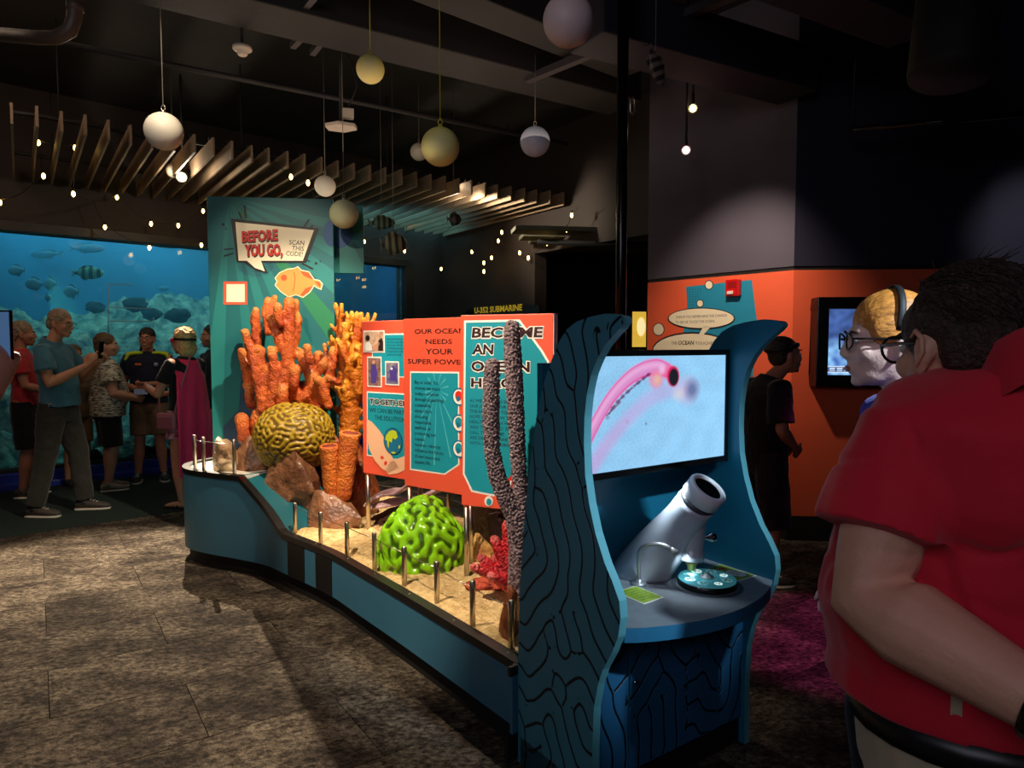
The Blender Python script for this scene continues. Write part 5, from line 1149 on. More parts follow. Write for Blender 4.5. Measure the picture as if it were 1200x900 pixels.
def wing(r0, r1, lab):
    mb = MB(); V = []; n = len(zs); att = []
    for z in zs:
        a, b = ip(bz, z), ip(fz, z)
        for j in range(NF):
            f = a+(b-a)*j/(NF-1); V.append(kp(r0, f, z)); att.append(groove_uv(f, z))
    F = [(i*NF+j, (i+1)*NF+j, (i+1)*NF+j+1, i*NF+j+1) for i in range(n-1) for j in range(NF-1)]
    gv = -lookup(GROOVE, np.array(att)*4)
    Vn = [v+KR*(0.0022*max(0.0, min(1.0, (g+0.95)/0.33))) for v, g in zip(V, gv)]
    mb.add(Vn, F, 0)
    zz = zs[::8]+[zs[-1]]; W = []
    for z in zz: W += [kp(r1, ip(bz, z), z), kp(r1, ip(fz, z), z)]
    mb.add(W, [(2*i, 2*i+1, 2*i+3, 2*i+2) for i in range(len(zz)-1)], 1)
    E = []
    for z in zs: E += [kp(r0, ip(fz, z), z), kp(r1, ip(fz, z), z), kp(r1, ip(bz, z), z), kp(r0, ip(bz, z), z)]
    FE = []
    for i in range(n-1): FE += [(4*i, 4*i+4, 4*i+5, 4*i+1), (4*i+2, 4*i+6, 4*i+7, 4*i+3)]
    k = 4*(n-1); FE += [(k, k+3, k+2, k+1), (0, 1, 2, 3)]
    mb.add(E, FE, 2)
    o = mb.build('side_wing', [M_wing, M_wingin, M_wedge], kiosk); a = o.data.attributes.new('groove', 'FLOAT', 'POINT')
    vals = np.zeros(len(o.data.vertices), np.float32); vals[:len(gv)] = gv; a.data.foreach_set('value', vals); o['label'] = lab
wing(0.0, 0.03, 'grooved teal wing facing the sand display'); wing(0.79, 0.76, 'smooth blue inner face of the far wing')
# back panel, counter, cabinet
mb = MB(); mb.prism([(0.03, 0.1), (0.76, 0.1), (0.76, 1.44), (0.03, 1.44)], KO+KF*0.10, KR, Z, -KF, 0.03); mb.build('back_panel', M_wingin, kiosk)
cpts = [(0.03, 0.10), (0.76, 0.10), (0.76, 0.505)]
for i in range(1, 24):
    s_ = i/24; r_ = 0.76-0.73*s_; cpts.append((r_, 0.505+0.105*math.sin(PI*s_)**0.8))
cpts.append((0.03, 0.505))
M_counter = mat('counter_grey', (124, 130, 136), 0.42, var=(30, 0.08)); M_cedge = mat('counter_edge', (44, 112, 150), 0.4)
mb = MB(); mb.prism(cpts, KO+Z*(CT-0.045), KR, KF, Z, 0.045, 0, 1); mb.build('counter', [M_counter, M_cedge], kiosk)
def grooved(name, r0, r1, z0, z1, f, th, lab=None):
    nx, nz = int((r1-r0)/0.0034)+2, int((z1-z0)/0.0034)+2; V = []; at_ = []
    for i in range(nz):
        for j in range(nx):
            r_, z = r0+(r1-r0)*j/(nx-1), z0+(z1-z0)*i/(nz-1); at_.append((r_*205+70, z*150+140)); V.append(kp(r_, f, z))
    gv = -lookup(GROOVE, np.array(at_)*4); V = [v-KF*(0.002*max(0.0, min(1.0, (g+0.95)/0.33))) for v, g in zip(V, gv)]
    mb = MB(); mb.add(V, [(i*nx+j, i*nx+j+1, (i+1)*nx+j+1, (i+1)*nx+j) for i in range(nz-1) for j in range(nx-1)], 0)
    c = [kp(r0, f, z0), kp(r1, f, z0), kp(r1, f, z1), kp(r0, f, z1)]; d = [p-KF*th for p in c]
    mb.add(c+d, [(0, 4, 5, 1), (1, 5, 6, 2), (2, 6, 7, 3), (3, 7, 4, 0), (7, 6, 5, 4)], 1)
    o = mb.build(name, [M_cab, M_wingin], kiosk); a = o.data.attributes.new('groove', 'FLOAT', 'POINT'); vals = np.zeros(len(o.data.vertices), np.float32); vals[:len(gv)] = gv; a.data.foreach_set('value', vals)
    if lab: o['label'] = lab
    return o
grooved('cabinet_panel', 0.03, 0.168, 0.105, 0.615, 0.385, 0.02); dr_ = grooved('door', 0.173, 0.615, 0.105, 0.612, 0.387, 0.022, 'grooved blue cabinet door'); grooved('cabinet_panel', 0.620, 0.76, 0.105, 0.615, 0.385, 0.02)
mb = MB(); mb.lathe([(0.009, 0), (0.009, 0.006), (0.006, 0.009), (0.002, 0.009)], 14, kp(0.195, 0.387, 0.40), KF); mb.build('lock', M_chrome, dr_)
mb = MB(); mb.prism([(0.0, 0.0), (0.79, 0.0), (0.79, 0.10), (0.0, 0.10)], KO+KF*0.375, KR, Z, -KF, 0.36); mb.build('kick_plate', M_black, kiosk)

# the screen
scr = thing('kiosk_screen', 'wide black framed screen showing a pink fish larva under magnification', 'screen', tuple(kp(0.40, 0.28, 1.28)))
sx0, sx1, sz0, sz1, sf = 0.034, 0.752, 1.065, 1.485, 0.305
mb = MB(); mb.prism([(sx0, sz0), (sx1, sz0), (sx1, sz1), (sx0, sz1)], KO+KF*(sf-0.006), KR, Z, -KF, 0.045); mb.build('casing', M_blackgloss, scr, bevel=0.004)
mb = MB()
for a, b, c_, d in ((sx0, sz0, sx1, sz0+.022), (sx0, sz1-.020, sx1, sz1), (sx0, sz0+.022, sx0+.018, sz1-.02), (sx1-.018, sz0+.022, sx1, sz1-.02)): mb.prism([(a, b), (c_, b), (c_, d), (a, d)], KO+KF*(sf-0.006), KR, Z, KF, 0.010)
mb.build('bezel', M_blackgloss, scr)
mb = MB(); mb.prism([(0.3, 1.15), (0.48, 1.15), (0.48, 1.40), (0.3, 1.40)], KO+KF*0.10, KR, Z, KF, 0.155); mb.build('wall_mount', M_black, scr)
ss = Plane(KO+KF*sf, KR); D0 = (sx0+.018, sz0+.022); DW, DH = sx1-sx0-.036, sz1-sz0-.042
def sxy(u, v):
    q = ss.px(u, v); return ((q[0]-D0[0])/DW, (q[1]-D0[1])/DH)
def larva(x, y):
    a = DW/DH; X = x*a; n = lookup(LAB3, np.stack([x*50, y*40, 0*x+2], 1)); n2 = lookup(LAB3, np.stack([x*400, y*260, 0*x+7], 1))
    base = np.array([0.30, 0.62, 0.93]); c = base*(1+0.05*n+0.05*n2)[:, None]*(0.90+0.14*x)[:, None]
    def path(P, w, soft):
        P = [Vector((sxy(*q)[0]*a, sxy(*q)[1], w[i_])) for i_, q in enumerate(P)]; Q = []
        for i_ in range(len(P)-1):
            p0, p1, p2, p3 = P[max(i_-1, 0)], P[i_], P[i_+1], P[min(i_+2, len(P)-1)]
            for k_ in range(5):
                t = k_/5; Q.append(0.5*((2*p1)+(p2-p0)*t+(2*p0-5*p1+4*p2-p3)*t*t+(3*p1-p0-3*p2+p3)*t**3))
        Q.append(P[-1]); w = [q.z for q in Q]; P = [(q.x, q.y) for q in Q]; best = np.full_like(x, 9.0); side = np.zeros_like(x); tt = np.zeros_like(x); L_ = len(P)-1
        for i in range(L_):
            (x0, y0), (x1, y1) = P[i], P[i+1]; dx, dy = x1-x0, y1-y0; t = np.clip(((X-x0)*dx+(y-y0)*dy)/(dx*dx+dy*dy), 0, 1)
            wi = w[i]+(w[i+1]-w[i])*t; d = np.hypot(X-x0-t*dx, y-y0-t*dy)/wi; k = d < best
            best = np.where(k, d, best); side = np.where(k, np.sign((X-x0)*dy-(y-y0)*dx)*d, side); tt = np.where(k, (i+t)/L_, tt)
        return np.clip((1+soft-best)/(2*soft), 0, 1), side, tt
    def over(col, k):
        nonlocal c
        c = c*(1-k[:, None])+np.array(col)*k[:, None]
    def dot(u, v, r, col, soft=0.25, sx=1.0, st=1.0):
        p = sxy(u, v); d = np.hypot((X-p[0]*a)/sx, y-p[1])/r; over(col, np.clip((1+soft-d)/(2*soft), 0, 1)*st)
    # its blurred reflection on the dish
    k, s_, t_ = path([(664, 590), (690, 553), (712, 520), (735, 492), (762, 467), (790, 455)], [.075, .07, .068, .066, .07, .075], 0.55); over((0.62, 0.26, 0.62), k*0.62*(0.55+0.45*(1-t_)))
    dot(806, 457, 0.105, (0.62, 0.42, 0.66), 0.6, 1.2, 0.75); dot(811, 456.5, 0.085, (0.10, 0.16, 0.34), 0.6, 1, 0.9); dot(795, 462, 0.05, (0.75, 0.68, 0.66), 0.8, 1.2, 0.6)
    # the larva itself
    k, s_, t_ = path([(668, 562), (684, 524), (700, 492), (716, 466), (734, 446), (752, 434), (770, 430), (782, 434)], [.062, .062, .06, .062, .068, .075, .08, .07], 0.12)
    over((0.80, 0.22, 0.55), k*0.78); over((0.86, 0.42, 0.70), k*np.clip(1-np.abs(s_+0.25)*2.2, 0, 1)*0.8)
    over((0.80, 0.03, 0.24), k*np.clip(1-np.abs(np.abs(s_)-0.78)*6, 0, 1)*0.7); over((0.72, 0.02, 0.28), k*np.clip((s_-0.1)*1.2, 0, 1)*0.35)
    dot(769, 444, 0.085, (0.82, 0.20, 0.40), 0.3, 1.1, 0.75); dot(770, 445, 0.045, (0.80, 0.50, 0.30), 0.8, 1.0, 0.8); dot(783, 436, 0.07, (0.85, 0.10, 0.30), 0.4, 1, 0.8)
    dot(776, 433, 0.035, (0.82, 0.55, 0.78), 0.7, 1, 0.8); dot(789, 441, 0.098, (0.62, 0.01, 0.08), 0.12, 0.85); dot(789.5, 442, 0.08, (0.006, 0.006, 0.012), 0.1, 0.8)
    for i in range(26):
        f = i/25; p0 = (712, 486); u = 712+50*f; v = 486-52*f**0.72+3.5; dot(u, v, 0.010 if i % 3 else 0.016, (0.12, 0.0, 0.08), 0.4, 1.4, 0.85 if i % 5 else 0.4)
    for i in range(20): f = i/19; dot(711+16*f, 487-16*f, 0.008, (0.18, 0.06, 0.12), 0.5, 1.2, 0.7)
    dot(757, 496.5, 0.012, (0.16, 0.26, 0.38), 0.5); dot(706, 432, 0.010, (0.34, 0.5, 0.7), 0.7, 1, 0.5); dot(735, 494, 0.02, (0.45, 0.2, 0.45), 0.9, 1, 0.4)
    return np.clip(c, 0, 1)
paint_grid('display', kp(D0[0], sf, D0[1]), KR, Z, DW, DH, 290, 160, larva, attr_mat('screen_large', emit=1.0, rough=0.3), scr)

# microscope model
M_silver = mat('microscope_silver', (190, 196, 206), 0.38, 0.2, var=(20, 0.04), coat=0.2); M_ringw = mat('microscope_ring', (226, 224, 226), 0.35); M_lens = mat('lens_black', (6, 8, 9), 0.08); M_brass = mat('objective_brass', (214, 190, 110), 0.3, 0.8)
mic = thing('microscope_model', 'big silver microscope model leaning over the kiosk counter', 'microscope', tuple(kp(0.475, 0.17, CT)))
ax = (kp(0.48, 0.405, 0.985)-kp(0.44, 0.16, 0.66)); axn = ax.normalized()
R_ = []; b0 = kp(0.43, 0.17, CT+0.0005); n = 40
eye_c = kp(0.49, 0.385, 0.957); up_ = KR.cross(axn).normalized()
aF, aZ = axn.dot(KF), axn.z; perp = (KF*aZ-Z*aF).normalized()
for i in range(21):
    t_ = i/20; c_ = b0.lerp(eye_c, t_); q = min(1, t_/0.75); q = q*q*(3-2*q); fv = (KF*(1-q)+perp*q).normalized()
    k_ = (1-min(1, t_/0.8))**1.3; R_.append([c_+KR*((0.068+0.042*k_)*math.cos(2*PI*j/n))+fv*((0.068+0.062*k_)*math.sin(2*PI*j/n)) for j in range(n)])
mb = MB(); mb.rings(R_); mb.build('body', M_silver, mic)
mb = MB(); mb.lathe([(0.064, 0), (0.064, 0.012), (0.060, 0.014), (0.060, 0.022)], 40, eye_c-axn*0.004, axn); mb.build('dark_band', mat('band_grey', (60, 62, 70), 0.4), mic)
mb = MB(); mb.lathe([(0.066, 0.016), (0.069, 0.018), (0.069, 0.068), (0.066, 0.073), (0.053, 0.073), (0.050, 0.066)], 44, eye_c, axn, cap=False); mb.build('eyepiece_ring', M_ringw, mic)
mb = MB(); mb.lathe([(0.052, 0.062), (0.03, 0.060), (0.002, 0.059)], 36, eye_c, axn); mb.build('eyepiece_lens', M_lens, mic)
oc = kp(0.505, 0.352, 0)
mb = MB(); mb.lathe([(0.044, 0.905), (0.047, 0.86), (0.043, 0.80), (0.041, 0.775), (0.044, 0.772), (0.044, 0.745), (0.040, 0.742), (0.004, 0.742)], 28, oc); mb.build('nosepiece', M_silver, mic)
mb = MB(); mb.lathe([(0.020, 0.743), (0.020, 0.725), (0.016, 0.722), (0.014, 0.706), (0.009, 0.702), (0.002, 0.702)], 22, oc); mb.build('objective', M_brass, mic)
mb = MB(); q = oc+Z*0.815; kd = (KR*0.95+KF*0.3).normalized(); mb.lathe([(0.008, 0.0), (0.008, 0.025), (0.016, 0.037), (0.018, 0.044), (0.018, 0.058), (0.014, 0.062), (0.002, 0.062)], 20, q+kd*0.034, kd); mb.build('focus_knob', M_chrome, mic)
# gooseneck lamp
lp = thing('gooseneck_lamp', 'small silver gooseneck lamp on the counter beside the microscope', 'lamp', tuple(kp(0.335, 0.25, CT)))
lb = kp(0.335, 0.262, CT); M_gn = mat('gooseneck_silver', (190, 192, 194), 0.3, 0.7)
mb = MB(); mb.lathe([(0.028, 0), (0.028, 0.006), (0.024, 0.009), (0.016, 0.010), (0.012, 0.018), (0.010, 0.022)], 24, lb); mb.build('base', M_gn, lp)
dd = (KR*0.60+KF*0.80).normalized(); mb = MB(); arc = [lb, lb+Z*0.09]+[lb+Z*0.11+dd*(0.062-0.062*math.cos(a))+Z*(0.040*math.sin(a)) for a in np.linspace(0.2, PI*0.78, 10)]; mb.tube(arc, 0.0075, 12); mb.build('neck', M_gn, lp)
e = arc[-1]; ed = (arc[-1]-arc[-2]).normalized(); mb = MB(); mb.lathe([(0.007, -0.004), (0.010, 0.0), (0.012, 0.022), (0.010, 0.024)], 16, e, ed); mb.build('nozzle', M_gn, lp)
point_l = spot('gooseneck_bulb', tuple(e+ed*0.03), tuple(kp(0.5, 0.36, CT)), 0.7, COOL, 80, 0.5, 0.008)
# specimen disc
dc = kp(0.525, 0.405, CT); dish = thing('specimen_disc', 'round lit specimen disc with pale spots under the objective', 'specimen disc', tuple(dc))
mb = MB(); mb.lathe([(0.098, 0.0006), (0.102, 0.004), (0.102, 0.020), (0.099, 0.023)], 48, dc, cap=True); mb.build('base_disc', M_blackgloss, dish)
mb = MB(); mb.lathe([(0.099, 0.0231), (0.099, 0.0265), (0.097, 0.028), (0.002, 0.028)], 48, dc); mb.build('disc_plate', mat('disc_teal', (70, 150, 160), 0.25, var=(30, 0.2), emit=0.22), dish)
M_spotg = mat('specimen_pale', (206, 240, 236), 0.3, emit=0.95); M_spotd = mat('specimen_ring', (38, 100, 112), 0.3)
sm = MB()
for i in range(8):
    a = 2*PI*i/8+0.3; rr = 0.068; c_ = dc+Vector((math.cos(a)*rr, math.sin(a)*rr, 0.0285)); s_ = 0.019 if i % 3 else 0.014
    m_ = MB(); m_.lathe([(s_, 0), (s_*0.98, 0.0012), (0.001, 0.0012)], 20, c_); m_.build('specimen_window', M_spotg if i % 2 == 0 else mat('specimen_soft', (130, 196, 200), 0.3, emit=0.25), dish)
    for q in range(3):
        b_ = a+q*2.1; sm.lathe([(s_*0.3, 0), (0.001, 0.0004)], 8, c_+Vector((math.cos(b_)*s_*.45, math.sin(b_)*s_*.45, 0.0013)))
sm.build('specimen', M_spotd, dish)
mb = MB(); mb.lathe([(0.024, 0.028), (0.023, 0.033), (0.012, 0.036), (0.009, 0.044), (0.002, 0.045)], 20, dc); mb.build('hub', M_gn, dish)
mb = MB(); mb.lathe([(0.124, 0.0003), (0.106, 0.0006)], 48, dc, cap=False); mb.build('well_ring', mat('well_dark', (60, 64, 70), 0.5), dish)
# instruction cards
M_cardg = mat('card_green', (158, 186, 62), 0.5, var=(40, 0.12)); M_txtg = mat('card_text', (60, 84, 20), 0.6)
c00 = kp(0.215, 0.272, CT); cU = KR; cV = -KF
t = thing('instruction_card', 'small plain green card with dark text left of the gooseneck lamp', 'card', tuple(kp(0.26, 0.34, CT)))
mb = MB(); mb.prism([(0.213, 0.272), (0.312, 0.268), (0.312, 0.402), (0.213, 0.406)], KO+Z*(CT+0.0004), KR, KF, Z, 0.0012); mb.build('card', M_white, t)
pr = Print(KO+Z*(CT+0.0017), KR, -KF); pr.poly([(0.217, -0.401), (0.308, -0.397), (0.308, -0.273), (0.217, -0.277)], M_cardg, 1)
for i, s_ in enumerate(('TURN THE DISC', 'TO CHOOSE A', 'SPECIMEN, THEN', 'LOOK UP AT THE', 'SCREEN TO SEE', 'TINY OCEAN LIFE')): pr.text(s_, 0.222, -0.296-0.0175*i, 0.0085, M_txtg, 2)
pr.build('printed_graphic', t)
t = thing('instruction_card', 'green card with white cartoon bubble by the far wing', 'card', tuple(kp(0.68, 0.36, CT)))
mb = MB(); mb.prism([(0.648, 0.285), (0.750, 0.285), (0.750, 0.445), (0.648, 0.445)], KO+Z*(CT+0.0004), KR, KF, Z, 0.0012); mb.build('card', M_white, t)
pr = Print(KO+Z*(CT+0.0017), KR, -KF); pr.poly([(0.652, -0.441), (0.746, -0.441), (0.746, -0.289), (0.652, -0.289)], M_cardg, 1); pr.disc(0.705, -0.392, 0.036, M_ink, 2, 28, 0.042); pr.disc(0.705, -0.392, 0.033, M_white, 3, 28, 0.039)
pr.text('WHAT', 0.657, -0.312, 0.013, M_ink, 3, w=0.05, bold=0.05); pr.text('IS THIS?', 0.657, -0.334, 0.013, M_red, 3, w=0.07, bold=0.05)
for i in range(4): pr.text('PLANKTON'[:8-i], 0.684, -0.376-0.012*i, 0.0065, M_print_grey, 4)
pr.build('printed_graphic', t)
# light built into the kiosk, under the screen, and inside the microscope
spot('kiosk_downlight', tuple(kp(0.42, 0.34, 1.055)), tuple(kp(0.50, 0.36, CT)), 7, (0.75, 0.9, 1.0), 75, 0.8, 0.03)
spot('objective_light', tuple(oc+Z*0.70), tuple(oc), 0.6, (0.85, 1.0, 0.95), 140, 0.5, 0.01)
# ================================================================== people
def skin_mat(name, c): 
    return mat(name, c, 0.5, var=(9, 0.07), bump=(140, 0.12), spec=0.35)
def rotz(v, a): c, s = math.cos(a), math.sin(a); return Vector((v[0]*c-v[1]*s, v[0]*s+v[1]*c, v[2]))
DEF = dict(pelvis=(0, 0, 0.93), chest=(0, 0.0, 1.25), neck=(0, -0.02, 1.46), head=(0, 0.02, 1.62),
           hip_l=(-0.09, 0, 0.91), hip_r=(0.09, 0, 0.91), knee_l=(-0.10, 0.03, 0.50), knee_r=(0.10, 0.03, 0.50), ankle_l=(-0.10, -0.02, 0.09), ankle_r=(0.10, -0.02, 0.09),
           sh_l=(-0.185, -0.01, 1.405), sh_r=(0.185, -0.01, 1.405), elbow_l=(-0.24, -0.03, 1.12), elbow_r=(0.24, -0.03, 1.12), wrist_l=(-0.23, 0.08, 0.88), wrist_r=(0.23, 0.08, 0.88))
def person(label, loc, face, h, pose=None, head_turn=0.0, nod=0.0, shape=None, skin=(196, 138, 108), hand_dir=None, curl=0.6, voxel=0.008, detail=False, scale_z=True):
    """loc: feet; face: the way the body faces (world x,y). Returns the thing and a frame for adding clothes."""
    th = math.atan2(-face[0], face[1]); s = h/1.75
    t = thing('person', label, 'person', loc, th)
    J = {k: Vector(v)*s for k, v in DEF.items()}
    for k, v in (pose or {}).items(): J[k] = Vector(v)*(s if scale_z else 1.0)
    S = dict(trap=1.0, hip=0.165, hipd=0.115, waist=0.145, waistd=0.108, chest=0.165, chestd=0.115, belly=0.0, arm=1.0, leg=1.0, neck=0.056, head=1.0, fore=1.0)
    S.update(shape or {})
    for k in ('hip', 'hipd', 'waist', 'waistd', 'chest', 'chestd', 'belly', 'neck'): S[k] *= s
    hs = S['head']*(1.0 if h > 1.5 else 0.95)
    fr = dict(t=t, J=J, S=S, s=s, th=th, ht=head_turn, nod=nod, hs=hs)
    # spine rings
    def torso(grow_=0.0, z_lo=None, upto=None):
        P, C, N = J['pelvis'], J['chest'], J['neck']
        rs = (J['sh_r']-J['sh_l']).normalized(); rh = (J['hip_r']-J['hip_l']).normalized(); out = []
        spec = [(P-Z*0.13*s, S['hip']*0.72, S['hipd']*0.85, 0), (P-Z*0.07*s, S['hip']*0.97, S['hipd'], 0), (P+Z*0.01*s, S['hip'], S['hipd']*1.02, S['belly']*0.2), (P.lerp(C, 0.28), (S['hip']+S['waist'])*0.5, S['waistd']*1.02, S['belly']*0.7),
                (P.lerp(C, 0.55), S['waist'], S['waistd'], S['belly']), (P.lerp(C, 0.8), (S['waist']+S['chest'])*0.5, (S['waistd']+S['chestd'])*0.5, S['belly']*0.7), (C, S['chest'], S['chestd'], S['belly']*0.3),
                (C.lerp(N, 0.35), S['chest']*1.04, S['chestd']*0.98, 0), (C.lerp(N, 0.62), S['chest']*1.02, S['chestd']*0.86, 0), (C.lerp(N, 0.82), S['chest']*0.80*S['trap'], S['chestd']*0.70*S['trap'], 0), (C.lerp(N, 0.95), S['chest']*0.50*S['trap'], S['chestd']*0.6*S['trap'], 0), (N+(N-C).normalized()*0.015*s, S['neck']*1.02, S['neck']*1.05, 0)]
        for i, (c, a, b, by) in enumerate(spec):
            k = i/(len(spec)-1); r_ = rh.lerp(rs, k).normalized()
            ax_ = (spec[min(i+1, len(spec)-1)][0]-spec[max(i-1, 0)][0]).normalized(); f_ = ax_.cross(r_).normalized()
            c = c+f_*by
            if z_lo is not None and c.z < z_lo-0.02*s: continue
            if upto is not None and i > upto: continue
            ga = grow_
            out.append([c+r_*((a+ga)*math.cos(2*PI*j/24))+f_*((b+ga)*math.sin(2*PI*j/24)*(1.0 if math.sin(2*PI*j/24) > 0 else 0.95)) for j in range(24)])
        return out
    fr['torso'] = torso
    mb = MB(); mb.rings(torso())
    am, lg = S['arm']*s, S['leg']*s
    for q in ('l', 'r'):
        H, K, A_ = J['hip_'+q], J['knee_'+q], J['ankle_'+q]
        mb.tube([H+Z*0.03*s, H.lerp(K, 0.25), H.lerp(K, 0.6), K, K.lerp(A_, 0.2), K.lerp(A_, 0.45), K.lerp(A_, 0.75), A_], [0.088*lg, 0.086*lg, 0.070*lg, 0.056*lg, 0.056*lg, 0.057*lg, 0.042*lg, 0.036*lg], 14, round_ends=True)
        fd = Vector((0.10 if q == 'r' else -0.10, 1, 0)).normalized(); fd = J.get('toe_'+q, None) and (J['toe_'+q]-A_).normalized() or fd
        fd = Vector((fd.x, fd.y, 0)).normalized(); hb = Vector((A_.x, A_.y, A_.z-0.05*s))
        mb.tube([hb-fd*0.045*s, hb+fd*0.03*s, hb+fd*0.10*s-Z*0.005, hb+fd*0.165*s-Z*0.012*s], [(0.032*s, 0.030*s), (0.040*s, 0.036*s), (0.030*s, 0.042*s), (0.018*s, 0.036*s)], 12, round_ends=True, ref=(0, 0, 1))
        Sh, E, W = J['sh_'+q], J['elbow_'+q], J['wrist_'+q]
        mb.tube([Sh, Sh.lerp(E, 0.35), Sh.lerp(E, 0.75), E, E.lerp(W, 0.25), E.lerp(W, 0.65), W], [0.056*am, 0.051*am, 0.044*am, 0.041*am, 0.044*am*S['fore'], 0.035*am*S['fore'], 0.027*am*S['fore']], 12, round_ends=True)
        # hand: palm, four fingers, thumb
        d = (W-E).normalized(); hd = (hand_dir or {}).get(q)
        if hd: d = Vector(hd).normalized()
        sg = 1 if q == 'r' else -1
        pn = (J.get('palm_'+q) or Vector((-sg, 0, 0))); pn = (pn-d*pn.dot(d)); pn = pn.normalized() if pn.length > 0.05 else d.orthogonal().normalized()
        ac = d.cross(pn).normalized()*1.0
        L_ = 0.085*s
        mb.tube([W, W+d*L_*0.35, W+d*L_*0.8, W+d*L_], [(0.016*s, 0.024*s), (0.016*s, 0.034*s), (0.014*s, 0.041*s), (0.012*s, 0.040*s)], 12, ref=tuple(pn), round_ends=True)
        cv = curl if not hasattr(curl, 'get') else curl.get(q, 0.6)
        for fi, (off, fl) in enumerate(((0.034, 0.070), (0.012, 0.080), (-0.011, 0.075), (-0.033, 0.058))):
            p = W+d*L_*0.92+ac*off*s; pts = [p]; dd_ = (d+ac*off*1.2).normalized()
            for kseg in range(3):
                an = cv*(0.5+0.35*kseg); v = (dd_*math.cos(an*(kseg+1)*0.6)+pn*math.sin(an*(kseg+1)*0.6)).normalized(); p = p+v*fl*s/3; pts.append(p)
            mb.tube(pts, [0.0092*s, 0.0088*s, 0.0082*s, 0.0072*s], 8, round_ends=True)
        p = W+d*L_*0.30+ac*0.028*s; v1 = (d*0.7+ac*0.75+pn*0.35).normalized(); v2 = (d*0.95+ac*0.15+pn*0.4).normalized()
        mb.tube([p, p+v1*0.035*s, p+v1*0.035*s+v2*0.03*s, p+v1*0.035*s+v2*0.055*s], [0.013*s, 0.0115*s, 0.010*s, 0.0085*s], 8, round_ends=True)
    # head
    Hc = J['head']; tr = Matrix.Rotation(head_turn, 3, 'Z') @ Matrix.Rotation(-nod, 3, 'X'); fr['HM'] = tr
    def hp(x, y, z): return Hc+tr @ (Vector((x, y, z))*hs)
    fr['hp'] = hp
    N = J['neck']; nb = hp(0, -0.025, -0.07)
    mb.tube([N-(nb-N).normalized()*0.05*s, N.lerp(nb, 0.5), nb, hp(0, -0.015, -0.02)], [S['neck']*1.15, S['neck']*0.98, S['neck']*0.95, S['neck']*0.9], 14, round_ends=True)
    hm = MB(); R3 = tr*hs
    hm.ell(hp(0, -0.014, 0.035), (0.075, 0.094, 0.090), R3, 24, 16); hm.ell(hp(0, 0.016, -0.02), (0.066, 0.078, 0.085), R3, 24, 16); hm.ell(hp(0, 0.034, -0.075), (0.047, 0.050, 0.036), R3, 20, 12); hm.ell(hp(0, 0.068, -0.098), (0.02, 0.018, 0.016), R3, 12, 8)
    hm.ell(hp(0, 0.074, 0.028), (0.048, 0.016, 0.012), R3, 16, 8)
    for q in (-1, 1):
        hm.ell(hp(q*0.040, 0.062, -0.026), (0.024, 0.022, 0.022), R3, 12, 8); hm.ell(hp(q*0.077, -0.012, -0.006), (0.010, 0.018, 0.029), R3, 12, 8); hm.ell(hp(q*0.078, -0.004, -0.036), (0.007, 0.009, 0.010), R3, 10, 6)
    hm.tube([hp(0, 0.084, 0.020), hp(0, 0.095, -0.008), hp(0, 0.103, -0.027), hp(0, 0.092, -0.036)], [0.009*hs, 0.0115*hs, 0.0140*hs, 0.010*hs], 10, round_ends=True)
    for q in (-1, 1): hm.ell(hp(q*0.012, 0.096, -0.031), (0.009, 0.011, 0.008), R3, 8, 6)
    hm.ell(hp(0, 0.084, -0.060), (0.024, 0.014, 0.0075), R3, 14, 6); hm.ell(hp(0, 0.082, -0.071), (0.021, 0.014, 0.0075), R3, 14, 6)
    mb.add(hm.v, hm.f, 0, True)
    sk = skin_mat('skin_%d_%d_%d' % tuple(skin), skin)
    b = mb.build('body', sk, t, local=True); remesh(b, voxel, 3 if not detail else 4)
    fr['body'] = b
    # lips and eyes
    mb = MB(); mb.ell(hp(0, 0.0935, -0.0655), (0.019, 0.0065, 0.0075), R3, 14, 8); mb.build('mouth', mat('lips', (176, 108, 98), 0.45), t, local=True)
    for q in (-1, 1):
        mb = MB(); c = hp(q*0.031, 0.0795, 0.004); mb.ell(c, (0.0125, 0.010, 0.0085), R3, 12, 8, 0); ey = mb.build('eye', mat('eye_white', (216, 208, 200), 0.3), t, local=True)
        mb = MB(); mb.ell(hp(q*0.031, 0.087, 0.004), (0.0055, 0.0035, 0.0055), R3, 10, 6); mb.build('iris', mat('iris_dark', (40, 28, 20), 0.2), ey, local=True)
        mb = MB(); mb.tube([hp(q*0.016, 0.091, 0.024), hp(q*0.032, 0.091, 0.029), hp(q*0.047, 0.082, 0.025)], [0.003*hs, 0.004*hs, 0.002*hs], 6, round_ends=True); mb.build('eyebrow', mat('brow_brown', (70, 50, 36), 0.8), t, local=True)
    return fr
def belt_on(fr, m, z, g, h=0.036):
    R = fr['torso'](g); zc = [sum(p.z for p in r)/len(r) for r in R]
    def ring(zz, ex):
        R2 = fr['torso'](g+ex)
        for a in range(len(R)-1):
            if zc[a] <= zz <= zc[a+1]: k = (zz-zc[a])/(zc[a+1]-zc[a]); return [p.lerp(q, k) for p, q in zip(R2[a], R2[a+1])]
    mb = MB(); mb.rings([ring(z, 0), ring(z, .004), ring(z+h, .004), ring(z+h, 0)], cap=False); return mb.build('belt', m, fr['t'], local=True)
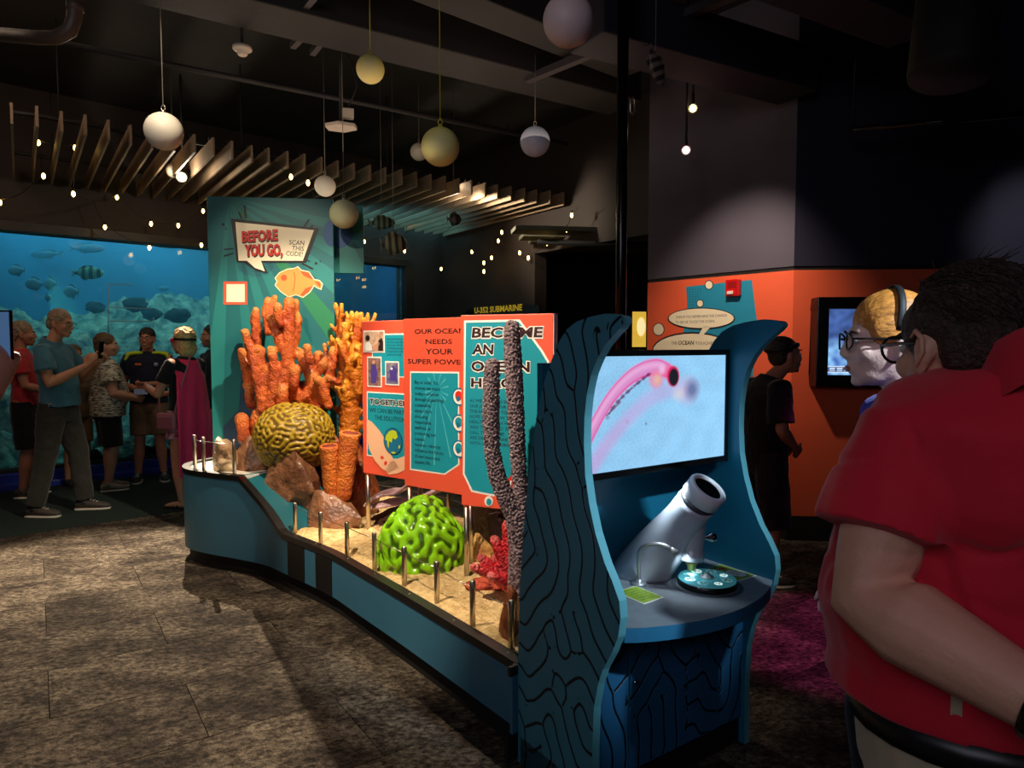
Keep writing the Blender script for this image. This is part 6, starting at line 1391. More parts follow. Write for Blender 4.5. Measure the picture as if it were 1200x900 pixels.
def shirt(fr, m, sleeve=0.55, hem=0.90, g=0.014, name='shirt', sleeve_r=0.070, voxel=0.009, disp=None, collar=None, smooth=2, flare=0.02):
    s, J = fr['s'], fr['J']; mb = MB(); hem *= s; R = fr['torso'](g)
    keep = [r for r in R if sum(p.z for p in r)/len(r) > hem+0.02*s]
    low = keep[0]; c = sum(low, Vector())/len(low); dn = hem-c.z
    keep.insert(0, [Vector((c.x+(p.x-c.x)*(1+flare), c.y+(p.y-c.y)*(1+flare), hem+(p.z-c.z)*0.3)) for p in low]); mb.rings(keep)
    for q in ('l', 'r'):
        Sh, E, W = J['sh_'+q], J['elbow_'+q], J['wrist_'+q]; am = fr['S']['arm']*s; inn = Sh.lerp(J['neck'], 0.35)-Z*0.02*s
        if sleeve <= 1: mb.tube([inn, Sh, Sh.lerp(E, sleeve*0.5), Sh.lerp(E, sleeve)], [0.058*am, sleeve_r*am*0.88, sleeve_r*am*0.98, sleeve_r*am*1.05], 16)
        else: mb.tube([inn, Sh, Sh.lerp(E, 0.5), E, E.lerp(W, sleeve-1)], [0.062*am, sleeve_r*am, sleeve_r*am*0.95, 0.060*am, 0.045*am], 16)
    o = mb.build(name, m, fr['t'], local=True); remesh(o, voxel, smooth, disp)
    if collar:
        N = J['neck']; C = J['chest']; up = ((J['head']-N).normalized()+Z).normalized(); r_ = fr['S']['neck']*1.28; rr = (J['sh_r']-J['sh_l']).normalized(); f_ = up.cross(rr).normalized(); R = []
        for k_, (h_, kk) in enumerate(((-0.055, 1.62), (-0.02, 1.30), (0.028, 1.12), (0.030, 1.02), (-0.012, 1.10))):
            R.append([N+up*(h_*s-0.018*s*math.sin(2*PI*j/24)*1.2)+rr*(r_*kk*math.cos(2*PI*j/24))+f_*(r_*kk*math.sin(2*PI*j/24)) for j in range(24)])
        mb = MB(); mb.rings(R+[R[0]], cap=False); mb.build('collar', collar, fr['t'], local=True)
    return o
def bottoms(fr, m, to='ankle', frac=1.0, name='trousers', r=1.0, voxel=0.009, top=0.03, g=0.010, disp=None, bell=1.0):
    s, J = fr['s'], fr['J']; mb = MB(); R = fr['torso'](g)
    mb.rings([x for x in R if sum(p.z for p in x)/24 < J['pelvis'].z+top*s+0.02]+[[p+Z*0.02*s for p in [y for y in R if sum(p.z for p in y)/24 < J['pelvis'].z+top*s+0.02][-1]]])
    for q in ('l', 'r'):
        H, K, A_ = J['hip_'+q], J['knee_'+q], J['ankle_'+q]; lg = fr['S']['leg']*s*r
        if to == 'knee': mb.tube([H+Z*0.05*s, H.lerp(K, 0.3*frac), H.lerp(K, 0.65*frac), H.lerp(K, frac)], [0.096*lg, 0.103*lg, 0.098*lg*bell, 0.094*lg*bell], 16)
        else: mb.tube([H+Z*0.05*s, H.lerp(K, 0.3), H.lerp(K, 0.7), K, K.lerp(A_, 0.5), K.lerp(A_, 0.97)-Z*0.0], [0.096*lg, 0.100*lg, 0.088*lg, 0.076*lg, 0.070*lg, 0.066*lg], 16)
    o = mb.build(name, m, fr['t'], local=True); remesh(o, voxel, 2, disp); return o
def shoes(fr, m, sole=None, name='shoe', low=False):
    s, J = fr['s'], fr['J']; sole = sole or mat('sole_white', (190, 184, 172), 0.6)
    for q in ('l', 'r'):
        A_ = J['ankle_'+q]; fd = Vector((0.10 if q == 'r' else -0.10, 1, 0)); 
        if 'toe_'+q in J: fd = J['toe_'+q]-A_
        fd = Vector((fd.x, fd.y, 0)).normalized(); sd = Vector((fd.y, -fd.x, 0)); b = Vector((A_.x, A_.y, A_.z-0.09*s)); out = []
        prof = [(-0.075, 0.026, 0.055), (-0.06, 0.036, 0.075), (-0.02, 0.042, 0.085), (0.03, 0.044, 0.075), (0.09, 0.050, 0.055), (0.15, 0.048, 0.045), (0.185, 0.036, 0.035), (0.205, 0.015, 0.022)]
        def sec(y, w_, z0, z1, n=12): 
            return [b+fd*y*s+sd*(w_*s*math.copysign(abs(math.cos(2*PI*j/n))**0.7, math.cos(2*PI*j/n)))+Z*(z0+(z1-z0)*(0.5+0.5*math.copysign(abs(math.sin(2*PI*j/n))**0.7, math.sin(2*PI*j/n))))*s for j in range(n)]
        mb = MB(); mb.rings([sec(y, w_, 0.02, 0.02+h_) for y, w_, h_ in prof])
        if not low: mb.tube([A_-Z*0.03*s, A_+Z*0.012*s], [0.046*s, 0.043*s], 14)
        o = mb.build(name, m, fr['t'], local=True)
        mb = MB(); mb.rings([sec(y, w_+0.004, 0.0, 0.024) for y, w_, h_ in prof]); mb.build('sole', sole, o, local=True)
        mb = MB()
        for k_ in range(4): y = 0.05+0.024*k_; mb.tube([b+fd*y*s+sd*0.02*s+Z*(0.095-0.010*k_)*s, b+fd*y*s-sd*0.02*s+Z*(0.095-0.010*k_)*s], 0.004*s, 6)
        mb.build('laces', sole, o, local=True)
def hair(fr, m, parts, voxel=0.006, disp=0.006, name='hair', scale=40):
    mb = MB(); R3 = fr['HM']*fr['hs']
    for p in parts:
        if p[0] == 'e': mb.ell(fr['hp'](*p[1]), p[2], R3, 24, 16)
        else: mb.tube([fr['hp'](*q) for q in p[1]], [r*fr['hs'] for r in p[2]], 10, round_ends=True)
    o = mb.build(name, m, fr['t'], local=True); remesh(o, voxel, 2, ndisp(scale, disp)); return o
SHORT = [('e', (0, -0.019, 0.050), (0.082, 0.094, 0.086)), ('e', (0, -0.062, 0.0), (0.072, 0.055, 0.07))]
def glasses(fr, m, r=0.024, w_=0.0022):
    hp, hs = fr['hp'], fr['hs']; mb = MB()
    for q in (-1, 1):
        ring = [hp(q*0.034+r*1.1*math.cos(a), 0.103-0.006*abs(math.cos(a)), 0.004+r*0.8*math.sin(a)) for a in [2*PI*i/18 for i in range(19)]]; mb.tube(ring, w_, 6)
        mb.tube([hp(q*(0.034+r*1.1), 0.098, 0.010), hp(q*0.078, 0.07, 0.010), hp(q*0.082, 0.0, 0.008), hp(q*0.080, -0.022, -0.008)], w_, 6)
    mb.tube([hp(-0.008, 0.104, 0.008), hp(0, 0.107, 0.011), hp(0.008, 0.104, 0.008)], w_, 6)
    return mb.build('glasses', m, fr['t'], local=True)
def headband(fr, m, z0=0.075, y0=0.05, tilt=0.35, r=0.006, name='headband', flat=0.012):
    hp = fr['hp']; mb = MB(); R = []
    pts = [hp(0.088*math.cos(a), -0.022+0.108*math.sin(a), z0+tilt*0.1*math.sin(a)-0.02) for a in [2*PI*i/28 for i in range(29)]]
    mb.tube(pts, [(flat, 0.004)]*29, 8, ref=(0, 0, 1)); return mb.build(name, m, fr['t'], local=True)
def cloth(name, c, c2=None, scale=5, amt=0.1, bump=(14, 0.5), rough=0.85, stretch=None):
    return mat(name, c, rough, var=(scale, amt), bump=bump, col2=c2, sheen=0.15, spec=0.25, stretch=stretch)
M_glassf = mat('glasses_dark', (18, 15, 16), 0.3); M_glasst = mat('glasses_tortoise', (60, 40, 30), 0.3); M_shoeb = mat('shoe_brown', (60, 52, 46), 0.7); M_shoeg = mat('shoe_grey', (120, 112, 100), 0.8, var=(30, 0.2)); M_shoek = mat('shoe_black', (26, 26, 28), 0.6)
WHITEHAIR = mat('hair_grey', (150, 128, 104), 0.7, var=(30, 0.3), bump=(60, 0.7)); BROWNH = mat('hair_brown', (98, 74, 50), 0.6, var=(30, 0.3), bump=(60, 0.7)); DARKH = mat('hair_dark', (40, 28, 24), 0.5, var=(30, 0.3), bump=(60, 0.7)); BLONDE = mat('hair_blonde', (206, 160, 104), 0.55, var=(30, 0.25), bump=(60, 0.7)); GINGER = mat('hair_ginger', (214, 138, 62), 0.42, var=(12, 0.35), bump=(16, 0.25), stretch=(12, 2.5, 8))

# --- older man in the teal blue polo, photographing
p1 = person('older man in teal blue polo and dark trousers holding up a phone', (-4.02, 6.02, 0), (1, 0.12), 1.82,
            dict(hip_l=(-0.085, 0, 0.91), hip_r=(0.085, 0, 0.91), knee_l=(-0.11, 0.10, 0.50), ankle_l=(-0.12, 0.13, 0.09), knee_r=(0.10, -0.06, 0.50), ankle_r=(0.11, -0.15, 0.09), elbow_r=(0.24, 0.06, 1.13), wrist_r=(0.07, 0.27, 1.27), elbow_l=(-0.22, 0.10, 1.14), wrist_l=(-0.05, 0.30, 1.29), head=(0, 0.05, 1.625), chest=(0, -0.02, 1.26), palm_r=(-1, 0.2, 0), palm_l=(1, 0.2, 0)),
            head_turn=-0.15, nod=0.12, shape=dict(belly=0.03, waist=0.158, waistd=0.125), skin=(200, 138, 104), hand_dir=dict(r=(-0.15, 0.5, 0.85), l=(0.15, 0.5, 0.85)), curl=0.9)
shirt(p1, cloth('polo_teal', (70, 116, 134)), 0.62, 0.93, 0.018, sleeve_r=0.076, disp=ndisp(7, 0.008), collar=cloth('polo_teal', (70, 116, 134)))
bottoms(p1, cloth('trousers_dark', (48, 45, 40)), disp=ndisp(8, 0.008), r=1.08); shoes(p1, M_shoeb); hair(p1, WHITEHAIR, SHORT); glasses(p1, M_glassf)
J = p1['J']; belt_on(p1, M_blackgloss, 0.965, 0.016)
def held(name, label, cat, fr, c, size, M, m, screen=None):
    P = basis(fr['t']) @ Vector(c); t = thing(name, label, cat, tuple(P), fr['th']); mb = MB(); mb.box((0, 0, 0), size, M=M); mb.build('casing', m, t, local=True, bevel=0.003)
    if screen: mb = MB(); mb.box(M @ Vector((0, -size[1]/2-0.0008, 0)), (size[0]*0.92, 0.001, size[2]*0.94), M=M); mb.build('display', screen, t, local=True)
    return t
held('smartphone', 'dark smartphone held upright by the man in the teal polo', 'phone', p1, tuple((J['wrist_r']+J['wrist_l'])/2+Vector((0, 0.085, 0.13))), (0.075, 0.009, 0.155), Matrix.Rotation(-0.1, 3, 'X'), M_blackgloss, mat('phone_glow', (30, 40, 60), 0.2, emit=0.1))

# --- man in red shirt behind him
p2 = person('person in red shirt and black shorts behind the teal polo man', (-4.82, 6.72, 0), (0.9, 0.45), 1.74, dict(elbow_r=(0.22, 0.05, 1.12), wrist_r=(0.14, 0.24, 1.05), elbow_l=(-0.22, 0.05, 1.12), wrist_l=(-0.10, 0.24, 1.08)), skin=(176, 116, 88), shape=dict(belly=0.02))
shirt(p2, cloth('tee_red', (176, 44, 48)), 0.6, 0.92, 0.016, disp=ndisp(7, 0.007)); bottoms(p2, cloth('shorts_black', (18, 17, 20)), 'knee', 1.0, 'shorts', disp=ndisp(8, 0.007), r=1.05); shoes(p2, M_shoeb); hair(p2, WHITEHAIR, SHORT)

# --- woman with patterned top, seen from behind
p3 = person('woman with short brown hair in patterned grey top and black shorts', (-4.18, 7.02, 0), (0.75, 0.65), 1.62, dict(elbow_r=(0.26, 0.02, 1.10), wrist_r=(0.16, 0.25, 1.03), elbow_l=(-0.25, 0.05, 1.12), wrist_l=(-0.12, 0.27, 1.05), ankle_l=(-0.11, 0.02, 0.09), ankle_r=(0.09, -0.03, 0.09), palm_r=(-1, 0, 0.3)), head_turn=-0.35, shape=dict(hip=0.215, hipd=0.15, waist=0.215, waistd=0.175, chest=0.205, chestd=0.15, belly=0.035, arm=1.25, leg=1.1), skin=(204, 146, 118), curl=0.8)
def pattern_mat():
    m = mat('top_patterned', (196, 188, 170), 0.85, bump=(14, 0.4)); nt = m.node_tree; b = nt.nodes['Principled BSDF']
    tcn = nt.nodes.new('ShaderNodeTexCoord'); mp = nt.nodes.new('ShaderNodeMapping'); mp.inputs['Scale'].default_value = (15, 15, 105); nz = nt.nodes.new('ShaderNodeTexNoise'); nz.inputs['Scale'].default_value = 1.3; nz.inputs['Detail'].default_value = 3
    nt.links.new(tcn.outputs['Object'], mp.inputs[0]); nt.links.new(mp.outputs[0], nz.inputs['Vector']); rp = nt.nodes.new('ShaderNodeValToRGB'); rp.color_ramp.interpolation = 'CONSTANT'
    e = rp.color_ramp.elements; e[0].position = 0; e[0].color = lin((70, 62, 60)); e[1].position = 0.47; e[1].color = lin((206, 198, 176)); nt.links.new(nz.outputs['Fac'], rp.inputs[0]); nt.links.new(rp.outputs[0], b.inputs['Base Color']); return m
shirt(p3, pattern_mat(), 0.62, 0.84, 0.020, 'patterned_top', 0.082, disp=ndisp(7, 0.006)); bottoms(p3, cloth('shorts_black', (18, 17, 20)), 'knee', 0.98, 'shorts', r=1.02); shoes(p3, M_shoeg)
hair(p3, BROWNH, [('e', (0, -0.025, 0.045), (0.088, 0.100, 0.092)), ('e', (0, -0.055, -0.02), (0.078, 0.062, 0.07))])

# --- smiling staff member in navy and lime polo
M_navyp2 = cloth('polo_navy', (24, 28, 48))
p4 = person('smiling staff member in navy polo with lime green shoulders and khaki shorts', (-4.0, 7.5, 0), (0.42, -0.9), 1.70, dict(elbow_r=(0.25, 0.0, 1.10), wrist_r=(0.10, 0.22, 1.07), elbow_l=(-0.25, 0.0, 1.10), wrist_l=(-0.02, 0.25, 1.12), ankle_l=(-0.13, -0.02, 0.09), ankle_r=(0.13, -0.02, 0.09), palm_r=(-1, 0, 0.3), palm_l=(1, 0, 0.3)), head_turn=-0.25, shape=dict(hip=0.178, waist=0.168, waistd=0.13, chest=0.175, chestd=0.13, belly=0.03, arm=1.05), skin=(198, 134, 106), hand_dir=dict(l=(0.95, 0.25, 0), r=(-0.9, 0.4, 0)), curl=0.7)
shirt(p4, M_navyp2, 0.62, 0.90, 0.018, 'polo_shirt', 0.078, disp=ndisp(7, 0.006), collar=M_navyp2); bottoms(p4, cloth('shorts_khaki', (132, 104, 72)), 'knee', 0.92, 'shorts', r=1.05); shoes(p4, M_shoek)
hair(p4, DARKH, [('e', (0, -0.015, 0.047), (0.080, 0.094, 0.085)), ('e', (0, -0.045, 0.0), (0.074, 0.06, 0.065)), ('t', [(0.02, -0.10, 0.03), (0.07, -0.11, -0.05), (0.09, -0.09, -0.13), (0.095, -0.07, -0.19)], [0.022, 0.028, 0.024, 0.010])]); glasses(p4, M_glassf)
mb = MB(); mb.ell(p4['hp'](0, 0.0955, -0.0655), (0.014, 0.006, 0.004), p4['HM']*p4['hs'], 12, 6); mb.build('teeth', mat('teeth_white', (232, 226, 214), 0.3), p4['t'], local=True)
mb = MB(); J = p4['J']
for q in ('l', 'r'):
    a, b_ = J['neck'].lerp(J['sh_'+q], 0.25), J['sh_'+q]; mb.tube([a+Vector((0, 0.03, 0.012)), a.lerp(b_, 0.5)+Vector((0, 0.025, 0.036)), b_+Vector((0, 0.012, 0.040)), b_.lerp(J['elbow_'+q], 0.2)+Vector((0.02 if q == 'r' else -0.02, 0.02, 0.03))], [(0.020, 0.050), (0.022, 0.064), (0.030, 0.064), (0.03, 0.05)], 14, ref=(0, 0, 1), round_ends=True)
o = mb.build('shoulder_yoke', cloth('lime_green', (196, 214, 46)), p4['t'], local=True); o['label'] = 'lime green shoulder yoke'
M_patch = mat('badge_orange', (228, 110, 60), 0.5); M_silverp = mat('badge_silver', (150, 160, 176), 0.5)
mb = MB(); mb.box((0.085, 0.150, 1.30), (0.062, 0.006, 0.022), -0.25); o = mb.build('name_badge', M_patch, p4['t'], local=True, bevel=0.002); o['label'] = 'small orange name badge'
mb = MB(); mb.lathe([(0.022, 0), (0.022, 0.005), (0.010, 0.007)], 14, (-0.085, 0.146, 1.295), (-0.2, 1, 0.1)); mb.tube([(-0.10, 0.15, 1.285), (-0.085, 0.155, 1.30), (-0.07, 0.152, 1.285)], 0.004, 6); o = mb.build('crest_badge', M_silverp, p4['t'], local=True); o['label'] = 'small round silver crest'

# --- woman with the pink cape
p5 = person('blonde woman in black top with pink cape and red eye mask', (-3.02, 6.3, 0), (-0.95, 0.30), 1.66, dict(elbow_l=(-0.22, 0.12, 1.12), wrist_l=(-0.10, 0.36, 1.17), elbow_r=(0.23, 0.08, 1.12), wrist_r=(0.10, 0.33, 1.10), palm_l=(1, 0, 0)), head_turn=0.05, nod=0.05, shape=dict(hip=0.17, waist=0.15, chest=0.158), skin=(200, 136, 108), curl=1.0)
shirt(p5, cloth('top_black', (20, 18, 22)), 0.6, 0.90, 0.014, 'black_top', disp=ndisp(7, 0.005))
bottoms(p5, mat('shorts_floral', (120, 40, 60), 0.8, var=(26, 0.5), col2=(206, 150, 160)), 'knee', 0.55, 'floral_shorts', r=1.12, bell=1.08)
for q in ('l', 'r'):
    A_ = p5['J']['ankle_'+q]; mb = MB(); s = p5['s']; fd = Vector((0.1 if q == 'r' else -0.1, 1, 0)).normalized(); pts = [(A_.x+fd.x*y, A_.y+fd.y*y) for y in (-0.07, 0, 0.09, 0.17, 0.20)]
    ol = [(A_.x+x, A_.y+y) for x, y in ((-0.035, -0.075), (0.035, -0.075), (0.042, 0.0), (0.050, 0.10), (0.040, 0.18), (0.0, 0.205), (-0.040, 0.18), (-0.050, 0.10), (-0.042, 0.0))]
    mb.prism(ol, (0, 0, 0.002), (1, 0, 0), (0, 1, 0), Z, 0.02); o = mb.build('sandal', M_shoek, p5['t'], local=True)
    mb = MB(); mb.tube([(A_.x-0.045, A_.y+0.06, 0.02), (A_.x, A_.y+0.115, 0.066), (A_.x+0.045, A_.y+0.06, 0.02)], [(0.006, 0.012)]*3, 8); mb.tube([(A_.x-0.042, A_.y+0.02, 0.02), (A_.x, A_.y+0.05, 0.085), (A_.x+0.042, A_.y+0.02, 0.02)], [(0.006, 0.010)]*3, 8); mb.build('strap', M_shoek, o, local=True)
hair(p5, BLONDE, [('e', (0, -0.028, 0.045), (0.090, 0.102, 0.094)), ('e', (0, -0.050, -0.055), (0.092, 0.068, 0.10)), ('e', (0.05, -0.03, -0.06), (0.035, 0.04, 0.06)), ('e', (-0.05, -0.03, -0.06), (0.035, 0.04, 0.06))], disp=0.008)
o = headband(p5, mat('band_black', (22, 18, 20), 0.6), 0.04, tilt=0.1, name='mask_strap'); 
mb = MB(); hp = p5['hp']; pts = [hp(0.088*math.cos(a), -0.012+0.118*math.sin(a), 0.012) for a in np.linspace(0.35, PI-0.35, 12)]; mb.tube(pts, [(0.022, 0.005)]*12, 8, ref=(0, 0, 1)); o = mb.build('eye_mask', mat('mask_red', (206, 30, 60), 0.5), p5['t'], local=True); o['label'] = 'red eye mask pushed up'
def cape(fr, m):
    s = fr['s']; V = []; nx, ny = 26, 34
    for j in range(ny):
        t_ = j/(ny-1); z = (1.44-1.12*t_)*s
        for i in range(nx):
            a = (i/(nx-1)-0.5)*2; wd = (0.15+0.10*t_**0.6)*s; x = a*wd; y = -0.125*s-0.04*t_*s+0.07*s*a*a*(1-0.55*t_)+0.016*math.sin(a*9+t_*2)*t_+0.03*max(0, 0.15-t_)*a*a*20*s
            V.append(Vector((x, y, z+0.02*a*a)))
    F = [(j*nx+i, j*nx+i+1, (j+1)*nx+i+1, (j+1)*nx+i) for j in range(ny-1) for i in range(nx-1)]
    mb = MB(); mb.add(V, F, 0, True); o = mb.build('cape', m, fr['t'], local=True); md = o.modifiers.new('thick', 'SOLIDIFY'); md.thickness = 0.006; o['label'] = 'long bright pink cape'; return o
cape(p5, cloth('cape_pink', (255, 48, 98), bump=(5, 0.8), rough=0.6))
bg = thing('shoulder_bag', 'small pinkish pouch at the hip of the woman in the cape', 'bag', tuple(basis(p5['t']) @ Vector((-0.20, 0.03, 0.82))), p5['th'])
M_bag = cloth('bag_rose', (176, 96, 112)); mb = MB(); mb.box((0, 0, 0.0), (0.045, 0.20, 0.15)); mb.build('pouch', M_bag, bg, local=True, bevel=0.015); mb = MB(); mb.box((-0.024, 0, -0.015), (0.008, 0.17, 0.10)); mb.build('front_pocket', mat('bag_pocket', (150, 76, 92), 0.8), bg, local=True, bevel=0.003)
mb = MB(); mb.tube([(0, -0.085, 0.06), (0.06, -0.13, 0.35), (0.17, -0.13, 0.60)], [(0.004, 0.012)]*3, 6); mb.tube([(0, 0.085, 0.06), (0.05, 0.12, 0.35), (0.17, 0.10, 0.60)], [(0.004, 0.012)]*3, 6); mb.build('strap', M_bag, bg, local=True)
mb = MB(); W = p5['J']['wrist_l']; mb.lathe([(0.030, -0.006), (0.030, 0.006)], 14, W-Vector((0, 0.02, 0)), (W-p5['J']['elbow_l'])); mb.build('bracelet', M_steel, p5['t'], local=True)
o = held('leaflet', 'small bluish leaflet passed between the women by the tank', 'leaflet', p4, (0.05, 0.42, 1.02), (0.13, 0.004, 0.10), Matrix.Rotation(1.0, 3, 'X'), mat('leaflet_blue', (120, 140, 180), 0.5))

# --- dark clad person beyond the cape, and one more behind
p6_ = person('person in dark clothes half hidden by the teal board edge', (-3.17, 7.25, 0), (-0.6, -0.6), 1.72, skin=(170, 112, 86))
shirt(p6_, cloth('hoodie_black', (22, 22, 30)), 1.8, 0.86, 0.022, 'dark_jacket', 0.08, disp=ndisp(7, 0.006)); bottoms(p6_, cloth('jeans_dark', (30, 32, 42))); shoes(p6_, M_shoek); hair(p6_, DARKH, SHORT)
p11 = person('person with bare legs and dark boots hidden behind the couple', (-4.66, 7.25, 0), (0.8, -0.4), 1.5, skin=(168, 116, 88))
shirt(p11, cloth('tee_tan', (120, 96, 70)), 0.6, 0.86, 0.015, disp=ndisp(7, 0.006)); bottoms(p11, cloth('shorts_khaki', (132, 104, 72)), 'knee', 0.9, 'shorts'); shoes(p11, M_shoek, M_shoek); hair(p11, BROWNH, SHORT)

# --- man in black by the orange wall
p8 = person('man in black top and long shorts with headband strap beside the orange wall', (1.58, 4.25, 0), (1, 0.20), 1.56, dict(neck=(0, 0.05, 1.45), head=(0, 0.15, 1.61), chest=(0, -0.02, 1.24), elbow_r=(0.24, -0.02, 1.12), wrist_r=(0.12, 0.16, 0.98), elbow_l=(-0.24, -0.02, 1.12), wrist_l=(-0.10, 0.16, 0.98), palm_r=(-1, 0, 0)), nod=-0.1, shape=dict(belly=0.02, waist=0.155, waistd=0.12), skin=(186, 122, 98), curl=0.9)
shirt(p8, cloth('tee_black', (20, 18, 20)), 0.85, 0.86, 0.022, 'black_top', 0.085, disp=ndisp(7, 0.009)); bottoms(p8, cloth('shorts_purple_black', (44, 34, 46)), 'knee', 1.18, 'long_shorts', r=1.12, disp=ndisp(8, 0.01)); shoes(p8, M_shoeb)
hair(p8, DARKH, [('e', (0, -0.028, 0.046), (0.080, 0.091, 0.084)), ('e', (0, -0.055, 0.0), (0.072, 0.05, 0.06))], disp=0.003); o = headband(p8, mat('band_black', (22, 18, 20), 0.6), 0.075, tilt=0.1)
for q in ('l', 'r'):
    A_ = p8['J']['ankle_'+q]; mb = MB(); mb.lathe([(0.043, 0.0), (0.041, 0.06)], 14, A_-Z*0.01, cap=False); mb.build('sock', mat('sock_white', (206, 198, 190), 0.8), p8['t'], local=True)

# --- fair woman in profile with glasses
p9 = person('fair ginger haired woman in profile with black glasses and violet shirt', (1.005, 1.73, 0), (-0.98, 0.2), 1.645, dict(head=(0, 0.055, 1.605), neck=(0, -0.01, 1.45)), nod=0.02, skin=(240, 198, 184), shape=dict(head=1.0), voxel=0.007, detail=True)
shirt(p9, cloth('shirt_violet', (66, 48, 160)), 0.65, 0.88, 0.018, 'violet_shirt', 0.078, disp=ndisp(7, 0.006), collar=cloth('shirt_violet', (66, 48, 160))); bottoms(p9, cloth('jeans_dark', (30, 32, 42))); shoes(p9, M_shoek)
hair(p9, GINGER, [('e', (0, -0.013, 0.050), (0.081, 0.094, 0.086)), ('e', (0, -0.050, -0.005), (0.080, 0.062, 0.07)), ('e', (0.058, 0.006, 0.030), (0.026, 0.052, 0.045)), ('e', (-0.058, 0.006, 0.030), (0.026, 0.052, 0.045)), ('t', [(0, -0.11, 0.01), (0, -0.14, -0.05), (0, -0.13, -0.14)], [0.03, 0.035, 0.012])], voxel=0.005, disp=0.0015, scale=20); glasses(p9, M_glassf, 0.025, 0.0026)
mb = MB(); hp = p9['hp']; mb.tube([hp(0.086*math.cos(a), -0.005-0.012*math.sin(a), 0.052+0.090*math.sin(a)) for a in np.linspace(-0.25, PI+0.25, 24)], [(0.0028, 0.009)]*24, 8, ref=(1, 0, 0)); mb.build('headband', mat('band_black', (22, 18, 20), 0.6), p9['t'], local=True)

# --- big man in red, nearest
c37 = 0.05; RL = Vector((0.74, 0.98, 0)); fdir = (-math.sin(c37), math.cos(c37))
def rw(x, y, z): return tuple(rotz((x-RL.x, y-RL.y, 0), -c37)+Z*z)
p10 = person('big man in red polo and khaki trousers, hands clasped behind his back', tuple(RL), fdir, 1.75,
             dict(pelvis=rw(0.735, 1.0, 0.925), chest=rw(0.735, 1.02, 1.23), neck=rw(0.752, 0.965, 1.452), head=rw(0.695, 1.055, 1.497), sh_l=rw(0.575, 0.985, 1.352), sh_r=rw(0.925, 1.01, 1.35), elbow_l=rw(0.500, 0.945, 1.145), wrist_l=rw(0.622, 0.755, 1.082), elbow_r=rw(1.0, 0.95, 1.12), wrist_r=rw(0.70, 0.765, 1.065),
                  hip_l=rw(0.645, 0.98, 0.905), hip_r=rw(0.825, 1.0, 0.905), knee_l=rw(0.62, 0.99, 0.5), knee_r=rw(0.83, 1.02, 0.5), ankle_l=rw(0.62, 0.96, 0.09), ankle_r=rw(0.83, 0.99, 0.09), palm_l=rw(0.72, 0.40, -0.1), palm_r=rw(0.72, 0.40, -0.1)),
             head_turn=0.10, nod=0.08, shape=dict(trap=1.18, hip=0.185, hipd=0.165, waist=0.205, waistd=0.185, chest=0.200, chestd=0.15, belly=0.045, arm=1.24, fore=1.12, neck=0.062, head=1.0), skin=(206, 150, 124), hand_dir=dict(l=(0.85, -0.1, -0.15)), curl=0.8, voxel=0.0065, detail=True)
def folds(co):
    out = []
    for x, y, z in co.tolist():
        n = noise.fractal(Vector((x*5, y*5, z*5)), 0.8, 2, 3)
        w_ = Vector((x*3, y*3, z*3)); c1 = abs(noise.noise(Vector((x*7+z*6, y*5, z*2.5-x*5))+w_*0.3)); cr = max(0.0, 1-c1*7)
        k = max(0.0, 1-((x+0.16)/0.16)**2)*max(0.0, 1-((z-1.19)/0.24)**2)
        c2 = abs(noise.noise(Vector((x*3+4, y*3, z*13+x*5)))); k2 = max(0.0, 1-((z-1.12)/0.13)**2)
        out.append(0.008*n-0.010*cr*k-0.003*max(0.0, 1-c2*6)*k2)
    return out
M_redpolo = cloth('polo_red', (190, 26, 44), scale=3, amt=0.06, bump=(260, 0.12), rough=0.75)
shirt(p10, M_redpolo, 0.60, 0.965, 0.026, 'red_polo', 0.073, voxel=0.0065, disp=folds, collar=M_redpolo, smooth=10, flare=0.03)
M_khaki = cloth('khaki', (166, 150, 122), scale=4, amt=0.06, bump=(200, 0.15))
bottoms(p10, M_khaki, voxel=0.0075, top=0.05, g=0.015, disp=ndisp(9, 0.005), name='khaki_trousers', r=1.06); shoes(p10, M_shoeb)
hp = p10['hp']
HAIR10 = mat('hair_straight', (56, 41, 34), 0.55, var=(20, 0.35), bump=(26, 0.9), stretch=(9, 2.2, 5))
hr = hair(p10, HAIR10, [('e', (0, -0.028, 0.046), (0.085, 0.093, 0.080)), ('e', (0, -0.060, 0.0), (0.080, 0.060, 0.072)), ('e', (0, -0.068, -0.035), (0.062, 0.045, 0.038)), ('e', (0.062, 0.005, 0.03), (0.022, 0.038, 0.045)), ('e', (-0.062, 0.005, 0.03), (0.022, 0.038, 0.045))], voxel=0.004, disp=0.0018, scale=18)
g = random.Random(5); mb = MB()
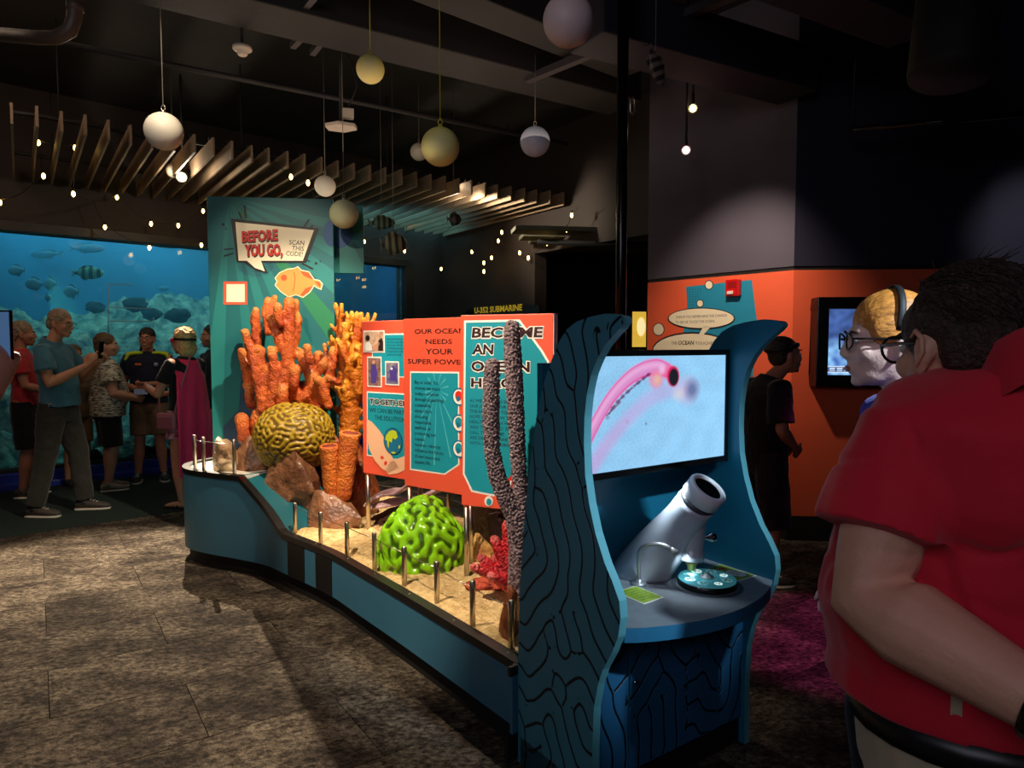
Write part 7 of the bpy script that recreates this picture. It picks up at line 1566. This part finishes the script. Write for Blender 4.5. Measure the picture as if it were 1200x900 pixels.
for i in range(1500):
    a = g.uniform(0, 2*PI); e_ = g.uniform(-0.5, 1.5); d = Vector((math.cos(a)*math.cos(e_), math.sin(a)*math.cos(e_), math.sin(e_)))
    if d.y > 0.45 and d.z < 0.55: continue
    if abs(d.x) > 0.75 and d.y > -0.25 and d.z < 0.25: continue
    R_h = (0.086, 0.0945, 0.081) if d.z > 0 else (0.083, 0.090, 0.072)
    b_ = Vector((d.x*R_h[0], -0.029+d.y*R_h[1], 0.046+d.z*R_h[2])); fl = Vector((0.25*math.sin(a*2), -0.7, -0.5 if d.z < 0.5 else 0.0)); tv = fl+Vector((g.uniform(-.25, .25), g.uniform(-.2, .2), g.uniform(-.2, .2))); tv = (tv-d*tv.dot(d)).normalized()
    L_ = g.uniform(0.025, 0.055); wild = i % 45 == 0 and d.z > 0.3; l0, l1 = (0.006, 0.016) if wild else (0.0016, g.uniform(-0.001, 0.002))
    p1_ = b_+tv*L_*0.5+d*(l0-L_*L_*1.2*0.25); p2_ = b_+tv*L_+d*(l1-(0 if wild else L_*L_*5.0)); mb.tube([hp(*(b_-d*0.001)), hp(*p1_), hp(*p2_)], [0.0009, 0.0008, 0.0003], 3)
o = mb.build('hair_strands', HAIR10, hr, local=True); o['kind'] = 'stuff'
glasses(p10, M_glassf, 0.027, 0.0026)
# ear relief, belt, belt loops, pocket, watch
for q in (-1, 1):
    mb = MB(); mb.tube([hp(q*0.085, -0.006, -0.028), hp(q*0.089, -0.024, -0.008), hp(q*0.089, -0.024, 0.012), hp(q*0.087, -0.010, 0.024), hp(q*0.084, 0.004, 0.016)], [0.003, 0.004, 0.004, 0.004, 0.002], 8, round_ends=True); mb.build('ear_rim', p10['body'].data.materials[0], p10['t'], local=True)
J = p10['J']; P = J['pelvis']; belt_on(p10, mat('belt_black', (16, 14, 14), 0.4), 0.930, 0.019, 0.038)
R_ = p10['torso'](0.022); zc = [sum(p.z for p in r)/len(r) for r in R_]; a_ = max(k for k in range(len(zc)) if zc[k] <= 0.952)
for jj in (2, 6, 9, 15, 18, 21):
    c = R_[a_][jj].lerp(R_[a_+1][jj], (1.02-zc[a_])/(zc[a_+1]-zc[a_])); nx_ = R_[a_][(jj+1) % 24]-R_[a_][jj-1]; mb = MB(); mb.box(c, (0.013, 0.008, 0.052), math.atan2(nx_.y, nx_.x)); mb.build('belt_loop', M_khaki, p10['t'], local=True)
W, E = J['wrist_l'], J['elbow_l']; d = (W-E).normalized(); mb = MB(); mb.lathe([(0.045, -0.018), (0.047, -0.014), (0.047, 0.014), (0.045, 0.018)], 22, W-d*0.004, d, cap=False); w_ = mb.build('watch', M_blackgloss, p10['t'], local=True); w_['label'] = 'dark wristwatch with steel case'
side = (d.cross(Z)).normalized(); mb = MB(); mb.lathe([(0.022, 0.0), (0.022, 0.009), (0.019, 0.011), (0.002, 0.011)], 20, W-d*0.004-side*(0.047), -side); mb.build('watch_case', M_steel, w_, local=True)

# --- someone at the left edge holding a phone
p7 = person('person at the left picture edge reaching out with a phone, sleeve dark', (-1.705, 1.62, 0), (0.55, 0.85), 1.72, dict(sh_r=(0.185, 0.0, 1.40), elbow_r=(0.26, 0.12, 1.22), wrist_r=(0.27, 0.31, 1.41), elbow_l=(-0.24, 0.05, 1.12), palm_r=(-1, 0, 0)), hand_dir=dict(r=(0.05, 0.25, 0.9)), skin=(210, 140, 116), curl=1.0)
shirt(p7, cloth('jacket_dark', (24, 22, 30)), 1.85, 0.86, 0.018, 'dark_jacket', 0.078, disp=ndisp(7, 0.006)); bottoms(p7, cloth('jeans_dark', (30, 32, 42))); shoes(p7, M_shoek); hair(p7, DARKH, SHORT)
held('smartphone', 'dark smartphone with bluish lit screen held at the left edge', 'phone', p7, tuple(p7['J']['wrist_r']+Vector((-0.022, 0.03, 0.13))), (0.072, 0.009, 0.15), Matrix.Rotation(0.3, 3, 'Z'), M_blackgloss, mat('phone_screen', (90, 130, 175), 0.2, emit=0.3))
